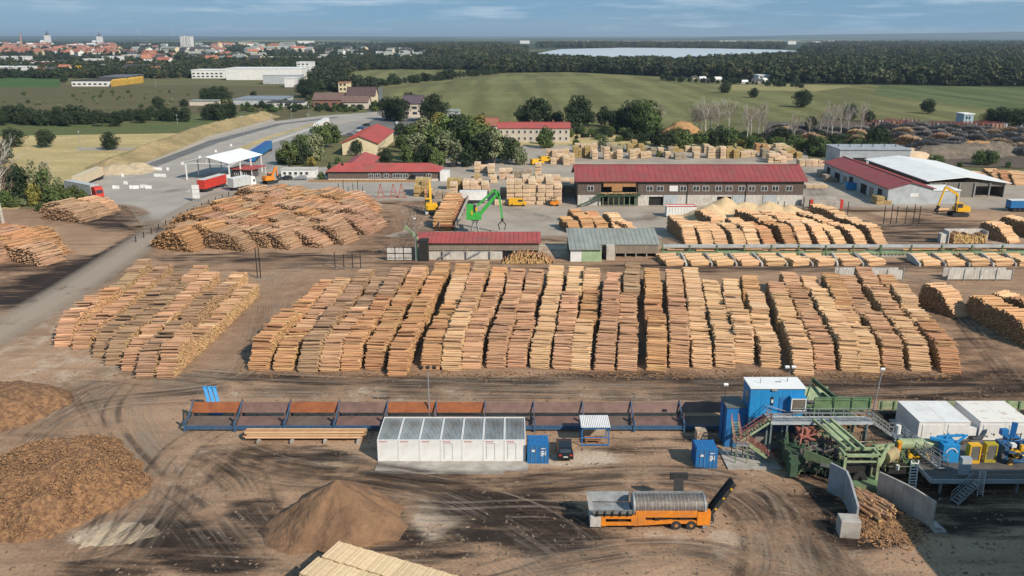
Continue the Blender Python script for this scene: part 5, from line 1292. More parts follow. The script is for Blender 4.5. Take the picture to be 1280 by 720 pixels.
mb = MB(); mb.box(7.25, 8.75, .57, .6, 5.55, 6.9); part('pane', mb, mat('pane_tan', (.16,.14,.11), rough=.15, spec=.7), w_o)
mb = MB(); mb.box(5.0, 5.3, 1.22, 1.3, 5.9, 6.9); part('dark_panel', mb, DARK, t); mb = MB(); mb.box(5.05, 5.25, 1.19, 1.22, 6.2, 6.6); part('lamp', mb, WHITE, t)
mb = MB(); mb.box(6.0, 6.9, 1.24, 1.3, 4.7, 6.9); part('door', mb, BLUE, t)
mb = MB(); mb.box(2.54,2.6,2.0,3.2,5.6,7.2); part('side_window', mb, GLASS_BL, t)
mb = MB(); mb.box(.3, 2.55, 2.2, 5.2, 0, 5.1); part('low_annex', mb, BLUE, t); mb = MB(); mb.box(.2, 2.55, 2.1, 5.3, 5.1, 5.2); part('annex_roof', mb, PLATE_GREY, t)
# red railed stairs
def stairs(mb, mbr, a, b, w, n, rail_t=.05, side=Vector((0,1,0))):
    a = Vector(a); b = Vector(b)
    for sgn in (0, 1):
        o = side*(w*sgn); mb.beam(a+o, b+o, .06, .25)
        mbr.rail([a+o, b+o], 1.0, 1.0, rail_t)
    for k in range(n):
        p = a.lerp(b, (k+.5)/n); q_ = p+side*w; mb.beam(p, q_, .28, .04)
t = thing('red_railed_stair', 'zigzag steel stair with salmon red railings on the blue cabin tower', 'stair', (25.0, 86.2, 0))
mb = MB(); mr = MB(); stairs(mb, mr, (1.1, .9, 2.4), (4.6, .9, 5.0), .9, 12); stairs(mb, mr, (1.9, .0, 2.4), (5.0, .0, .1), .8, 10); stairs(mb, mr, (.5, 2.9, 4.0), (.5, 1.2, 2.4), .8, 7, side=Vector((1,0,0)))
part('flight', mb, GREEN_LT, t); part('handrail', mr, SALMON, t)
mb = MB(); mb.box(.4, 1.95, -.1, 1.9, 2.3, 2.4); part('landing', mb, GALV, t); mb = MB(); mb.rail([(.4,-.1,2.4),(1.9,-.1,2.4)], 1.0, .8); mb.rail([(.4,-.1,2.4),(.4,1.2,2.4)], 1.0, .8); part('landing_rail', mb, SALMON, t)
for x, y in ((.5,0),(1.8,0),(.5,1.8),(1.8,1.8)): mb = MB(); mb.beam((x,y,0),(x,y,2.3),.1); part('post', mb, GREEN, t)
mb = MB(); mb.box(-.6, 5.4, -1.1, 3.6, 0, .14); o = part('concrete_slab', mb, CONC, None, 'structure', loc=(25, 86, 0))

# high walkway
t = thing('high_walkway', 'raised grey steel walkway on tall posts running right from the blue cabin', 'walkway', (29.4, 87.0, 0))
mb = MB(); mb.box(0, 11.6, 0, 1.4, 4.78, 4.86); mb.box(-.1, 3.0, 1.4, 2.9, 4.78, 4.86); part('deck', mb, GALV, t)
mb = MB(); mb.box(0, 11.6, -.06, .02, 4.6, 4.95); mb.box(0, 11.6, 1.38, 1.46, 4.6, 4.95); part('edge_beam', mb, GREY_SHEET, t)
mb = MB(); mb.rail([(0,0,4.86),(11.6,0,4.86)], 1.1, 1.45, .06); mb.rail([(3.0,1.4,4.86),(11.6,1.4,4.86)], 1.1, 1.45, .06); mb.rail([(0,0,4.86),(-.1,2.8,4.86)], 1.1, 1.4, .06); part('railing', mb, GALV, t)
for x, y in ((.1,.0),(.1,1.4),(1.9,0),(1.9,1.4),(3.7,0),(4.1,1.4),(5.2,1.4),(10.0,1.4),(11.0,.0),(11.4,1.4)): mb = MB(); mb.box(x-.09, x+.09, y-.09, y+.09, 0, 4.7); part('post', mb, mat('grey_green_steel', (.16,.20,.20), rgb2=(.11,.14,.14), scale=2, dirt=.2), t)
mb = MB(); mr = MB(); stairs(mb, mr, (11.6, .1, 4.86), (14.1, .1, 3.1), 1.0, 9, .06); stairs(mb, mr, (15.2, -1.2, 3.1), (18.4, -4.2, 2.0), 1.0, 9, .06); stairs(mb, mr, (14.6,0,3.1), (16.8,-5.6,2.0), .9, 12, .06, Vector((1,0,0)))
part('stair_flight', mb, GALV, t); part('stair_rail', mr, GALV, t)
mb = MB(); mb.box(14.1, 15.4, -.6, 1.2, 3.0, 3.1); mb.rail([(14.1,1.2,3.1),(15.4,1.2,3.1),(15.4,-.6,3.1)], 1.1, .8, .06); mb.beam((14.2,0,0),(14.2,0,3),.12); mb.beam((15.3,1,0),(15.3,1,3),.12); part('landing', mb, GALV, t)
mb = MB(); mb.beam((.3,2.2,5.9),(3.4,2.2,4.9),.06); mb.rail([(.2,2.9,6.0),(3.2,2.9,4.9)],1,.8,.06); part('short_stair_rail', mb, mat('pinkish_rail', (.42,.30,.36), scale=2), t)

# right-hand machine deck
t = thing('machine_deck', 'wide low steel deck with posts and ladders that carries the blue and yellow machines', 'platform', (44.6, 79.6, 0))
mb = MB(); mb.box(0, 22, 0, 9, 1.72, 1.84); part('deck', mb, mat('deck_plate_dark', (.12,.115,.11), rgb2=(.075,.07,.068), scale=1, dirt=.4), t)
mb = MB(); mb.box(0, 22, -.1, 0, 1.35, 1.84); mb.box(-.1, 0, 0, 9, 1.35, 1.84); part('edge_beam', mb, GREY_SHEET, t)
mb = MB(); mb.rail([(2.2,0,1.84),(22,0,1.84)], 1.0, 1.6, .05); part('railing', mb, GALV, t)
for x in (1.2, 5.6, 9.4, 13.5, 17.6):
    for y in (.3, 4, 8): mb = MB(); mb.box(x-.12, x+.12, y-.12, y+.12, 0, 1.72); part('post', mb, GALV, t)
mb = MB(); mr = MB(); stairs(mb, mr, (1.6, -1.3, .05), (4.2, -.25, 1.84), 1.0, 8, .05, Vector((.25,-.95,0))); part('stair_flight', mb, GALV, t); part('stair_rail', mr, GALV, t)
mb = MB()
for x in (4.9, 5.5): mb.beam((x, -.35, -.0), (x, -.15, 2.9), .07)
for k in range(10): mb.beam((4.9, -.34+k*.02, .25+k*.28), (5.5, -.34+k*.02, .25+k*.28), .05)
part('ladder', mb, WHITE, t)
t = thing('white_ladder', 'short white rung ladder behind the right concrete wing wall', 'ladder', (42.6, 80.2, 0))
mb = MB()
for x in (0, .75): mb.beam((x, 0, 0), (x, .25, 3.6), .1)
part('rail', mb, WHITE, t)
for k in range(10): mb = MB(); mb.beam((0, k*.02, .3+k*.33), (.75, k*.02, .3+k*.33), .07, .1); part('rung', mb, WHITE, t)

# machines on the deck
t = thing('grey_cabinet', 'pale grey electrical cabinet standing at the front of the machine deck', 'cabinet', (48.0, 80.4, 1.84))
mb = MB(); mb.box(0, 1.05, 0, .6, 0, 2.0); part('body', mb, mat('cabinet_blue_grey', (.33,.40,.46), scale=1), t); mb = MB(); mb.box(.05, 1.0, -.03, 0, .1, 1.9); part('door', mb, GREY_SHEET, t)
t = thing('blue_press', 'bright blue machine housing with a white arched stripe on its front', 'machine', (47.4, 83.2, 1.84))
mb = MB(); mb.box(0, 1.8, 0, 2.0, 0, 2.1); mb.beam((-.9,1.4,2.3),(.8,.8,2.2),.5,.25); mb.beam((0,1.7,2.3),(3.0,1.7,2.5),.3,.2); mb.beam((1.6,.6,2.1),(3.2,1.5,2.6),.2,.2); mb.beam((.4,.6,2.2),(1.4,2.0,2.5),.2,.2); part('housing', mb, BLUE_LT, t)
mb = MB()
for k in range(10):
    a = R(20+k*14); b_ = R(20+(k+1)*14); mb.beam((.9+.65*math.cos(a), -.03, 1.0+.75*math.sin(a)), (.9+.65*math.cos(b_), -.03, 1.0+.75*math.sin(b_)), .12, .1)
part('white_arc', mb, WHITE, t)
for i, (x, y, col, nm) in enumerate(((50.2,83.0,YELLOW,'bright yellow guard frame with a dark mesh panel, right beside the blue housing'), (52.1,83.2,mat('yellow_olive',(.42,.34,.03),scale=2),'olive yellow guard frame with a dark mesh panel, second from the blue housing'))):
    t = thing('machine_guard', nm, 'machine guard', (x, y, 1.84)); w_ = 1.25
    mb = MB(); mb.box(0,.14,0,.8,0,2.2); mb.box(w_-.14,w_,0,.8,0,2.2); mb.box(.14,w_-.14,0,.8,2.05,2.2); mb.box(.14,w_-.14,0,.8,0,.35); part('frame', mb, col, t)
    mb = MB(); mb.box(.14,w_-.14,.05,.1,.35,2.05); part('mesh_panel', mb, PLATE_GREY, t)
q = random.Random(6)
for i in range(3):
    t = thing('drive_unit', '%s of the blue and yellow drive units along the machine deck, counted from the left' % nth(i), 'machine', (54.0+i*3.0, 83.0, 1.84))
    mb = MB(); mb.box(0, .5, 0, 2, .1, 2.0); mb.box(2.0, 2.4, 0, 2, .1, 2.1); mb.beam((.2,-.3,1.6),(2.3,-.3,1.2),.25,.25); mb.beam((.2,-.2,.6),(2.3,-.2,.5),.2,.2); mb.box(.6,1.9,.8,1.8,1.0,1.7); part('frame', mb, BLUE_DK if i != 1 else BLUE, t)
    mb = MB(); mb.wheel((1.2,-.1,1.3),.45,.5,14); mb.box(.5,.9,-.3,.2,.0,.7); mb.box(1.6,1.9,-.3,.1,1.6,2.3); part('gear', mb, YELLOW, t)
    mb = MB(); mb.wheel((1.2,-.4,1.3),.25,.3,10); mb.box(.3,2.2,.3,1.6,0,.9); mb.wheel((.6,-.35,.5),.3,.2,10); part('motor', mb, DARK, t)
    mb = MB(); mb.box(.6,1.1,-.2,.4,2.0,2.4); part('cover', mb, WHITE, t)
t = thing('blue_hoist', 'blue inclined hoist arm before the second white container', 'machine', (57.3, 87.3, 1.84))
mb = MB(); mb.beam((0,0,.5),(0.5,.6,2.6),.6,.35); mb.box(-.6,1.0,-.2,.7,0,1.0); mb.box(-1.2,-.4,0,.6,1.2,1.9); part('body', mb, BLUE, t)
t = thing('pipe_bundle', 'pale green drum and pipework at the left end of the machine deck', 'machine', (43.2, 84.0, 0))
mb = MB(); mb.tube((0,1,3.2),(4.2,1,3.2),.62,.62,16); part('drum', mb, GREEN_LT, t)
mb = MB(); mb.box(0,4.2,0,2,1.0,1.3); mb.box(.2,1.5,.2,1.2,1.3,2.2); mb.box(2.2,3.7,.2,1.2,1.3,2.0); mb.beam((0,.1,1.2),(4,.1,2.4),.2); mb.box(0,.3,0,.3,0,2.8); mb.box(3.8,4.1,0,.3,0,2.8); part('frame', mb, GREEN, t)
mb = MB(); mb.wheel((1.0,-.1,2.3),.28,.3,10); mb.wheel((2.9,-.1,2.3),.28,.3,10); mb.box(1.5,2.2,0,.5,1.6,2.1); part('motor', mb, YELLOW, t)
t = thing('orange_post', 'short orange post rising beside the stair to the machine deck', 'post', (42.4, 83.2, 0)); mb = MB(); mb.box(0,.3,0,.3,0,4.2); part('post', mb, ORANGE, t); mb = MB(); mb.box(-.1,.4,-.1,.4,4.2,4.35); part('cap', mb, YELLOW, t)

# pairs of large white containers on a plinth
for i, x in enumerate((47.9, 55.1)):
    t = thing('white_double_container', ('left one of the two large white container blocks behind the machines', 'right one of the two large white container blocks, stained roof, behind the machines')[i], 'container', (x, 90, 0))
    mb = MB(); mb.box(-.6, 6.6, -.9, 6.3, 0, .85); part('plinth', mb, CONC, t)
    for k in range(2):
        mb = MB(); mb.box(k*3.03, k*3.03+3.0, 0, 5.8, .85, 3.45); part('module', mb, WHITE, t)
        mb = MB(); mb.box(k*3.03+.45, k*3.03+2.55, -.05, 0, .95, 3.1); part('door', mb, WHITE_DIRTY if k == 9 else WHITE, t)
        mb = MB(); mb.box(k*3.03-.0, k*3.03+3.0, -.06, 5.86, 3.45, 3.52); part('roof', mb, WHITE if i == 0 else mat('white_rust_stained', (.72,.69,.64), rgb2=(.45,.33,.24), scale=.9, contrast=(.55,.75)), t)
        mb = MB(); mb.wheel((k*3.03+1.5, -.06, 2.0), .06, .06, 8); part('handle', mb, GALV, t)
    if i == 1: mb = MB(); mb.box(-1.3, -.1, .2, 1.1, 1.6, 2.6); part('air_unit', mb, WHITE, t)
t = thing('green_trough', 'pale green ribbed trough wall behind the large white containers', 'conveyor', (46.8, 98.4, 0))
mb = MB(); mb.box(0, 24, 0, .12, 1.2, 2.3); part('side_plate', mb, GREEN_LT, t)
for k in range(15): mb = MB(); mb.box(.3+k*1.6, .5+k*1.6, -.12, 0, 1.0, 2.34); part('rib', mb, GREEN, t)
mb = MB(); mb.box(0, 24, -1.6, -.2, .9, 1.0); mb.box(0,24,-1.9,-1.7,.6,1.5); part('bed', mb, DARK, t)
for k in range(8): mb = MB(); mb.box(.5+k*3.1, .7+k*3.1, -1.8, 0, 0, .9); part('leg', mb, GREEN_DK, t)

# green log infeed between the cabin and the walkway
t = thing('log_infeed', 'green log infeed deck with inclined arms behind the high walkway', 'conveyor', (33.5, 89.4, 0))
mb = MB(); mb.quad((.2,7.2,3.0),(7.0,7.2,3.0),(6.4,9.0,4.3),(.2,9.0,4.3)); mb.quad((.2,9.05,4.3),(6.4,9.05,4.3),(7.0,7.25,3.0),(.2,7.25,3.0)); mb.box(.2,6.6,8.95,9.1,0,4.3); part('pale_green_plate', mb, GREEN_LT, t)
mb = MB(); mb.beam((4.6,9.4,5.2),(2.6,5.6,4.0),.16,.2); mb.beam((4.6,9.4,5.2),(7.6,4.8,3.3),.3,.5); mb.beam((5.6,8.2,3.8),(7.2,5.0,2.8),.25,.3); part('inclined_arm', mb, GREEN_DK, t)
mb = MB(); mb.box(2.0, 8.6, 1.2, 1.4, 4.7, 6.2); mb.box(2.0, 8.6, 4.2, 4.4, 3.2, 4.0); part('green_side_panel', mb, GREEN, t)
mb = MB(); 
for x in (2.0, 4.3, 6.4, 8.5): mb.box(x, x+.16, 1.05, 1.2, 0, 6.4)
mb.rail([(2,1.1,5.6),(8.6,1.1,5.6)], .8, 2.1, .07); part('frame_post', mb, GREEN, t)
mb = MB(); q = random.Random(2)
for k in range(22): log_into(mb, (q.uniform(.3,6), q.uniform(3.5,7.0), 3.0+q.random()*.5), (q.uniform(.6,1), q.uniform(-.9,-.3), q.uniform(-.12,.12)), .15, 3.6)
part('logs', mb, [BARK_OLD, LOG_END_DARK], t, 'stuff')
mb = MB(); mb.box(0,8,3,7.2,2.6,2.8); mb.box(0.2,.4,3,3.2,0,2.6); mb.box(7.6,7.8,3,3.2,0,2.6); mb.box(.2,.4,7,7.2,0,2.6); mb.box(7.6,7.8,7,7.2,0,2.6); part('deck', mb, GREEN_DK, t)

t = thing('log_ramp', 'brown dirt ramp with loose logs behind the green infeed', 'log ramp', (41.2, 97, 0))
mb = MB(); q = random.Random(12)
for k in range(60): log_into(mb, (q.uniform(0,5.5), q.uniform(-1.2,1.6), .2+q.random()*.7), (q.uniform(.1,.5), q.uniform(-1,-.6), q.uniform(-.1,.1)), .12, 3.0)
part('logs', mb, [BARK_ORANGE, LOG_END_DARK], t, 'stuff')

t = thing('debarking_machine', 'pale green debarking machine with inclined twin beams, portal frame and roller', 'machine', (33.0, 79.0, 0))
# portal frame
mb = MB()
for x in (2.7, 6.3):
    for y in (1.9, 3.4): mb.box(x-.14, x+.14, y-.14, y+.14, 0, 4.0)
mb.box(2.5, 6.5, 1.76, 2.0, 3.8, 4.1); mb.box(2.5, 6.5, 3.3, 3.5, 3.8, 4.1); mb.box(2.55, 2.8, 2.0, 3.3, 3.8, 4.1); mb.box(6.2, 6.45, 2.0, 3.3, 3.8, 4.1); mb.box(2.9,6.1,1.85,1.95,3.1,3.3); part('portal_frame', mb, GREEN_LT, t)
# twin beams running up and back to the left
for x in (2.6, 3.6, 4.6):
    mb = MB(); mb.beam((x+.6, 3.0, 4.15), (x-1.4, 8.2, 5.2), .22, .3); part('inclined_beam', mb, GREEN_LT, t)
mb = MB(); mb.beam((3.6,4.6,4.4),(2.6,7.4,5.0),1.4,.08); part('slide_plate', mb, GREEN_LT, t)
mb = MB(); mb.add([(-1.0,4.0,3.6),(2.5,2.2,2.7),(2.5,2.2,1.7),(-1.0,4.0,2.6),(-1.0,4.15,3.6),(2.5,2.35,2.7),(2.5,2.35,1.7),(-1.0,4.15,2.6)], [(3,2,1,0),(4,5,6,7),(0,1,5,4),(1,2,6,5),(2,3,7,6),(3,0,4,7)]); part('side_trough', mb, GREEN, t)
mb = MB(); mb.box(-2.2, 2.4, 4.4, 7.6, .6, 2.6); mb.box(-2.4,-1.6,3.6,5,.4,2.0); part('dark_trough', mb, GREEN_DK, t)
mb = MB(); mb.cbox(1.0, 2.22+.72, 2.2, .9, .04, .4, R(-27)); part('sign_plate', mb, GALV, t)
mb = MB(); mb.beam((6.6,2.3,2.7),(8.2,3.8,4.0),.15,1.0); mb.beam((6.9,4.6,3.4),(9.6,5.8,3.0),.3,.7); part('right_panel', mb, GREEN_LT, t)
mb = MB(); mb.tube((7.6,3.4,2.9),(9.2,4.4,2.9),.75,.75,18); part('roller', mb, mat('roller_ochre', (.36,.30,.16), rgb2=(.25,.2,.12), scale=1.5), t)
mb = MB(); mb.wheel((4.5,1.9,1.2),.8,.4,16); mb.box(3.1,6.0,2.6,4.0,.3,2.4); mb.wheel((6.6,4.6,1.6),.6,1.4,14); mb.box(6.6,10.4,3.8,6.4,.3,1.8); part('drive', mb, DARK, t)
mb = MB(); mb.box(-.6,1.6,7.4,8.4,3.6,4.2); mb.box(.0,.4,6.6,7.4,2.8,4.6); mb.beam((-.8,6.4,4.2),(1.2,6.4,3.4),.14); mb.beam((-.8,6.4,3.6),(1.2,6.4,4.3),.12); mb.beam((-.9,5.6,3.2),(-.2,7.0,4.6),.14); part('red_linkage', mb, SALMON, t)
mb = MB(); q = random.Random(21)
for k in range(30): log_into(mb, (q.uniform(.2,3.0), q.uniform(4.6,7.2), 2.7+q.random()*.5), (q.uniform(-1,1), q.uniform(-1,1), q.uniform(-.15,.15)), .11, 2.2)
part('logs', mb, [BARK_OLD, LOG_END_DARK], t, 'stuff')
mb = MB(); mb.box(2.9, 6.4, .55, 3.2, .85, 1.05); mb.box(2.9,3.05,.55,1.0,0,.85); mb.box(6.25,6.4,.55,1.0,0,.85); mb.box(3.05,6.25,.5,.56,.15,.85); part('receiving_plate', mb, GREEN, t)
mb = MB(); 
for k in range(14):
    x = -2.0+q.random()*7; y = 4+q.random()*4; mb.beam((x,y,q.uniform(.2,1.5)),(x+q.uniform(-1.5,1.5),y+q.uniform(-.8,.8),q.uniform(1.5,4.2)),.13)
for k in range(8):
    x = 7+q.random()*4; y = 3+q.random()*4; mb.beam((x,y,q.uniform(.2,1.5)),(x+q.uniform(-1.5,1.5),y+q.uniform(-.8,.8),q.uniform(1.5,3.2)),.11)
part('brace', mb, GREEN, t)
mb = MB(); mb.cbox(-1.2,8.4,1.6,.5,.5,1.0); mb.cbox(-.2,8.4,1.5,.4,.4,.9); mb.cbox(9.0,3.0,1.9,.3,.3,.6); mb.tube((10.3,6.6,4.2),(10.3,6.6,5.2),.28,.28,10); part('white_canister', mb, WHITE, t)

# concrete wing walls, block, logs in the mouth
def wall_path(name, label, pts, th, m):
    t = thing(name, label, 'wall', (pts[0][0], pts[0][1], 0)); n = len(pts)
    for k in range(n-1):
        a = Vector(pts[k][:2]); b_ = Vector(pts[k+1][:2]); h0, h1 = pts[k][2], pts[k+1][2]; d = (b_-a).normalized(); nn = Vector((-d.y, d.x))*th
        a -= Vector(pts[0][:2]); b_ -= Vector(pts[0][:2]); b_ -= d*.03
        mb = MB(); mb.add([(a.x,a.y,0),(b_.x,b_.y,0),(b_.x+nn.x,b_.y+nn.y,0),(a.x+nn.x,a.y+nn.y,0),(a.x,a.y,h0),(b_.x,b_.y,h1),(b_.x+nn.x,b_.y+nn.y,h1),(a.x+nn.x,a.y+nn.y,h0)], [(0,3,2,1),(4,5,6,7),(0,1,5,4),(1,2,6,5),(2,3,7,6),(3,0,4,7)])
        part('concrete_panel', mb, m, t)
    return t
def rowpts(p, q, n): return [tuple(a+(b_-a)*k/n for a, b_ in zip(p, q)) for k in range(n)]
wall_path('wing_wall', 'left concrete wing wall at the mouth of the log infeed', [(33.9,80.3,3.4),(34.9,78.6,3.4),(34.8,77.3,3.2),(34.6,76,2.9),(34.4,74.7,2.6),(34.2,73.4,2.3)], .22, mat('concrete_bluish', (.36,.37,.38), rgb2=(.27,.28,.29), scale=.8, dirt=.2))
wall_path('wing_wall', 'right concrete wing wall curving out from the log infeed', [(38.75,79.3,2.85),(39.2,78.5,2.9),(39.7,77.6,2.95),(40.2,76.6,3.0),(40.8,75.5,3.0),(41.3,74.4,2.95),(41.75,73.2,2.9)], .22, CONC)
mb = MB(); mb.box(-.1, .5, -.6, .6, 0, .5); mb.box(-.3,.9,-.9,.2,0,.2); solo('wall_footing', mb, CONC, 'low concrete footing at the front end of the right wing wall', 'footing', (41.9, 73.1, 0))
mb = MB(); mb.cbox(0, 0, .95, 1.9, 1.5, 1.9); o = solo('concrete_block', mb, CONC, 'concrete block standing in front of the left wing wall', 'block', (32.95, 72.1, 0), R(-6))
md = o.modifiers.new('bevel', 'BEVEL'); md.width = .05
q = random.Random(31)
for k in range(52):
    L_ = q.uniform(2.6,4.6); r_ = q.uniform(.09,.17); mb = MB(); log_into(mb, (0,0,0), (1,0,0), r_, L_, 7)
    x = q.uniform(35.6,38.6); y = q.uniform(75.6,78.2); o = part('loose_log', mb, [q.choice((BARK_ORANGE, BARK_PINK, BARK_GREY)), LOG_END], None)
    o.location = (x, y, .25+q.random()*.75); o.rotation_euler = (0, q.uniform(-.15,.15), R(q.uniform(95,135))); tag(o, 'loose log lying between the wing walls', 'log', 'logs lying between the wing walls')
mb = MB()
for k in range(1800):
    a = q.gauss(0,1.6); b_ = q.gauss(0,1.5); mb.cbox(37.2+a, 73.3+b_, q.uniform(.03,.3)*math.exp(-(a*a+b_*b_)/6)+.02, q.uniform(.1,.7), q.uniform(.05,.16), .05, q.uniform(0,3.1), 0, q.uniform(-.3,.3))
o = part('bark_litter', mb, mat('loose_chip', (.42,.25,.12)), None, 'stuff')
mb = MB()
for (cx, cy, n, s) in ((27,76,60,5),(-22,96.5,200,5),(-10,112.6,500,22),(38,112.3,700,18),(60,100,200,8),(10,186,500,40)):
    for k in range(n): mb.cbox(cx+q.gauss(0,s), cy+q.gauss(0,.8 if s > 10 else s*.5), .05, q.uniform(.15,.8), q.uniform(.05,.15), .05, q.uniform(0,3.1))
part('bark_scraps', mb, mat('loose_chip', (.42,.25,.12)), None, 'stuff')

# ---------------------------------------------------------------- floodlight poles
def pole(label, x, y, h, heads=2, m=GALV, name='floodlight_pole', r=.1, lean=0):
    t = thing(name, label, 'lamp post', (x, y, 0)); mb = MB(); mb.tube((0,0,0),(lean,0,h), r, r*.6, 8); part('pole', mb, m, t)
    for k in range(heads):
        mb = MB(); xx = (k-(heads-1)/2)*.8; mb.cbox(xx+lean, -.1, h, .5, .3, .25, 0, R(30)); part('lamp_head', mb, WHITE if heads < 3 else DARK, t)
    if heads > 1: mb = MB(); mb.beam((-.4*(heads-1)+lean, 0, h-.05), (.4*(heads-1)+lean, 0, h-.05), .06); part('cross_arm', mb, m, t)
    return t
pole('slim floodlight pole behind the white container row', -10.5, 97.4, 7.4, 3)
pole('leaning pale floodlight pole above the green trough', 45.9, 98.0, 6.9, 1, lean=.6, name='floodlight_pole')
pole('short black lamp post with a round white head left of the blue cabin', 25.2, 91.5, 7.6, 1, m=DARK, r=.05)
pole('twin white floodlights just behind the blue cabin roof', 34.0, 95.5, 8.2, 2, r=.06)
pole('slim floodlight pole at the left end of the low red roofed shed', onY(520,330,176)[0], 176, 9.5, 1)

def clutter(t, box, n, m, seed, r0=.03, r1=.09):
    """hoses, pipes and small fittings gathered in one part"""
    q = random.Random(seed); x0, x1, y0, y1, z0, z1 = box; mb = MB()
    for k in range(n):
        p = Vector((q.uniform(x0,x1), q.uniform(y0,y1), q.uniform(z0,z1))); r = q.uniform(r0, r1)
        if q.random() < .55:
            for j in range(q.randrange(2,5)):
                d = [Vector((q.uniform(-1.2,1.2),0,0)), Vector((0,q.uniform(-.8,.8),0)), Vector((0,0,q.uniform(-.8,.8)))][q.randrange(3)]
                e = p+d; e.x = min(x1, max(x0, e.x)); e.y = min(y1, max(y0, e.y)); e.z = min(z1, max(z0, e.z)); mb.tube(p, e, r, r, 5); p = e
        else: mb.cbox(p.x, p.y, p.z, q.uniform(.1,.5), q.uniform(.1,.4), q.uniform(.1,.5))
    part('fittings', mb, m, t, 'stuff')
for o in list(COL.objects):
    l = o.get('label', '')
    if l.startswith('pale green debarking'): clutter(o, (-2.4,2.6,3.6,8.4,.4,3.4), 90, GREEN_DK, 1); clutter(o, (2.6,11,3.2,8.4,.3,3.2), 90, GREEN, 2); clutter(o, (-1,10,3,8,.3,3.6), 60, DARK, 3); clutter(o, (-2,10,3,8,.5,3.8), 34, STEEL, 4); clutter(o, (-1,4,5,8,1,4), 16, SALMON, 5)
    if l.startswith('green log infeed'): clutter(o, (1.5,8.5,1.4,6.5,.3,4.4), 70, GREEN_DK, 6); clutter(o, (1.5,8.5,1.4,6.5,.3,4.6), 40, GREEN, 7)
    if 'drive units' in l: clutter(o, (-.2,2.6,-.4,2,.1,2.2), 34, DARK, len(l)); clutter(o, (-.2,2.6,-.5,1.6,.2,2.4), 16, BLUE, 9); clutter(o, (-.2,2.6,-.5,1.6,.2,2.2), 8, YELLOW, 10)
    if l.startswith('pale green drum'): clutter(o, (0,4.2,-.2,2,.3,2.8), 50, GREEN_DK, 11); clutter(o, (0,4.2,-.2,2,.3,2.6), 14, YELLOW, 12, .02, .05)
    if l.startswith('wide low steel'): clutter(o, (5,22,.8,8,.3,1.7), 60, DARK, 13); clutter(o, (3,22,3,8.5,1.84,3.2), 60, STEEL, 14)
    if l.startswith('raised grey steel walkway'): clutter(o, (.3,11,.2,1.4,.3,4.5), 30, DARK, 15)
    if l.startswith('orange mobile'): clutter(o, (1,10.5,.1,2.2,.5,1.5), 40, DARK, 16); clutter(o, (11.0,12.2,.1,2.0,.4,1.8), 14, GALV, 17)
mb = MB(); q = random.Random(99)
for k in range(6000):
    y = 52+q.random()**1.3*62; x = q.uniform(-.72,.72)*(y+12); s_ = q.uniform(.04,.16); mb.cbox(x, y, .03, s_*q.uniform(1,3.5), s_, s_*.6, q.uniform(0,3.1), q.uniform(-.2,.2), 0)
part('stones_and_bark_scraps', mb, mat('scrap_mix', (.17,.12,.085), rgb2=(.28,.21,.15), scale=.3, island=.4), None, 'stuff')
# ---------------------------------------------------------------- lorries
def lorry(label, front_px, rear_px, boxm, cabm, W=2.55, H=4.0, roofm=None, cab=True, length=None, swap=False):
    """front_px is the nearer/leading end on the ground"""
    a = Vector(g(*front_px)); b_ = Vector(g(*rear_px)); d = (a-b_); Lg = length or d.length; rz = math.atan2(d.y, d.x)
    t = thing('lorry', label, 'lorry', (a.x, a.y, 0), rz)
    # local +x is forward, origin at the front end
    x1 = -(2.6 if cab else 0); x0 = -Lg
    mb = MB(); mb.box(x0, x1, -W/2, W/2, 1.15, H); part('trailer_body', mb, boxm, t)
    mb = MB()
    n = int((x1-x0)/.9)
    for k in range(n+1):
        xx = x0+.05+k*(x1-x0-.15)/n
        for s in (-1, 1): mb.box(xx, xx+.06, s*W/2-(.03 if s < 0 else 0), s*W/2+(.03 if s > 0 else 0), 1.25, H-.1)
    part('side_rib', mb, boxm, t)
    mb = MB(); mb.box(x0-.02, x1+.02, -W/2-.02, W/2+.02, H, H+.06); part('roof', mb, roofm or TARP_GREY, t)
    mb = MB(); mb.box(x0+.2, x1, -.5, .5, .85, 1.12); mb.box(x0, x0+.08, -W/2, W/2, .7, 1.1); part('chassis', mb, DARK, t)
    if cab:
        mb = MB(); prof = [(-2.3,.5),(-.05,.5),(0,1.6),(-.25,2.9),(-.5,3.5),(-2.3,3.7)]
        n0 = len(prof); vs = [(x, -W/2+.05, z) for x, z in prof]+[(x, W/2-.05, z) for x, z in prof]
        mb.add(vs, [(k, (k+1) % n0, n0+(k+1) % n0, n0+k) for k in range(n0)]+[tuple(range(n0-1,-1,-1)), tuple(range(n0, 2*n0))]); part('cab', mb, cabm, t)
        mb = MB(); mb.quad((.02,-W/2+.25,1.75),(.02,W/2-.25,1.75),(-.2,W/2-.3,2.75),(-.2,-W/2+.3,2.75))
        for s in (-1, 1): mb.box(-1.2, -.4, s*(W/2-.03)-.015, s*(W/2-.03)+.015, 1.8, 2.6)
        part('windscreen', mb, GLASS, t)
    xs = [x0+1.4, x0+2.7, x0+4.0]+([-1.3, -4.6] if cab else [])
    for xx in xs:
        for s in (-1, 1):
            mb = MB(); mb.wheel((xx, s*(W/2-.2), .5), .5, .35, 12); part('wheel', mb, BLACK, t)
    return t
lorry('red curtain sided lorry standing behind the white display stand', (285,231), (252,241), RED, WHITE, roofm=mat('roof_white_dusty', (.62,.60,.56), scale=1))
lorry('white box lorry beside the red one near the gate booth', (317,233), (289,239), TARP_GREY, WHITE, roofm=WHITE)
lorry('blue lorry with blue trailer coming down the main road', (315,203), (337,188), BLUE, BLUE, roofm=mat('blue_tarp', (.04,.12,.34), scale=1))
lorry('white lorry driving towards the yard on the main road', (395,165), (409,156.5), WHITE, WHITE, roofm=WHITE)
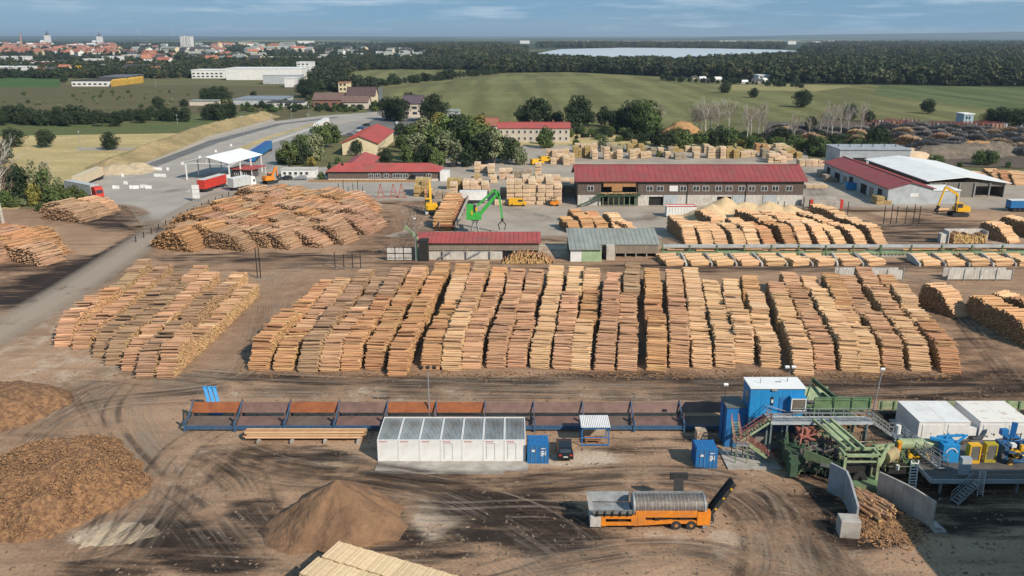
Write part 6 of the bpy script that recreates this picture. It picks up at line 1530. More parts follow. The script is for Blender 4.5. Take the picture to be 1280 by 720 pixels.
lorry('grey trailer lorry with a red cab parked by the shrubs at left', (126,249), (87,241), TARP_GREY, RED, roofm=TARP_GREY)
lorry('lorry with a tan tarpaulin body and red end, behind the red cab lorry', (97,236), (126,223), TARP_TAN, TARP_TAN, roofm=TARP_TAN, cab=False)
tl_ = [o for o in COL.objects if o.get('label','').startswith('lorry with a tan')][0]
mb = MB(); mb.box(-(Vector(g(97,236))-Vector(g(126,223))).length-.3, -(Vector(g(97,236))-Vector(g(126,223))).length-.03, -1.3, 1.3, 1.0, 4.05); part('red_end', mb, RED, tl_)
lorry('blue box trailer at the right edge behind the pale stacks', (1300,264), (1259,264), BLUE, BLUE, roofm=WHITE, cab=False, H=3.2)
lorry('long white tarpaulin trailer behind the green material handler', (609,254), (575,254), WHITE, WHITE, roofm=WHITE, cab=False, H=3.6)
# ---------------------------------------------------------------- cars, vans, diggers
CARW = mat('car_white', (.62,.62,.60), rough=.25, spec=.5); CARS = mat('car_silver', (.34,.36,.38), rough=.25, metal=.4); CARB = mat('car_blue', (.05,.10,.2), rough=.2); CARD = mat('car_dark', (.03,.032,.035), rough=.2)
for lab, p, rz, pm in (('dark car parked left in front of the white site cabin', (366,225), 95, CARD), ('silver blue car parked right in front of the white site cabin', (384,225), 95, CARS),
        ('white car nearest the red roofed yellow house in the car park', (452,166), 62, CARW), ('silver car at the front of the car park row', (443,169), 62, CARS), ('dark car at the back of the car park row', (462,158), 62, CARD),
        ('blue car in the car park between white and dark ones', (455,162), 62, CARB), ('white van at the far end of the car park', (497,156), 20, CARW),
        ('small dark car standing right of the brown office', (570,209), 80, CARD)):
    x, y = g(*p); car(lab, (x, y, .09), R(rz), pm, simple=True, H=1.5)
def van(label, p, rz, m):
    x, y = g(*p); t = thing('van', label, 'van', (x, y, .06), R(rz))
    mb = MB(); prof = [(0,.4),(5.0,.4),(5.1,1.1),(4.5,1.3),(3.9,2.1),(0,2.2)]; n0 = len(prof); W=1.95
    mb.add([(xx,-W/2,z) for xx, z in prof]+[(xx,W/2,z) for xx, z in prof], [(k,(k+1) % n0,n0+(k+1) % n0,n0+k) for k in range(n0)]+[tuple(range(n0-1,-1,-1)), tuple(range(n0,2*n0))]); part('body', mb, m, t)
    mb = MB()
    for s in (-1,1): mb.box(2.6,4.0,s*W/2-.01,s*W/2+.01,1.35,1.95)
    mb.quad((4.52,-.8,1.35),(4.52,.8,1.35),(4.0,.75,2.0),(4.0,-.75,2.0)); part('windows', mb, GLASS, t)
    for xx in (.9,4.1):
        for s in (-1,1): mb = MB(); mb.wheel((xx,s*(W/2-.1),.36),.36,.24,10); part('wheel', mb, BLACK, t)
van('yellow van parked at the rear of the timber stacks, left one', (664,206.5), 28, YELLOW)
van('yellow van parked at the rear of the timber stacks, right one', (675,203), 28, YELLOW)
van('yellow van in front of the tall board stacks', (636,257.5), 0, YELLOW)
t = thing('forklift', 'orange forklift beside the board stacks left of the long shed', 'forklift', (*g(688,258), 0))
mb = MB(); mb.box(0,2.4,0,1.4,.4,1.3); mb.box(1.6,2.4,0,1.4,1.3,1.6); part('body', mb, ORANGE, t)
mb = MB(); mb.box(.2,.3,.1,.2,1.3,2.3); mb.box(.2,.3,1.2,1.3,1.3,2.3); mb.box(1.5,1.6,.1,.2,1.3,2.3); mb.box(1.5,1.6,1.2,1.3,1.3,2.3); mb.box(.1,1.7,.05,1.35,2.3,2.38); mb.box(-.2,-.05,.3,.4,.1,2.8); mb.box(-.2,-.05,1,1.1,.1,2.8); part('mast_and_guard', mb, DARK, t)
for x in (.4,2.0):
    for y in (0,1.4): mb = MB(); mb.wheel((x,y,.35),.35,.3,10); part('wheel', mb, BLACK, t)
def digger(label, p, rz, m, boom, s=1.0, cabin_side=1, tracks=True, undercarriage=BLACK):
    x, y = g(*p); t = thing('digger', label, 'digger', (x, y, .05), R(rz)); t.scale = (s,)*3
    for sd in (-1,1):
        mb = MB(); prof = [(-1.9,.2),(-1.6,0),(1.6,0),(1.9,.2),(1.9,.65),(1.6,.9),(-1.6,.9),(-1.9,.65)]; n0 = len(prof)
        y0, y1 = sd*1.0-.28, sd*1.0+.28
        mb.add([(a,y0,z) for a,z in prof]+[(a,y1,z) for a,z in prof], [(k,(k+1)%n0,n0+(k+1)%n0,n0+k) for k in range(n0)]+[tuple(range(n0-1,-1,-1)), tuple(range(n0,2*n0))]); part('track', mb, undercarriage, t)
    mb = MB(); mb.tube((0,0,.6),(0,0,1.15),.7,.7,14); part('slew_ring', mb, DARK, t)
    mb = MB(); mb.prism([(-2.0,-1.2),(.9,-1.2),(.9,1.2),(-2.0,1.2),(-2.3,.8),(-2.3,-.8)], 1.15, 2.05); mb.box(-1.9,-.3,-1.1,1.1,2.05,2.35); part('upper_body', mb, m, t)
    mb = MB(); c = cabin_side; ya, yb = sorted((c*.25, c*1.15)); mb.box(-.2,1.2,ya,yb,1.3,2.95); part('cab', mb, GLASS, t); mb = MB(); mb.box(-.25,1.25,ya-.04,yb+.04,2.95,3.1); mb.box(1.1,1.22,ya-.02,ya+.08,1.3,2.95); mb.box(1.1,1.22,yb-.08,yb+.02,1.3,2.95); mb.box(-.2,1.2,ya-.03,ya,1.2,1.8); part('cab_roof', mb, m, t)
    P_ = [Vector((a,0,z)) for a,z in boom]
    for k, nm in enumerate(('boom','boom','stick')):
        if k < len(P_)-1: mb = MB(); mb.beam(P_[k]-Vector((0,.0,0)), P_[k+1], .42-.08*k, .6-.12*k); part(nm, mb, m, t)
    mb = MB(); mb.beam(P_[0]+Vector((.5,.35,-.2)), P_[1]+Vector((.1,.35,-.4)), .14); mb.beam(P_[1]+Vector((0,0,.35)), P_[2]+Vector((-.1,0,.45)), .14); part('hydraulic_ram', mb, GALV, t)
    e = P_[-1]; mb = MB(); mb.cbox(e.x,0,e.z-.3,.5,.5,.6)
    for s2 in (-1,1): mb.beam((e.x,s2*.2,e.z-.5),(e.x+.3,s2*.6,e.z-1.1),.22,.3); mb.beam((e.x+.3,s2*.6,e.z-1.1),(e.x,s2*.1,e.z-1.6),.2,.3)
    part('grab', mb, DARK, t)
    return t
digger('small orange digger with raised arm in front of the white site cabin', (338,229.5), 50, ORANGE, [(.6,1.8),(2.0,4.2),(2.4,4.8),(2.7,2.0)], 1.1)
digger('yellow digger with its arm folded up beside the log feeding deck', (539,267), 100, YELLOW, [(.6,1.8),(1.6,5.0),(2.2,6.6),(3.2,3.6)], 1.35, undercarriage=TARP_GREY)
digger('yellow digger holding a log before the pale grey gable', (1197,270), 182, YELLOW, [(.5,1.9),(.8,4.9),(3.8,6.6),(4.8,2.4)], 1.2)
mb = MB(); log_into(mb, (0,0,.6), (1,.2,0), .45, 3.6, 10); log_into(mb, (.3,.8,.5), (1,.1,0), .4, 3.2, 10); solo('held_logs', mb, [PEELED, LOG_END], 'pale logs held in the grab of the yellow digger by the grey gable', 'logs', (*g(1178,265), .1))
# green material handler on a pedestal
x, y = g(594,292); t = thing('material_handler', 'bright green loading crane with a bent arm and grapple behind the red roofed shed', 'loading crane', (x, y, 0))
mb = MB(); mb.beam((-1,-.8,0),(-.3,-.3,3.4),.3); mb.beam((1,-.8,0),(.3,-.3,3.4),.3); mb.beam((-1,.8,0),(-.3,.3,3.4),.3); mb.beam((1,.8,0),(.3,.3,3.4),.3); mb.box(-.9,.9,-.9,.9,3.2,3.6); part('pedestal', mb, GALV, t)
mb = MB(); mb.box(-2.1,1.6,-1.2,1.2,3.7,5.3); part('upper_body', mb, GREEN_BR, t)
mb = MB(); mb.box(-2.0,-.4,.1,1.3,5.3,7.2); part('cab_roof', mb, GREEN_BR, t); mb = MB(); mb.box(-.4,.3,.1,1.25,5.3,7.1); part('cab', mb, GLASS, t)
mb = MB(); mb.box(-.9,-.5,-1.24,-1.2,5.0,6.0); mb.box(.1,.6,.0,.1,5.6,6.6); part('yellow_plate', mb, YELLOW, t)
mb = MB(); mb.beam((1.0,0,4.6),(5.2,0,9.6),.6,.8); mb.beam((5.2,0,9.6),(6.0,0,9.8),.6,.9); part('boom', mb, GREEN_BR, t)
mb = MB(); mb.beam((.6,.0,7.0),(4.9,.0,11.0),.4,.5); mb.beam((4.9,0,11.0),(5.6,0,9.6),.4,.5); part('upper_link', mb, GREEN_BR, t)
mb = MB(); mb.beam((5.8,0,10.6),(6.7,0,3.9),.45,.6); part('stick', mb, GREEN_BR, t)
mb = MB(); mb.beam((1.8,0,6.0),(4.6,0,8.6),.25,.25); mb.beam((6.2,.3,9.4),(6.6,.3,5.6),.18); part('hydraulic_ram', mb, GALV, t)
mb = MB(); mb.cbox(6.7,0,3.5,.6,.5,.8); mb.beam((6.6,0,3.2),(5.7,0,2.2),.2); mb.beam((5.7,0,2.2),(6.1,0,1.0),.2); mb.beam((6.8,0,3.2),(7.6,0,2.2),.2); mb.beam((7.6,0,2.2),(7.2,0,1.0),.2); part('grapple', mb, DARK, t)
# feeding deck left of the crane
t = thing('feed_conveyor', 'sloping log feeding deck with orange brown beds behind the red roofed shed', 'conveyor', (*g(566,291), 0), R(-2))
mb = MB(); mb.box(-3.2,.6,0,42,1.6,1.7); part('bed', mb, mat('bed_red_brown', (.25,.10,.06), rgb2=(.17,.07,.05), scale=1), t)
for xx in (-3.4,.7): mb = MB(); mb.box(xx,xx+.2,0,42,1.5,2.6); part('side_rail', mb, CONC if xx > 0 else WOOD_GREY, t)
for k in range(7):
    mb = MB()
    for xx in (-3.1,.4): mb.box(xx,xx+.2,1+k*6.5,1.2+k*6.5,0,1.5)
    part('trestle', mb, GREEN_DK, t)
for k, yy in enumerate((1.0, 13, 25)):
    o_ = Vector(g(553,290)); log_stack('orange brown log stack, %s from the front, left of the sloping feeding deck' % nth(k), (g(553,290)[0]+yy*.03, o_.y+yy, 0), 0, 10.0, 4.4, 3.5, 2, 'steep', (BARK_ORANGE, LOG_END_DARK), 'log stacks beside the feeding deck', r=.16)
t = thing('yard_crane', 'pale green jib crane left of the low red roofed shed', 'crane', (*g(521,326), 0))
mb = MB(); mb.tube((0,0,0),(0,0,5.6),.22,.18,8); part('column', mb, GREEN_DK, t); mb = MB(); mb.beam((.4,0,4.8),(-2.4,.6,7.6),.4,.5); mb.beam((-2.4,.6,7.6),(-2.6,.6,6.6),.25); part('jib', mb, GREEN_LT, t); mb = MB(); mb.box(.6,2.6,-.5,2,0,4.6); part('machine_house', mb, DARK, t)
t = thing('white_bay_wall', 'stained white panel bay with black straps left of the red roofed shed', 'wall', (*g(484,326), 0))
for k in range(3): mb = MB(); mb.box(k*1.85,k*1.85+1.75,0,.3,.2,2.8); part('panel', mb, WHITE_DIRTY, t)
for k in range(4): mb = MB(); mb.box(-.12+k*1.85,.0+k*1.85,-.08,.3,0,3.1); part('strap_post', mb, DARK, t)
mb = MB(); mb.box(0,5.5,-.06,-.02,1.6,1.75); mb.box(0,5.5,-.06,-.02,.6,.7); part('strap', mb, DARK, t)

# sorting conveyor on legs, in two runs
for (xa, xb, lab) in ((828, 1100, 'left run of the long green and grey log sorting conveyor'), (1101, 1290, 'right run of the long green and grey log sorting conveyor')):
    A = g(xa, 322); B = g(xb, 322); Lc_ = B[0]-A[0]; t = thing('sorting_conveyor', lab, 'conveyor', (A[0], 179.8, 0))
    zt = onY(900, 306.0, 179.8)[1]
    mb = MB(); mb.box(0, Lc_, 0, .5, zt-.6, zt); part('top_beam', mb, mat('beam_pale_grey', (.46,.49,.50), scale=.6, dirt=.2), t)
    mb = MB(); mb.box(0, Lc_, .4, 2.0, zt-1.7, zt-1.55); mb.box(0, Lc_, -.14, -.02, zt-2.1, zt-1.55); part('bed', mb, mat('conveyor_green', (.26,.36,.21), rgb2=(.16,.22,.13), scale=1, dirt=.4), t)
    mb = MB(); x = 0
    while x < Lc_: mb.box(x, x+.3, -.2, -.14, zt-2.3, zt-2.0); x += .8
    part('chain_dog', mb, GREEN_DK, t, 'stuff')
    mb = MB(); mb.box(0, Lc_, -.1, .2, 0, zt-2.15); part('concrete_wall', mb, CONC, t)
    n = int(Lc_/5.6)
    for k in range(n+1): 
        x = k*Lc_/n; mb = MB(); mb.box(x-.12, x+.12, -.2, 0, 0, zt); mb.beam((x,-.1,zt-.6),(x,2.0,zt-1.7),.15); part('leg', mb, GREEN, t)
    q = random.Random(int(xa)); mb = MB()
    for k in range(int(Lc_/1.0)): log_into(mb, (q.uniform(2, Lc_-2), q.uniform(.3,1.8), zt-1.4+q.random()*.35), (1, q.uniform(-.05,.05), 0), .17, q.uniform(3.5,4.5))
    part('logs', mb, [BARK_ORANGE, LOG_END], t, 'stuff')
q = random.Random(5)
for k, (x, y) in enumerate([(p_, 333) for p_ in (858,890,921,953,984,1016,1047,1079,1085)]+[(1150,333)]+[(p_, 333) for p_ in (1182,1212,1242,1270)]):
    t = thing('bay_divider', 'pale concrete divider, %s from the left, between the conveyor log bays' % nth(k), 'divider', (*g(x, y), 0), R(q.uniform(-8,8)), 'dividers of the conveyor log bays')
    mb = MB(); mb.extr([(0,0),(5.6,0),(5.6,1.7),(3,1.4),(0,.6)], -.18, .18); part('panel', mb, CONC if k % 3 else WHITE_DIRTY, t)
# slatted white racks and stake posts
for (xa, xb, y, lab) in ((1047,1128,351,'long white panelled log rack at the back of the large field'), (1184,1264,351,'long white panelled log rack behind the tall stacks at right')):
    A = g(xa, y); B = g(xb, y); Lr = B[0]-A[0]; t = thing('log_rack', lab, 'log rack', (A[0], A[1], 0))
    for k in range(2): mb = MB(); mb.box(k*Lr/2+.1, (k+1)*Lr/2-.1, 0, .2, .3, 2.2); mb.box(k*Lr/2+.1, (k+1)*Lr/2-.1, 2.2, 2.4, .3, 2.1); part('panel', mb, WHITE_DIRTY, t)
    for k in range(5): mb = MB(); mb.box(k*Lr/4-.07, k*Lr/4+.07, -.12, 0, 0, 2.8); part('stake', mb, GALV, t)
t = thing('loaded_log_rack', 'white rack full of round wood, ends showing, in front of the yellow digger', 'log rack', (*g(1190,304.5), 0))
mb = MB(); mb.box(-.9,8.0,2.6,2.8,0,3.0); mb.box(-1.0,-.8,0,2.8,0,2.9); mb.box(8,8.2,0,2.8,0,2.9); mb.box(-2.6,-1.1,.4,2,0,2.2); part('rack', mb, WHITE_DIRTY, t)
p = g(1190,304.5); log_stack('round wood lying in the white rack, ends towards the viewer', (p[0]+7.8, p[1]+1.2, .1), R(90), 7.6, 2.6, 2.0, 40, 'steep', (BARK_ORANGE, LOG_END), r=.2)
for k, (x, y, h) in enumerate([(1104,281,5),(1113,281,5.5),(1120,280,4.6),(1131,281,5),(1141,281,5.4),(1148,281,5)]+[(418+i*6,250,4+(i%3)) for i in range(7)]+[(1003,271,5),(1010,271,4.6),(971,270,4),(979,270,4),(1059,270,4)]+[(322,348,6.4),(326,348,6.4),(419,336,3.6),(430,336,3.2),(441,336,3.4),(451,336,3.2)]):
    t = thing('stake_post', 'dark upright stake post, %s of those standing behind the log piles' % nth(k), 'post', (*g(x, y), 0), 0, 'stake posts between the log piles'); mb = MB(); mb.beam((0,0,0),(0,0,h),.16); part('post', mb, DARK, t); mb = MB(); mb.box(-.3,.3,-.3,.3,0,.12); part('foot', mb, CONC_DK, t)
for k, (px, py) in enumerate([(476,247),(492,247),(502,247)]):
    t = thing('log_stake_rack', 'rusty red log stake frame, %s from the left, behind the big pile' % nth(k), 'log rack', (*g(px,py),0), 0, 'rusty stake frames behind the big pile')
    mb = MB(); mb.beam((-1,0,0),(0,0,4.2),.25); mb.beam((1,0,0),(0,0,4.2),.25); mb.beam((-.6,0,1.6),(.6,0,1.6),.2); part('upright', mb, SALMON, t); mb = MB(); mb.box(-1.6,1.6,-.3,.3,0,.3); part('base_beam', mb, SALMON, t)
# concrete blocks and barriers by the gate
q = random.Random(9)
for k, (px, py, w_) in enumerate([(197,213,5),(176,214.5,4),(200,221,7),(170,236,3),(157,230.5,2),(153.5,221,1.2),(164,236,1.4),(180,235,4),(186,236,3),(210,213,1.2),(228,206,1.2),(250,198,1.2),(270,190.5,1.2),(289,183,1.2),(143,236,1.5),(146,236,2.4)]):
    mb = MB(); mb.extr([(-.35,0),(.35,0),(.28,.3),(.15,1.0),(-.15,1.0),(-.28,.3)], -w_/3.2, w_/3.2)
    solo('barrier_block', mb, WHITE, 'white concrete barrier, %s of those set out on the gate asphalt' % nth(k), 'barrier', (*g(px,py), .07), R(q.uniform(-15,15)), 'white barrier blocks by the gate')
t = thing('guard_rail', 'row of small dark posts along the haul road edge of the big pile', 'fence', (0,0,0))
A = gp([(178,303),(215,283),(250,264),(300,243)])
for (a, b_) in zip(A[:-1], A[1:]):
    n = int((Vector(b_)-Vector(a)).length/4)
    for k in range(n): mb = MB(); x = a[0]+(b_[0]-a[0])*k/n-1.5; y = a[1]+(b_[1]-a[1])*k/n; mb.beam((x,y,0),(x,y,1.6),.18); part('post', mb, DARK, t)
# street lamps of the main road
for k, (px, py, h) in enumerate([(307,201,17),(341,174,11),(366,164,11),(387,153,9),(366,164,9)][:4]):
    pole('grey street lamp, %s from the yard, on the main road verge' % nth(k), *g(px,py), h, 1, name='street_lamp', r=.12)

# ---------------------------------------------------------------- packs of sawn timber
q = random.Random(77)
def pack_mesh(m, L=4.0, W=2.2, H=1.15):
    key = ('tp', m.name, L, W, H)
    if key not in MESH:
        mb = MB(); qq = random.Random(3); n = 8
        for k in range(6):
            z0 = .12+k*(H-.12)/6
            for i in range(4): e = qq.uniform(-.05,.05); mb.box(-W/2+i*W/4+.01, -W/2+(i+1)*W/4-.01, -L/2+e, L/2+e, z0+.012, z0+(H-.12)/6-.012)
        for yy in (-L*.3, L*.3): mb.box(-W/2, W/2, yy-.06, yy+.06, 0, .12)
        MESH[key] = mb.mesh('timber_pack', [m])
    return MESH[key]
NP = [0]
PK = []
def pack_block(px, py, cols, deep, high, m, L=4.0, W=2.2, desc='', hv=True):
    x0, y0 = g(px, py)
    for i in range(cols):
        oy = q.uniform(-2.5,2.5)
        for j in range(deep):
            hh = max(1, high-(q.random() < .3)) if hv else max(1, high-q.choice((0,0,0,1,1)))
            if not hv and q.random() < .04: continue
            for k in range(hh):
                loc = (x0+i*(W+.15)+q.uniform(-.06,.06), y0+j*(L+.25)+L/2+(q.uniform(-.3,.3) if hv else oy), k*1.17); rz = q.uniform(-.015,.015)
                lab = 'board pack, level %s, %s, in %s' % (('one','two','three','four','five','six','seven')[k], ('%s column' % nth(i)) if j == 0 else ('%s back, column %s' % (nth(j), nth(i))), desc)
                PK.append((j == 0, k == hh-1, loc, rz, m, L, W, lab))
YARD = [(597,216,2,1,3,SAWN,'the pale stack left of the blue sky side trees'),
 (596,223.5,1,1,2,SAWN_YEL,'the low stack by the black topped lorry'), (614,221,1,2,3,SAWN,'the narrow stack behind the green crane'), (617,229,1,1,2,SAWN,'the low pair behind the green crane'),
 (628,224.5,2,1,3,SAWN,'the broad stack right of the green crane'), (646,226.5,2,1,4,SAWN_GREY,'the grey stack behind the tallest stacks'), (662,226.5,1,2,3,SAWN_GREY,'the narrow grey stack behind the tallest stacks'), (673,222,1,1,4,SAWN,'the thin pale stack beside the grey ones'),
 (671,230,4,1,2,SAWN_YEL,'the long yellowish stack'), (700,236,3,2,2,SAWN,'the stack left of the long shed'), (700,246,3,2,3,SAWN_GREY,'the grey stack beside the long shed'),
 (583,242,2,2,3,SAWN,'the pale stack above the white tarpaulin trailer'), (597,242,2,2,3,SAWN,'the second pale stack above the white trailer'), (563,238,3,1,3,SAWN_YEL,'the yellowish stack left of the white trailer'), (567,243,1,1,3,SAWN,'the thin pale stack left of the white trailer'),
 (522,246,2,2,4,SAWN_YEL,'the stack right of the rusty frames'), (535,247,1,1,2,BARK_ORANGE,'the brown stack right of the rusty frames'), (548,249,2,1,2,SAWN_GREY,'the low stack before the brown office'),
 (620,251,2,1,3,SAWN_GREY,'the grey stack right of the green crane'), (623,257,2,1,1,SAWN,'the lowest stack right of the green crane'),
 (638,256,3,3,6,SAWN,'the tallest stack behind the yellow van'), (652,254,2,3,5,SAWN,'the stack second from left of the tallest'), (665,256,2,3,6,SAWN,'the stack third from left of the tallest'), (677,256,3,3,6,SAWN,'the rightmost of the tallest stacks'),
 (707,243,3,1,1,SAWN,'the low stack by the shed corner')]
for px, py, c_, d_, h_, m_, ds in YARD: pack_block(px, py, c_, d_, h_, m_, desc=ds)
x = 683; k = 0
rows = [(198, 686, 1000), (206, 692, 716), (191, 700, 1000)]
for (yy, xs, xe) in rows:
    x = xs
    while x < xe:
        c_ = q.choice((2,3,3,4)); h_ = q.choice((2,3,3,3,4)); m_ = q.choice((SAWN,SAWN,SAWN,SAWN_GREY,SAWN_YEL,BARK_ORANGE))
        if not (yy == 206 and x > 716): 
            pack_block(x, yy+q.uniform(-1,1), c_, 1, h_, m_, W=2.2, desc='the %s group, %s row behind the shed' % (nth(k), {198:'middle',206:'nearest',191:'farthest'}[yy]), hv=False)
        x += c_*2.35*scale_at(800, yy)+q.choice((.8,1.5,4)); k += 1
for px, py, c_, h_ in ((965,201,4,3),(1003,208,5,2),(1012,236,3,1),(964,204,3,3)): pack_block(px, py, c_, 1, h_, SAWN, desc='the group by the %s' % {965:'right end of the long shed',1003:'grey sheet hall',1012:'lane beside the red hall',964:'shed corner'}[px])
for px, py, c_, h_ in ((1029,222,3,2),(1036,228,3,2),(1062,238,2,2),(1100,256,2,2)): pack_block(px, py, c_, 1, h_, SAWN_GREY if px < 1090 else SAWN_YEL, desc='the stack along the red hall wall near %s' % {1029:'its far door',1036:'its far end',1062:'its middle',1100:'its near corner'}[px])
vis = [p for p in PK if p[0] or p[1]]; vis.sort(key=lambda p: p[2][1]); own = vis[:270]; rest = [p for p in PK if p not in own]
for _, _, loc, rz, m_, L_, W_, lab in own:
    o = link('timber_pack', pack_mesh(m_, L_, W_)); o.location = loc; o.rotation_euler = (0,0,rz); tag(o, lab, 'timber pack', 'packs of sawn boards in the timber yard')
MM = [SAWN, SAWN_GREY, SAWN_YEL, BARK_ORANGE]; mb = MB()
for _, _, loc, rz, m_, L_, W_, lab in rest:
    src = pack_mesh(m_, L_, W_); mb.mi = MM.index(m_); mb.add([(v.co.x+loc[0], v.co.y+loc[1], v.co.z+loc[2]) for v in src.vertices], [tuple(p.vertices) for p in src.polygons])
part('more_timber_packs', mb, MM, None, 'stuff')
t = thing('blue_bin', 'blue skip standing against the side wall of the red roofed hall', 'skip', (*g(1058,238),0)); mb = MB(); mb.add([(0,0,.2),(3,0,.2),(3.3,1.5,.2),(0,1.5,.2),(-.3,-.2,2.2),(3.4,-.2,2.2),(3.6,1.7,2.2),(-.3,1.7,2.2)], [(0,3,2,1),(0,1,5,4),(1,2,6,5),(2,3,7,6),(3,0,4,7)]); part('body', mb, BLUE_LT, t)
mb = MB(); mb.box(-.35,3.6,-.25,-.15,2.1,2.3); mb.box(-.35,3.6,1.7,1.8,2.1,2.3); part('rim', mb, BLUE, t)
# ---------------------------------------------------------------- trees and shrubs
def leaves(seed, w, h, z0, nclump, nleaf, ls, shape='round', quads=True, drop=.0):
    """a crown of many small leaf-sized faces gathered in uneven clumps"""
    r_ = np.random.RandomState(seed); V = []; 
    cs = []
    while len(cs) < nclump:
        p = r_.uniform(-1, 1, 3); d = np.linalg.norm(p)
        if d > 1 or d < .35: continue
        if shape == 'cone':
            t_ = (p[2]+1)/2; rad = (1-t_)*.95+.08; a = r_.uniform(0, 6.283); rr = rad*r_.uniform(.4, 1); cs.append((rr*math.cos(a)*w/2, rr*math.sin(a)*w/2, z0+t_*(h-z0), .22*w*(1.1-t_*.7)))
        elif shape == 'column':
            cs.append((p[0]*w/2*.7, p[1]*w/2*.7, z0+(p[2]+1)/2*(h-z0), .26*w))
        else:
            f = 1+.25*math.sin(3*math.atan2(p[1], p[0])+seed)
            zc = (p[2]+1)/2; cs.append((p[0]*w/2*.8*f, p[1]*w/2*.8*f, z0+zc*(h-z0)*.92, w*r_.uniform(.13, .24)))
    C = np.array(cs); n = nclump*nleaf
    ci = np.repeat(np.arange(nclump), nleaf)
    d = r_.normal(size=(n, 3)); d /= np.linalg.norm(d, axis=1)[:, None]
    rad = C[ci, 3]*r_.uniform(.55, 1.08, n)**.5
    d[:, 2] *= .8
    ctr = C[ci, :3]+d*rad[:, None]
    nrm = d+r_.normal(size=(n, 3))*.45+np.array([0, 0, .25]); nrm /= np.linalg.norm(nrm, axis=1)[:, None]
    a = np.cross(nrm, r_.normal(size=(n, 3))); a /= np.linalg.norm(a, axis=1)[:, None]; b = np.cross(nrm, a)
    s_ = (ls*r_.uniform(.6, 1.3, n))[:, None]
    P = np.stack([ctr-a*s_-b*s_*.6, ctr+a*s_-b*s_*.5, ctr+a*s_*.8+b*s_*.7, ctr-a*s_*.7+b*s_*.6], 1).reshape(-1, 3)
    P[:, 2] = np.maximum(P[:, 2], .05)
    me = bpy.data.meshes.new('crown')
    me.vertices.add(len(P)); me.vertices.foreach_set('co', P.astype(np.float32).ravel())
    me.loops.add(4*n); me.loops.foreach_set('vertex_index', np.arange(4*n, dtype=np.int32))
    me.polygons.add(n); me.polygons.foreach_set('loop_start', np.arange(0, 4*n, 4, dtype=np.int32)); me.update(calc_edges=True)
    return me
def trunk_mb(h, r, seed, limbs=5, bare=False, lean=0):
    q = random.Random(seed); mb = MB(); pts = [Vector((0,0,0))]
    for k in range(1, 5): pts.append(Vector((q.uniform(-.04,.04)*h+lean*k/4, q.uniform(-.04,.04)*h, h*k/4*.85)))
    for k in range(4): mb.tube(pts[k], pts[k+1], r*(1-k*.2), r*(1-(k+1)*.2), 7, False)
    def limb(p, d, L, rr, dep):
        e = p+d*L; mb.tube(p, e, rr, rr*.55, 5, False)
        if dep:
            for j in range(3 if bare else 2):
                nd = (d+Vector((q.uniform(-.7,.7), q.uniform(-.7,.7), q.uniform(-.1,.7)))).normalized(); limb(p+d*L*q.uniform(.5,1), nd, L*q.uniform(.5,.8), rr*.55, dep-1)
    for k in range(limbs):
        t_ = .35+.6*k/limbs; i = min(3, int(t_*4)); p = pts[i].lerp(pts[i+1], t_*4-i); a = q.uniform(0, 6.28)
        limb(p, Vector((math.cos(a)*.75, math.sin(a)*.75, .75)).normalized(), h*q.uniform(.18,.3)*(1.2-t_*.5), r*.4, 3 if bare else 1)
    return mb
CROWN = {}; VAR = {}
def variant(kind, seed, m, tm):
    key = (kind, seed, m.name)
    if key in VAR: return VAR[key]
    gk = (kind, seed)
    if gk not in CROWN:
        # unit height 10 m
        CROWN[gk] = {'broad': lambda: leaves(seed, 9, 10, 2.0, 46, 46, .34), 'tall': lambda: leaves(seed, 6, 10, 1.6, 40, 44, .30), 'bush': lambda: leaves(seed, 12, 10, .3, 44, 40, .48),
                     'cone': lambda: leaves(seed, 5, 10, .6, 46, 36, .3, 'cone'), 'column': lambda: leaves(seed, 3.4, 10, .3, 34, 40, .26, 'column'), 'sparse': lambda: leaves(seed, 6.5, 10, 1.5, 34, 18, .30),
                     'far': lambda: leaves(seed, 10, 10, .6, 26, 16, .75), 'fine': lambda: leaves(seed, 9, 10, 1.0, 60, 80, .22)}[kind]()
        CROWN[('t', kind, seed)] = trunk_mb(8.5, .32 if kind not in ('column', 'bush') else .2, seed)
    me = CROWN[gk].copy(); me.materials.append(m); me.name = 'crown'
    tk = ('tm', kind, seed, tm.name)
    if tk not in CROWN: CROWN[tk] = CROWN[('t', kind, seed)].mesh('trunk', [tm])
    VAR[key] = (me, CROWN[tk]); return VAR[key]
def tree(label, px, py, hpx, kind='broad', m=LEAF, wf=1.0, group=None, tm=TRUNK, name='broadleaf_tree', cat='tree'):
    x, y = g(px, py); h = hpx/scale_at(px, py)/math.cos(math.atan2(CAM_H, y))
    q = random.Random(int(px*31+py*7)); s = h/10; cr, tr = variant(kind, q.randrange(3), m, tm)
    t = thing(name, label, cat, (x, y, 0), q.uniform(0, 6.28), group); t.scale = (s*wf, s*wf, s)
    link('crown', cr, t); link('trunk', tr, t)
    return t
def tree_row(lst, place, group, name='broadleaf_tree', cat='tree'):
    words = {LEAF.name: 'mid green', LEAF_DK.name: 'dark green', LEAF_LT.name: 'pale silvery', LEAF_YEL.name: 'yellowing', LEAF_FIR.name: 'dark needled', LEAF_FAR.name: 'dull green'}
    sh = {'broad': 'broad', 'tall': 'tall', 'bush': 'bushy', 'cone': 'conical', 'column': 'columnar', 'sparse': 'loose', 'far': 'rounded', 'fine': 'dense'}
    for k, e in enumerate(sorted(lst, key=lambda e: e[0])):
        px, py, h, kind, m = e[:5]; wf = e[5] if len(e) > 5 else 1
        tree('%s %s %s, %s from the left %s' % (words[m.name], sh[kind], cat, nth(k), place), px, py, h, kind, m, wf, group, name=name, cat=cat)
D, M_, P_, Y_, F_ = LEAF_DK, LEAF, LEAF_LT, LEAF_YEL, LEAF_FIR
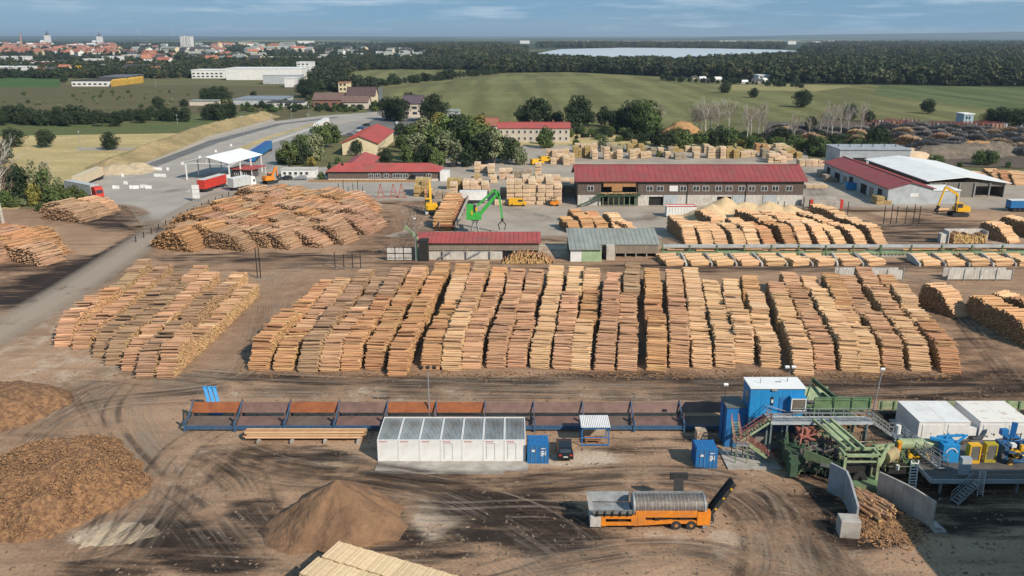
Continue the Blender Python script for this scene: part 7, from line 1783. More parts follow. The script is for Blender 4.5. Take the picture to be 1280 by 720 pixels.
# grove behind the office
tree_row([(503,190,22,'broad',M_),(514,186,32,'tall',M_),(510,204,22,'bush',M_,.7),(520,200,34,'broad',P_),(530,185,38,'tall',P_),(531,205,26,'bush',D,.7),(540,196,40,'broad',M_),(548,178,38,'tall',Y_),(556,205,42,'tall',P_),(560,190,44,'broad',M_),
          (546,207,22,'bush',M_,.8),(575,192,42,'broad',D),(585,208,26,'bush',D,.8),(570,207,34,'sparse',P_),(594,200,46,'broad',M_,1.1),(586,176,32,'tall',M_),(600,180,38,'tall',Y_),(605,205,40,'broad',D),(618,205,42,'tall',P_),(612,192,34,'broad',M_),(628,204,34,'broad',D),(640,202,28,'broad',M_),(650,206,22,'bush',P_,.7),(566,172,30,'broad',D),(580,165,22,'broad',D),(528,168,22,'bush',D,.7),(512,210,10,'bush',M_),(525,210,9,'bush',D),(538,211,9,'bush',D),(500,168,14,'bush',D)],
         'in the grove behind the brown office', 'trees of the grove behind the office')
tree('dark round tree between the yellow house and the brown office, left', 446, 194, 19, 'broad', D, .9)
tree('dark brownish tree in front of the yellow house, right', 482, 206, 22, 'fine', D, 1.1)
tree('pointed green shrub tree against the left end wall of the brown office', 434, 222, 8, 'bush', M_)
for k, (px, h) in enumerate([(413,22),(429,20),(456,18)]): tree('trimmed dark conifer in front of the brown office, %s from the left' % nth(k), px, 224, h, 'cone', LEAF_FIR, .95, 'clipped conifers before the office', name='conifer')
for k, (px, h) in enumerate([(402,10),(448,8),(492,5),(536,7)]): tree('low green bush in front of the brown office, %s from the left' % nth(k), px, 225, h, 'bush', M_, .7, 'bushes before the office', name='bush', cat='bush')
tree_row([(362,207,30,'broad',M_),(352,205,18,'bush',M_,.8),(380,196,28,'broad',M_),(376,205,26,'bush',D,.8),(394,200,32,'bush',P_,.6),(403,186,30,'broad',M_),(412,184,30,'broad',M_),(420,178,14,'bush',M_,.8),(390,208,12,'bush',Y_,.9),(422,204,8,'bush',M_,.8)],
         'between the main road and the brown office', 'trees beside the main road')
# edge of the big field
tree_row([(488,150,28,'fine',D,1.1),(500,152,30,'fine',D,1.1),(541,152,34,'fine',D,1.2),(548,150,24,'broad',D),(512,132,16,'bush',D),(478,138,14,'bush',D)], 'by the village road at the field edge', 'dark trees at the near edge of the field')
tree_row([(655,156,24,'fine',D,1.1),(672,156,34,'broad',D,1.1),(664,158,22,'broad',D),(696,156,16,'bush',D),(684,156,14,'bush',D),(723,158,38,'fine',D,1.0),(716,160,26,'broad',D),(735,158,22,'broad',D),(756,158,24,'broad',D,1.1),(768,160,20,'bush',D,.7),(778,164,30,'broad',D),(792,166,40,'fine',D,1.1),(806,168,42,'fine',M_,1.1),(815,172,30,'broad',M_),(784,176,16,'bush',D,.8),(800,182,16,'bush',D,.8),(822,182,22,'bush',D,.7)],
         'in the dark row behind the block of flats', 'dark trees behind the block of flats')
tree_row([(640,176,10,'bush',D,.7),(683,185,26,'bush',M_,.7),(676,180,14,'bush',M_,.7),(700,176,12,'bush',M_,.8),(755,186,16,'bush',P_,.8),(720,182,8,'bush',M_),(775,188,8,'bush',Y_),(845,186,26,'broad',M_,1.1),(855,186,22,'bush',M_,.7),(835,188,24,'broad',D),(875,184,20,'broad',M_),(890,184,20,'bush',D,.7),(900,182,24,'broad',D,1.1),(912,182,22,'bush',M_,.7),(938,186,16,'bush',M_,.8),(950,186,14,'bush',M_,.8),(926,184,10,'bush',Y_),(975,176,18,'broad',D),(965,174,14,'bush',D),(990,180,12,'bush',M_),(1015,192,22,'bush',D,.8),(1028,192,20,'bush',M_,.8),(1000,190,16,'bush',M_,.8),(1040,188,20,'bush',D,.7),(1012,168,24,'tall',D),(1090,184,26,'bush',D,.6),(1098,180,22,'broad',D),(1080,190,16,'bush',D,.6),(1063,150,20,'fine',D,1.0),(1085,152,14,'bush',D)],
         'in the belt behind the timber yard', 'trees of the belt behind the timber yard')
tree_row([(824,196,8,'bush',M_),(1165,208,14,'bush',M_,.8),(1172,206,12,'bush',M_,.9),(1224,206,18,'bush',M_,.8),(1232,206,18,'bush',D,.8),(1240,204,15,'bush',M_,.8),(1158,210,8,'bush',Y_),(1200,208,6,'bush',M_),(1260,209,7,'bush',M_),(1160,142,18,'fine',D,1.1),(1238,158,22,'fine',D,1.2),(1250,160,26,'fine',D,1.2),(1262,162,26,'fine',D,1.2),(1276,162,26,'fine',D,1.2),(1002,134,22,'fine',D,1.25),(942,122,12,'fine',D,1.2),(905,116,12,'bush',D),(908,110,9,'bush',D)],
         'at the right beyond the white roofed hall', 'trees and bushes beyond the halls at right')
# bare pale trunks
def bare(label, px, py, hpx, m=TRUNK_WHITE, tw=TWIG, wide=1.0, group=None):
    x, y = g(px, py); h = hpx/scale_at(px, py); q = random.Random(int(px)); key = ('bare', q.randrange(4), m.name)
    if key not in MESH: MESH[key] = trunk_mb(11.5, .26, 50+key[1], 9, True).mesh('trunk', [m])
    t = thing('bare_tree', label, 'tree', (x, y, 0), q.uniform(0,6.28), group); t.scale = (h/10*wide, h/10*wide, h/10)
    link('trunk', MESH[key], t)
    kt = ('twig', key[1], tw.name)
    if kt not in MESH:
        qq = random.Random(key[1]); mb = MB()
        for k in range(260):
            a = qq.uniform(0,6.28); z = qq.uniform(4.5,10); rr = qq.uniform(.1,1)*(2.6 if z < 9 else 1.4); p = Vector((math.cos(a)*rr, math.sin(a)*rr, z)); d = Vector((math.cos(a)*.6+qq.uniform(-.3,.3), math.sin(a)*.6+qq.uniform(-.3,.3), 1)).normalized()
            mb.tube(p, p+d*qq.uniform(.6,1.4), .03, .015, 3, False)
        MESH[kt] = mb.mesh('twigs', [tw])
    link('twigs', MESH[kt], t, 'stuff'); return t
for k, (px, py, h, wd) in enumerate([(823,166,34,1),(882,168,36,1.2),(876,166,30,1.6),(897,168,34,1),(911,166,36,1),(933,176,38,.8),(938,174,34,.9),(948,172,38,.8),(953,172,30,.7),(991,180,32,.7),(1011,172,22,.8),(1025,170,26,.8),(1039,176,40,.7),(1049,174,38,.8),(1060,166,28,.7),(1075,172,36,.7),(1034,172,36,.8),(866,166,28,1.6),(888,164,28,1.4)]):
    bare('leafless pale stemmed tree, %s counted along the belt behind the timber yard' % nth(k), px, py, h, group='leafless trees behind the timber yard', wide=wd)
bare('tall bare white birch at the left edge beside dark bushes', 4, 280, 92, wide=.9)
bare('slim white stem rising through the loose green trees at left', 62, 250, 44, wide=.6)
tree_row([(2,204,26,'broad',M_,1.2),(18,184,24,'fine',LEAF_DK,1.3),(57,184,22,'fine',LEAF_DK,1.15),(138,187,22,'fine',LEAF_DK,1.15)], 'on the dry meadow left', 'round trees on the dry meadow', )
tree_row([(-6,214,40,'broad',D,1.1),(20,252,46,'fine',D,1.0),(34,252,20,'bush',M_,.7),(50,252,54,'sparse',P_,.8),(44,256,26,'bush',Y_,.6),(60,256,50,'sparse',M_,.7),(68,258,26,'bush',M_,.7),(80,256,24,'bush',M_,.7),(92,252,20,'bush',M_,.8),(103,251,14,'bush',M_,.9),(8,258,20,'bush',M_,.8),(52,264,12,'bush',M_,1),(75,240,18,'bush',P_,.6)],
         'in the thicket at the left edge', 'trees and bushes of the thicket at left')
q = random.Random(41); lst = []
for k in range(34):
    x = -5+k*7.0+q.uniform(-2,2); lst.append((x, 156+q.uniform(-3,2)-(4 if x > 150 else 0), q.uniform(14,24)*(1.0 if x < 110 else .8), q.choice(('fine','broad','bush')), q.choice((D, D, D, LEAF_FAR)), q.uniform(.9,1.2)))
tree_row(lst, 'in the dark hedge across the brown meadow', 'dark hedge trees across the brown meadow')
tree_row([(232,152,18,'fine',D),(258,126,16,'fine',D,1.2),(268,128,20,'fine',D,1.0),(280,128,20,'fine',D,1.1),(262,150,20,'fine',D,1.2),(275,150,22,'fine',D,1.2),(288,148,20,'fine',D,1.1),(230,133,9,'bush',D),(317,121,7,'bush',D),(328,134,8,'bush',D),(380,120,20,'fine',D,1.1),(388,122,26,'fine',D,1.2),(398,116,14,'bush',D),(410,108,16,'broad',D),(80,104,11,'fine',D,1),(402,104,14,'broad',D),(420,110,8,'bush',D),(430,112,10,'bush',D),(200,140,14,'broad',D),(196,132,11,'bush',D,1)],
         'scattered on the brown meadow', 'dark trees scattered on the brown meadow')
lst = []
for k in range(40):
    x = 428+k*4.9; f = k/39; y = 113-f*20.5+q.uniform(-.6,.6); lst.append((x, y, q.uniform(6,11)*(1.0 if k not in (6,8,13,17) else 1.3)*(1 if k < 26 else 1.2), q.choice(('broad','tall','bush')), D, q.uniform(.9,1.2)))
tree_row(lst, 'in the hedge between the two fields', 'trees of the hedge between the two fields')
lst = []
for k in range(26):
    x = 828+k*7+q.uniform(-2,2); lst.append((x, 101+k*.32+q.uniform(-1,1), q.uniform(4,8), q.choice(('bush','broad')), D, 1.0))
tree_row(lst, 'along the far edge of the right hand field', 'bushes along the far field edge', name='bush', cat='bush')

# woods too dense to count: crowns instanced inside one object per wood
def wood_object(name, polys, n, hmin, hmax, seed, mats=(LEAF_FAR, LEAF_DK), kinds=('far',), power=1.35, keep_out=()):
    q = np.random.RandomState(seed); pts = []; d0 = None
    regs = [gp(p) for p in polys]; out = [gp(p) for p in keep_out]
    wts = []
    for rg_ in regs:
        xs = [p[0] for p in rg_]; ys = [p[1] for p in rg_]; wts.append((min(xs), max(xs), min(ys), max(ys)))
    per = n//len(regs)
    for rg_, (xa, xb, ya, yb) in zip(regs, wts):
        c = 0; tr = 0
        while c < per and tr < per*60:
            tr += 1
            # distance drawn so that near rows are dense and far ones sparse
            uu = q.rand(); y = ya*((yb/ya)**(uu**1.0)); x = q.uniform(xa, xb)
            if not in_poly(x, y, rg_) or abs(x) > y*.68+60: continue
            if any(in_poly(x, y, o_) for o_ in out): continue
            pts.append((x, y, 0)); c += 1
    P = np.array(pts); 
    tpl = []
    for m in mats:
        for kd in kinds:
            for sd in (0, 1, 2): o_ = bpy.data.objects.new('crown', variant(kd, sd, m, TRUNK)[0]); tpl.append(o_)
    coll = bpy.data.collections.new(name+'_crowns')
    for o_ in tpl: coll.objects.link(o_)
    me = bpy.data.meshes.new(name); me.from_pydata(P.tolist(), [], []); 
    sc_ = q.uniform(hmin, hmax, len(P))/10; wd = q.uniform(.85, 1.5, len(P))
    a = me.attributes.new('sc', 'FLOAT_VECTOR', 'POINT'); a.data.foreach_set('vector', np.stack([sc_*wd, sc_*wd, sc_], 1).astype(np.float32).ravel())
    a = me.attributes.new('rt', 'FLOAT', 'POINT'); a.data.foreach_set('value', q.uniform(0, 6.28, len(P)).astype(np.float32))
    o = link(name, me, None, 'stuff')
    ng = bpy.data.node_groups.new(name, 'GeometryNodeTree'); ng.interface.new_socket('Geometry', in_out='INPUT', socket_type='NodeSocketGeometry'); ng.interface.new_socket('Geometry', in_out='OUTPUT', socket_type='NodeSocketGeometry')
    N = ng.nodes; L = ng.links; gi = N.new('NodeGroupInput'); go = N.new('NodeGroupOutput'); mp_ = N.new('GeometryNodeMeshToPoints'); io = N.new('GeometryNodeInstanceOnPoints'); ci = N.new('GeometryNodeCollectionInfo')
    ci.inputs['Collection'].default_value = coll; ci.inputs['Separate Children'].default_value = True; io.inputs['Pick Instance'].default_value = True
    na = N.new('GeometryNodeInputNamedAttribute'); na.data_type = 'FLOAT_VECTOR'; na.inputs[0].default_value = 'sc'; nb = N.new('GeometryNodeInputNamedAttribute'); nb.data_type = 'FLOAT'; nb.inputs[0].default_value = 'rt'
    cx = N.new('ShaderNodeCombineXYZ'); L.new(nb.outputs[0], cx.inputs[2])
    L.new(gi.outputs[0], mp_.inputs[0]); L.new(mp_.outputs[0], io.inputs['Points']); L.new(ci.outputs[0], io.inputs['Instance']); L.new(na.outputs[0], io.inputs['Scale']); L.new(cx.outputs[0], io.inputs['Rotation']); L.new(io.outputs[0], go.inputs[0])
    md = o.modifiers.new('crowns', 'NODES'); md.node_group = ng
    return o
LAKE = [(672,66.5),(690,74),(760,82),(830,82),(900,70),(960,66),(1000,64),(980,62.4),(900,60.6),(780,59.6),(700,61.5)]
wood_object('broadleaf_wood', [[(604,91),(720,90),(830,95),(830,84),(760,84),(690,81),(650,76),(560,78)], [(830,95),(960,103),(1190,107),(1500,109),(1500,80),(1100,76),(960,75),(900,80),(830,84)]], 8000, 8, 18, 3, mats=(LEAF_FAR, LEAF_DK, LEAF_OLIVE))
wood_object('distant_wood', [[(990,70),(1500,84),(1500,54),(1020,54)], [(560,76),(640,72),(660,64),(620,57),(500,58)], [(672,59.5),(980,61.5),(980,56.5),(672,56)]], 6000, 10, 21, 4, mats=(LEAF_FAR, LEAF_OLIVE, LEAF_OLIVE), keep_out=[LAKE])
wood_object('town_greenery', [[(-60,98),(250,98),(250,84),(-60,84)], [(240,90),(400,100),(470,86),(600,86),(600,72),(240,74)], [(-60,84),(640,76),(640,60),(-60,60)], [(-60,60),(640,60),(640,54),(-60,54)]], 5200, 6, 12, 5, mats=(LEAF_FAR, LEAF_DK, LEAF_OLIVE))
wood_object('field_corner_wood', [[(392,108),(408,112),(430,116),(470,112),(440,110),(410,100),(405,92),(440,87),(610,87),(600,80),(400,84)]], 900, 8, 13, 6, mats=(LEAF_FAR,))
wood_object('scrub', [[(300,140),(470,140),(470,128),(440,124),(300,128)], [(600,172),(820,180),(1010,186),(1010,176),(830,164),(620,166)], [(1010,196),(1110,196),(1110,176),(1010,170)]], 420, 1.5, 4, 7, mats=(LEAF, LEAF_DK), kinds=('bush',))
wood_object('meadow_shrubs', [[(-10,262),(110,252),(100,244),(-10,250)], [(0,150),(320,140),(300,110),(0,118)]], 160, 1.0, 2.6, 8, mats=(LEAF, LEAF_LT), kinds=('bush',))
# ---------------------------------------------------------------- town and far buildings
q = random.Random(101)
def house_mesh(wm, rm, L, D, e, r_):
    key = ('house', wm.name, rm.name, L, D, e, r_)
    if key not in MESH:
        mb = MB(); mb.mi = 0; mb.extr([(-D/2,0),(D/2,0),(D/2,e),(0,r_),(-D/2,e)], -L/2, L/2)
        mb.mi = 1; o_ = .5
        mb.extr([(-D/2-o_,e-.3),(0,r_+.15),(0,r_+.45),(-D/2-o_,e)], -L/2-o_, L/2+o_); mb.extr([(D/2+o_,e),(0,r_+.45),(0,r_+.15),(D/2+o_,e-.3)], -L/2-o_, L/2+o_)
        mb.mi = 0; mb.box(L*.2, L*.2+.8, .5, 1.3, e, r_+1.2)
        mb.mi = 2
        for k in range(max(2, int(L/3))):
            for z in ([1.2] if e < 4 else [1.2, 4.0]):
                x = -L/2+1+k*(L-2.4)/max(1, int(L/3)-1 if int(L/3) > 1 else 1); mb.box(x, x+1.1, -D/2-.06, -D/2-.01, z, z+1.3)
        MESH[key] = mb.mesh('house', [wm, rm, GLASS])
    return MESH[key]
WM = [WALLS, WALLS, CREAM, BEIGE, WHITE, WHITE]; RM = [ROOF_TILE, ROOF_TILE, ROOF_TILE, ROOF_DARK, mat('roof_tile_brown', (.18,.09,.06), objv=.2)]
NH = [0]
def houses(poly, n, group, where, big=False, s=1.0, roofs=None):
    P = gp(poly); xs = [p[0] for p in P]; ys = [p[1] for p in P]; c = 0; done = []; tr = 0
    while c < n and tr < n*200:
        tr += 1; y = min(ys)*((max(ys)/min(ys))**q.random()); x = q.uniform(min(xs), max(xs))
        if not in_poly(x, y, P): continue
        if any(abs(x-a) < 14*s and abs(y-b_) < 14*s for a, b_ in done): continue
        done.append((x, y)); c += 1
    done.sort()
    for i, (x, y) in enumerate(done):
        wm = q.choice(WM); rm = q.choice(roofs or RM); L = q.choice((11, 14, 18)); e = q.choice((3.2, 5.8)); 
        if big: L = q.choice((22, 34, 48)); e = q.choice((6, 9)); 
        o = link('house', house_mesh(wm, rm, L, 11 if not big else 14, e, e+3.6)); o.location = (x, y, 0); o.rotation_euler = (0,0,R(q.uniform(-40,40))); o.scale = (s*1.15,)*3 if s > 1 else (s,)*3
        col = 'tiled roof' if rm.name.startswith('roof_tile') else 'dark roof'
        tag(o, '%s house with a %s, %s from the left %s' % ({WALLS.name:'grey', CREAM.name:'cream', BEIGE.name:'beige', WHITE.name:'white'}[wm.name], col, nth(i) if i < 99 else 'farthest right', where), 'house', group)
houses([(0,70),(150,70),(150,60),(0,60)], 78, 'red roofed houses of the old town', 'in the sunlit old town', s=1.15, roofs=[ROOF_TILE])
houses([(0,60),(150,60),(150,55),(0,55)], 40, 'far houses of the old town', 'in the farthest old town row', True, s=1.0, roofs=[ROOF_TILE, ROOF_TILE, WHITE_ROOF])
houses([(150,80),(330,80),(330,62),(150,62)], 64, 'houses of the suburb', 'in the suburb', s=1.25, roofs=[ROOF_DARK, ROOF_GREY, ROOF_TILE])
houses([(180,68),(380,68),(380,56),(180,56)], 34, 'long blocks of the suburb', 'among the far suburb blocks', True, s=1.1, roofs=[ROOF_DARK, ROOF_GREY, ROOF_TILE])
houses([(380,76),(640,74),(640,63),(380,63)], 40, 'houses between the trees beyond the field', 'between the trees beyond the field', s=1.2, roofs=[ROOF_DARK, ROOF_GREY])
houses([(20,94),(240,94),(240,82),(20,82)], 16, 'houses behind the brown meadow', 'behind the brown meadow', s=1.0)
houses([(865,102),(960,106),(960,98),(865,96)], 14, 'cottages at the edge of the wood', 'among the cottages at the wood edge', s=.5, roofs=[ROOF_DARK, ROOF_GREY, WHITE_ROOF])
def block(name, label, cat, px0, px1, py, z, depth, wm, rm, win=True, rz=0, ridge=0, dx=0):
    X0, Y0_ = g(px0, py); X1, _ = g(px1, py); L = X1-X0; t = thing(name, label, cat, (X0, Y0_, 0), R(rz))
    if ridge: gable_walls(t, L, depth, z, z+ridge, wm); gable_roof(t, L, depth, z, z+ridge, rm, over=.6, ribs=0)
    else:
        mb = MB(); mb.box(0, L, 0, depth, 0, z); part('wall', mb, wm, t); mb = MB(); mb.box(-.4, L+.4, -.4, depth+.4, z, z+.5); part('roof', mb, rm, t)
    if win:
        n = max(2, int(L/5)); mb = MB()
        for k in range(n):
            for zz in np.arange(1.4, z-1.4, 3.2): mb.box(1+k*(L-2)/n, 1+k*(L-2)/n+(L-2)/n*.55, -.12, -.02, zz, zz+1.5)
        part('windows', mb, GLASS, t, 'stuff')
    return t
block('warehouse', 'long white warehouse at the far edge of the brown meadow, left part', 'warehouse', 240, 282, 98, 9, 30, WHITE, WHITE_ROOF)
block('warehouse', 'long white warehouse at the far edge of the brown meadow, main part', 'warehouse', 283, 378, 100, 12, 40, WHITE, WHITE_ROOF, win=False)
block('warehouse', 'lower pale blue grey hall joined to the front of the long white warehouse', 'warehouse', 329, 376, 105, 9, 16, GREY_SHEET, WHITE_ROOF, win=False)
block('warehouse', 'small white cube building by the dark tree at the end of the warehouse', 'warehouse', 356, 369, 109, 8, 12, WHITE, WHITE_ROOF, win=False)
block('warehouse', 'tall white tower block at the right end of the long warehouse', 'warehouse', 372, 390, 97, 17, 20, WHITE, WHITE_ROOF)
block('factory', 'white two storey factory with dark window bands at the left edge', 'factory', -30, 31, 96, 11, 30, WHITE, WHITE_ROOF)
block('factory', 'white factory annex right of the white two storey factory', 'factory', 32, 36, 95, 6, 10, WHITE, WHITE_ROOF, win=False)
block('factory', 'brick red hall behind the green lawn', 'factory', 56, 72, 95, 8, 14, BRICK_WALL, ROOF_DARK, ridge=2)
block('factory', 'cream house with red roof right of the brick red hall', 'house', 73, 86, 95, 8, 12, CREAM, ROOF_TILE, ridge=5)
block('factory', 'flat white hall beyond the yellow arch sign, left', 'hall', 112, 126, 89, 8, 16, WHITE, WHITE_ROOF, win=False)
block('factory', 'flat white hall beyond the yellow arch sign, right', 'hall', 126, 139, 87, 8, 16, WHITE, WHITE_ROOF, win=False)
block('factory', 'grey white hall with many lights behind the market hall', 'hall', 155, 200, 92, 8, 18, BEIGE, ROOF_DARK, ridge=3)
block('market_hall', 'white fronted wing of the low market hall on the brown meadow', 'market', 90, 138, 108, 5, 26, WHITE, ROOF_DARK)
t = block('market_hall', 'dark roofed market hall with a yellow side on the brown meadow', 'market', 124, 158, 106, 7, 60, ROOF_DARK, mat('roof_slate', (.14,.145,.16), scale=.3), win=False, rz=8)
X0, Y0_ = g(139, 108.4); mb = MB(); a = g(139,108.6); b_ = g(178,103.5); d = Vector(b_)-Vector(a); mb.add([(0,0,0),(d.x,d.y,0),(d.x-2,d.y+9,0),(-2,9,0),(0,0,5.2),(d.x,d.y,5.2),(d.x-2,d.y+9,6.5),(-2,9,6.5)], [(0,3,2,1),(4,5,6,7),(0,1,5,4),(1,2,6,5),(2,3,7,6),(3,0,4,7)])
solo('market_wing', mb, mat('market_yellow', (.55,.34,.06), scale=.3), 'long yellow side wing of the market hall', 'market', (a[0], a[1], 0))
block('apartment_tower', 'pale twin apartment tower rising above the far suburb, left half', 'tower block', 226, 232.5, 61, 45, 25, WHITE, ROOF_GREY)
block('apartment_tower', 'pale twin apartment tower rising above the far suburb, right half', 'tower block', 233.5, 240, 61, 43, 25, WHITE, ROOF_GREY)
block('farmhouse', 'farmhouse with a purple brown roof and cream wall by the village road', 'house', 434, 469, 132, 7, 14, CREAM, mat('roof_plum', (.11,.07,.07), scale=.5), ridge=5)
block('farm_tower', 'cream square tower house left of the plum roofed farmhouse', 'house', 424, 437, 126, 13, 10, CREAM, ROOF_TILE)
block('brick_barn', 'low brick barn with a grey red roof in front of the farmhouse', 'barn', 392, 428, 134, 5, 16, BRICK_WALL, mat('roof_greyred', (.18,.115,.10), scale=.5), ridge=4)
block('brick_barn', 'low tan barn right of the brick barn', 'barn', 428, 460, 136, 4.5, 12, BEIGE, mat('roof_greyred', (.18,.115,.10)), ridge=3.5)
block('glasshouse', 'low barn with a pale blue grey roof on the meadow', 'barn', 292, 352, 131, 3.5, 34, GREY_SHEET, mat('roof_bluegrey', (.25,.29,.34), scale=.3), win=False)
block('low_shed', 'long low white walled shed on the meadow beside the brick barn', 'shed', 334, 378, 134, 3, 16, WHITE, ROOF_DARK, win=False)
block('low_shed', 'low pale wall shed left of the dark round trees', 'shed', 237, 270, 132, 3, 10, BEIGE, ROOF_GREY, win=False)
block('cream_barn', 'cream barn with a purple roof between two dark trees at the field edge', 'barn', 504, 528, 146, 8, 14, BEIGE, mat('roof_purple', (.11,.08,.10), scale=.5), ridge=4)
block('small_house', 'small white house with a red roof at the left of the block of flats', 'house', 606, 622, 168, 4.5, 10, WHITE, ROOF_TILE, ridge=3)
block('grey_barn', 'low grey building beside the village road trees', 'barn', 556, 574, 148, 4, 12, GREY_SHEET, ROOF_GREY, win=False)
for k, (a, b_, c_) in enumerate([(0,18,88),(24,40,86),(100,124,80),(128,150,76),(152,170,74),(46,66,84),(0,34,76)]): block('flat_hall', 'pale flat hall %s from the left in front of the old town' % nth(k), 'hall', a, b_, c_, 8, 20, q.choice((BEIGE, WHITE)), WHITE_ROOF)
for k, (a, b_, c_) in enumerate([(322,380,76),(392,398,76),(401,412,75),(415,430,76),(470,484,68),(446,456,71),(540,548,70),(560,566,69),(618,630,84)]): block('pale_hall', 'long pale hall roof among the trees, %s from the left beyond the wheat field' % nth(k), 'hall', a, b_, c_, 7, 26, WHITE, WHITE_ROOF, win=False)
for k, (a, b_, c_) in enumerate([(1016,1026,56),(985,995,55.5),(900,920,54.6),(1030,1044,54.8),(720,736,55),(650,662,54.5),(372,390,55)]): block('distant_works', 'pale distant works on the plain, %s of those near the horizon' % nth(k), 'factory', a, b_, c_, 16, 60, WHITE, WHITE_ROOF, win=False)
block('camp_hall', 'white hall at the edge of the wood beside the stubble strip', 'hall', 948, 962, 103, 7, 20, WHITE, WHITE_ROOF)
# churches, chimney, turbines
def church(label, px, py, hpx, twin=False):
    x, y = g(px, py); s = 1/scale_at(px, py); t = thing('church', label, 'church', (x, y, 0)); W_ = 8*s; 
    mb = MB(); mb.box(-W_*.35, W_*.35, 0, W_*.7, 0, hpx*s*.62); part('tower', mb, WHITE, t)
    mb = MB(); mb.tube((0,W_*.35,hpx*s*.62),(0,W_*.35,hpx*s*.74),W_*.4,W_*.2,8); mb.tube((0,W_*.35,hpx*s*.74),(0,W_*.35,hpx*s),W_*.12,.1,8); part('spire', mb, ROOF_DARK, t)
    mb = MB(); mb.extr([(0,0),(W_*.7,0),(W_*.7,hpx*s*.18),(W_*.35,hpx*s*.28),(0,hpx*s*.18)], -W_*1.1, -W_*.36); part('nave', mb, WHITE, t)
church('white church with a dark spire standing highest in the old town', 59, 55, 17)
church('slim white church tower with a dark cap right of the tall church', 124, 54.5, 14)
x, y = g(28, 62); t = thing('factory_chimney', 'tall pale brick chimney rising over the old town roofs at left', 'chimney', (x, y, 0)); mb = MB(); h_ = 19/scale_at(28,62); mb.tube((0,0,0),(0,0,h_),h_*.055,h_*.035,14); part('shaft', mb, mat('chimney_brick', (.50,.30,.20)), t); mb = MB(); mb.tube((0,0,h_),(0,0,h_*1.02),h_*.042,h_*.042,14); part('cap', mb, BRICK_WALL, t)
x, y = g(275, 61); t = thing('gas_dome', 'round orange domed tank above the far suburb', 'tank', (x, y, 0)); s_ = 1/scale_at(275,61); mb = MB(); mb.tube((0,0,0),(0,0,6*s_),3.4*s_,3.4*s_,16); part('tank', mb, CREAM, t)
mb = MB(); mb.tube((0,0,6*s_),(0,0,7.2*s_),3.4*s_,2.6*s_,16); mb.tube((0,0,7.2*s_),(0,0,8*s_),2.6*s_,.8*s_,16); part('dome', mb, mat('dome_orange', (.6,.3,.16)), t)
for k, (px, h_) in enumerate([(130,6),(174,7.5),(217,7)]):
    x, y = g(px, 47.2); s_ = 1/scale_at(px, 47.2); t = thing('wind_turbine', 'pale wind turbine on the horizon, %s from the left' % nth(k), 'wind turbine', (x, y, 0), 0, 'wind turbines on the horizon'); hh = h_*s_*1.3
    mb = MB(); mb.tube((0,0,0),(0,0,hh),s_*.35,s_*.2,8); part('tower', mb, WHITE, t)
    for j in range(3):
        a = R(90+120*j+k*20); mb = MB(); mb.beam((0,-s_*.4,hh),(math.cos(a)*hh*.5,-s_*.4,hh+math.sin(a)*hh*.5), s_*.18, s_*.1); part('blade', mb, WHITE, t)
x, y = g(100, 96); t = thing('arch_sign', 'tall pole sign with yellow twin arches beyond the green lawn', 'sign', (x, y, 0)); s_ = 1/scale_at(100, 96)
mb = MB(); mb.box(-.35,.35,-.3,.3,0,9.5*s_); part('pole', mb, GALV, t); mb = MB()
for cx in (-1.9, 1.9):
    pts = [(cx*s_+1.9*s_*math.cos(R(a)), -.5, 9*s_+4.6*s_*math.sin(R(a))) for a in range(0, 181, 20)]
    for a, b_ in zip(pts[:-1], pts[1:]): mb.beam(a, b_, .9*s_, .6*s_)
part('twin_arches', mb, YELLOW, t)
# long low hill on the horizon at right, and the blue rim of woods
def hill(name, px0, px1, pk, dist, seed, base=-1):
    mb = MB(); n = 60; xs = [(px0+(px1-px0)*k/n) for k in range(n+1)]; top = []
    for k, px in enumerate(xs):
        f = k/n; hh = pk(f)*dist/FPX; u_ = (px-640)/FPX; top.append((u_*dist, dist, CAM_H+max(-44, hh)))
    for k in range(n):
        a, b_ = top[k], top[k+1]; mb.quad((a[0], dist-3000, -.3),(b_[0], dist-3000, -.3), b_, a); mb.quad(a, b_, (b_[0], dist+3500, -.3), (a[0], dist+3500, -.3))
    return struct(name, mb, mat('hill_woods', (.045,.06,.04), rgb2=(.03,.045,.035), scale=.002, detail=8))
hill('hill', 900, 1500, lambda f: -1.5+6.0*min(1, f*1.8)**1.2+.5*math.sin(f*9), 16000, 1)
hill('hill', -400, 560, lambda f: .6-2.6*f+.3*math.sin(f*23), 15000, 2)
# far right: dark old log piles, the second yard
def yard2_sel(i, j, q_): return (BARK_OLD, BARK_OLD) if q_.random() < .85 else (BARK_GREY, LOG_END_DARK)
heap_field([(1115,180),(1150,184),(1290,196),(1290,168),(1230,162),(1110,160)], 'old dark log heaps beyond the halls', 'old dark heaps beyond the halls', yard2_sel, 3.6, 10.0, 51, step=15, W=8)
heap_field([(960,176),(1090,180),(1080,166),(960,162)], 'old dark log heaps behind the bare trees', 'old dark heaps behind the bare trees', yard2_sel, 4.5, 11.0, 52, step=18, W=8)
sheet('old_yard_ground', [(950,186),(1110,192),(1140,206),(1400,214),(1400,150),(960,152)], -.01, field_mat('dark_soil', (.10,.085,.07), (.14,.105,.08), (.08,.07,.06), .03, .3))
def rag(name, lab, pts, hh, m, seed):
    def f(X, Y):
        h = 0
        for px, py, rx, ry in pts:
            cx, cy = g(px, py); d = np.sqrt(((X-cx)/rx)**2+((Y-cy)/ry)**2)+(.5-fbm(X/6, Y/6, 3, seed))*.4; h = np.maximum(h, np.clip(hh*1.4*(1-d), 0, hh))
        return h
    cx, cy = g(pts[0][0], pts[0][1]); o = mound_mesh(name, None, f, 110, 70, m, cx-60, cx+60, cy-30, cy+30, seed=seed, rough=.8, fine=.4); tag(o, lab, 'heap')
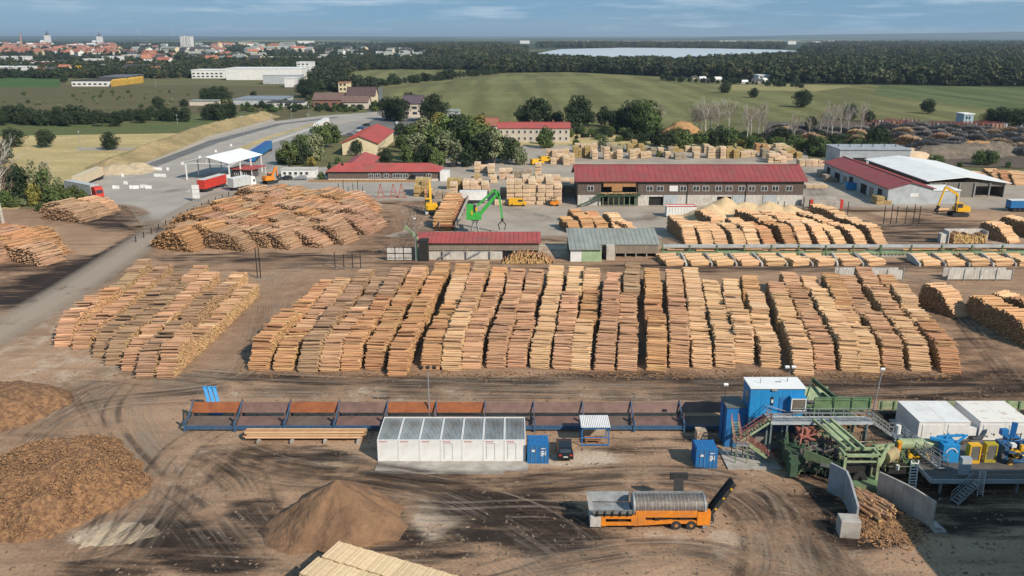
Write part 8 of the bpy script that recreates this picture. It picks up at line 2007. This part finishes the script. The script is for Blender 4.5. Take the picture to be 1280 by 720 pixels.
rag('debris_heap', 'long grey brown debris heap beyond the white roofed hall', [(1190,194,24,9),(1165,196,12,8),(1218,192,22,9),(1240,190,16,8)], 4.2, mat('debris_grey', (.20,.16,.12), rgb2=(.11,.09,.07), scale=.5, detail=9, bump=.3), 61)
rag('orange_chip_heap', 'orange brown chip bank at the right of the debris heap', [(1222,190,15,6)], 4.5, mat('orange_chips', (.42,.24,.10), rgb2=(.30,.17,.08), scale=.6, bump=.2), 62)
rag('plank_litter_heap', 'pale heap of broken planks left of the debris heap', [(1128,194,14,8),(1140,198,12,6)], 3, SAWN, 63)
rag('orange_chip_heap', 'small orange brown heap behind the belt of trees', [(851,168,12,8)], 6, mat('orange_chips', (.42,.24,.10)), 64)
log_rows([(1216,228),(1228,228),(1240,229),(1252,230),(1264,231),(1276,232)], [(1196,212),(1207,212),(1218,212),(1230,212),(1242,213),(1254,213)], 4.2, 'pale log stacks right of the white roofed hall', 'the pale stacks right of the white roofed hall', 480, Hs=(2.5,3.5), front_logs=False, matsel=pale_sel)
q = random.Random(71)
for k in range(30):
    px = 1090+k*6.3+q.uniform(-1,1) if k < 9 else 1172+(k-9)*5.2; py = 158+q.uniform(-1,2)+(4 if px > 1170 else 0)
    t = thing('red_log_trailer', 'dull red stake rack, %s from the left in the far yard by the field' % nth(k), 'log rack', (*g(px, py), 0), R(q.uniform(-20,20)), 'dull red racks in the far yard')
    mb = MB()
    for x in (-3,-1,1,3): mb.beam((x,-1,0),(x,-1,4.2),.3); mb.beam((x,1,0),(x,1,4.2),.3)
    mb.box(-3.4,3.4,-1.1,1.1,.8,1.3); part('frame', mb, mat('dull_red', (.24,.08,.07), objv=.2), t)
    if k % 3: mb = MB(); mb.box(-2.8,2.8,-.9,.9,1.3,2.6+q.random()); part('load', mb, q.choice((BARK_OLD, BARK_GREY, GREY_SHEET)), t)
block('site_office', 'pale blue cabin building with a mast in the far yard', 'cabin', 1203, 1215, 160, 7, 8, mat('pale_blue', (.4,.52,.58)), WHITE_ROOF)
# poles seen across the meadow and field
for k, (px, py, h_) in enumerate([(101,185,20),(195,110,14),(222,156,12),(785,162,16),(385,153,10),(205,160,0.1)][:5]): pole('thin pale pole, %s of those standing on the meadows and field edges' % nth(k), *g(px, py), h_/scale_at(px, py), 1, name='utility_pole', r=.12)
sheet('meadow_path', [(95,188),(185,188),(186,184),(95,184)], -.04, asph('path_pale', (.36,.31,.24), (.30,.26,.2)))
# ---------------------------------------------------------------- haze
m = bpy.data.materials.new('haze'); m.use_nodes = True; N = m.node_tree.nodes; L = m.node_tree.links
N.remove(N['Principled BSDF']); pv = N.new('ShaderNodeVolumePrincipled'); pv.inputs['Density'].default_value = HAZE; pv.inputs['Color'].default_value = (.66,.83,1,1); pv.inputs['Anisotropy'].default_value = .2
L.new(pv.outputs[0], N['Material Output'].inputs['Volume'])
mb = MB(); mb.box(-62000, 62000, -500, 92000, -2.0, 135)
struct('haze', mb, m, 'stuff')
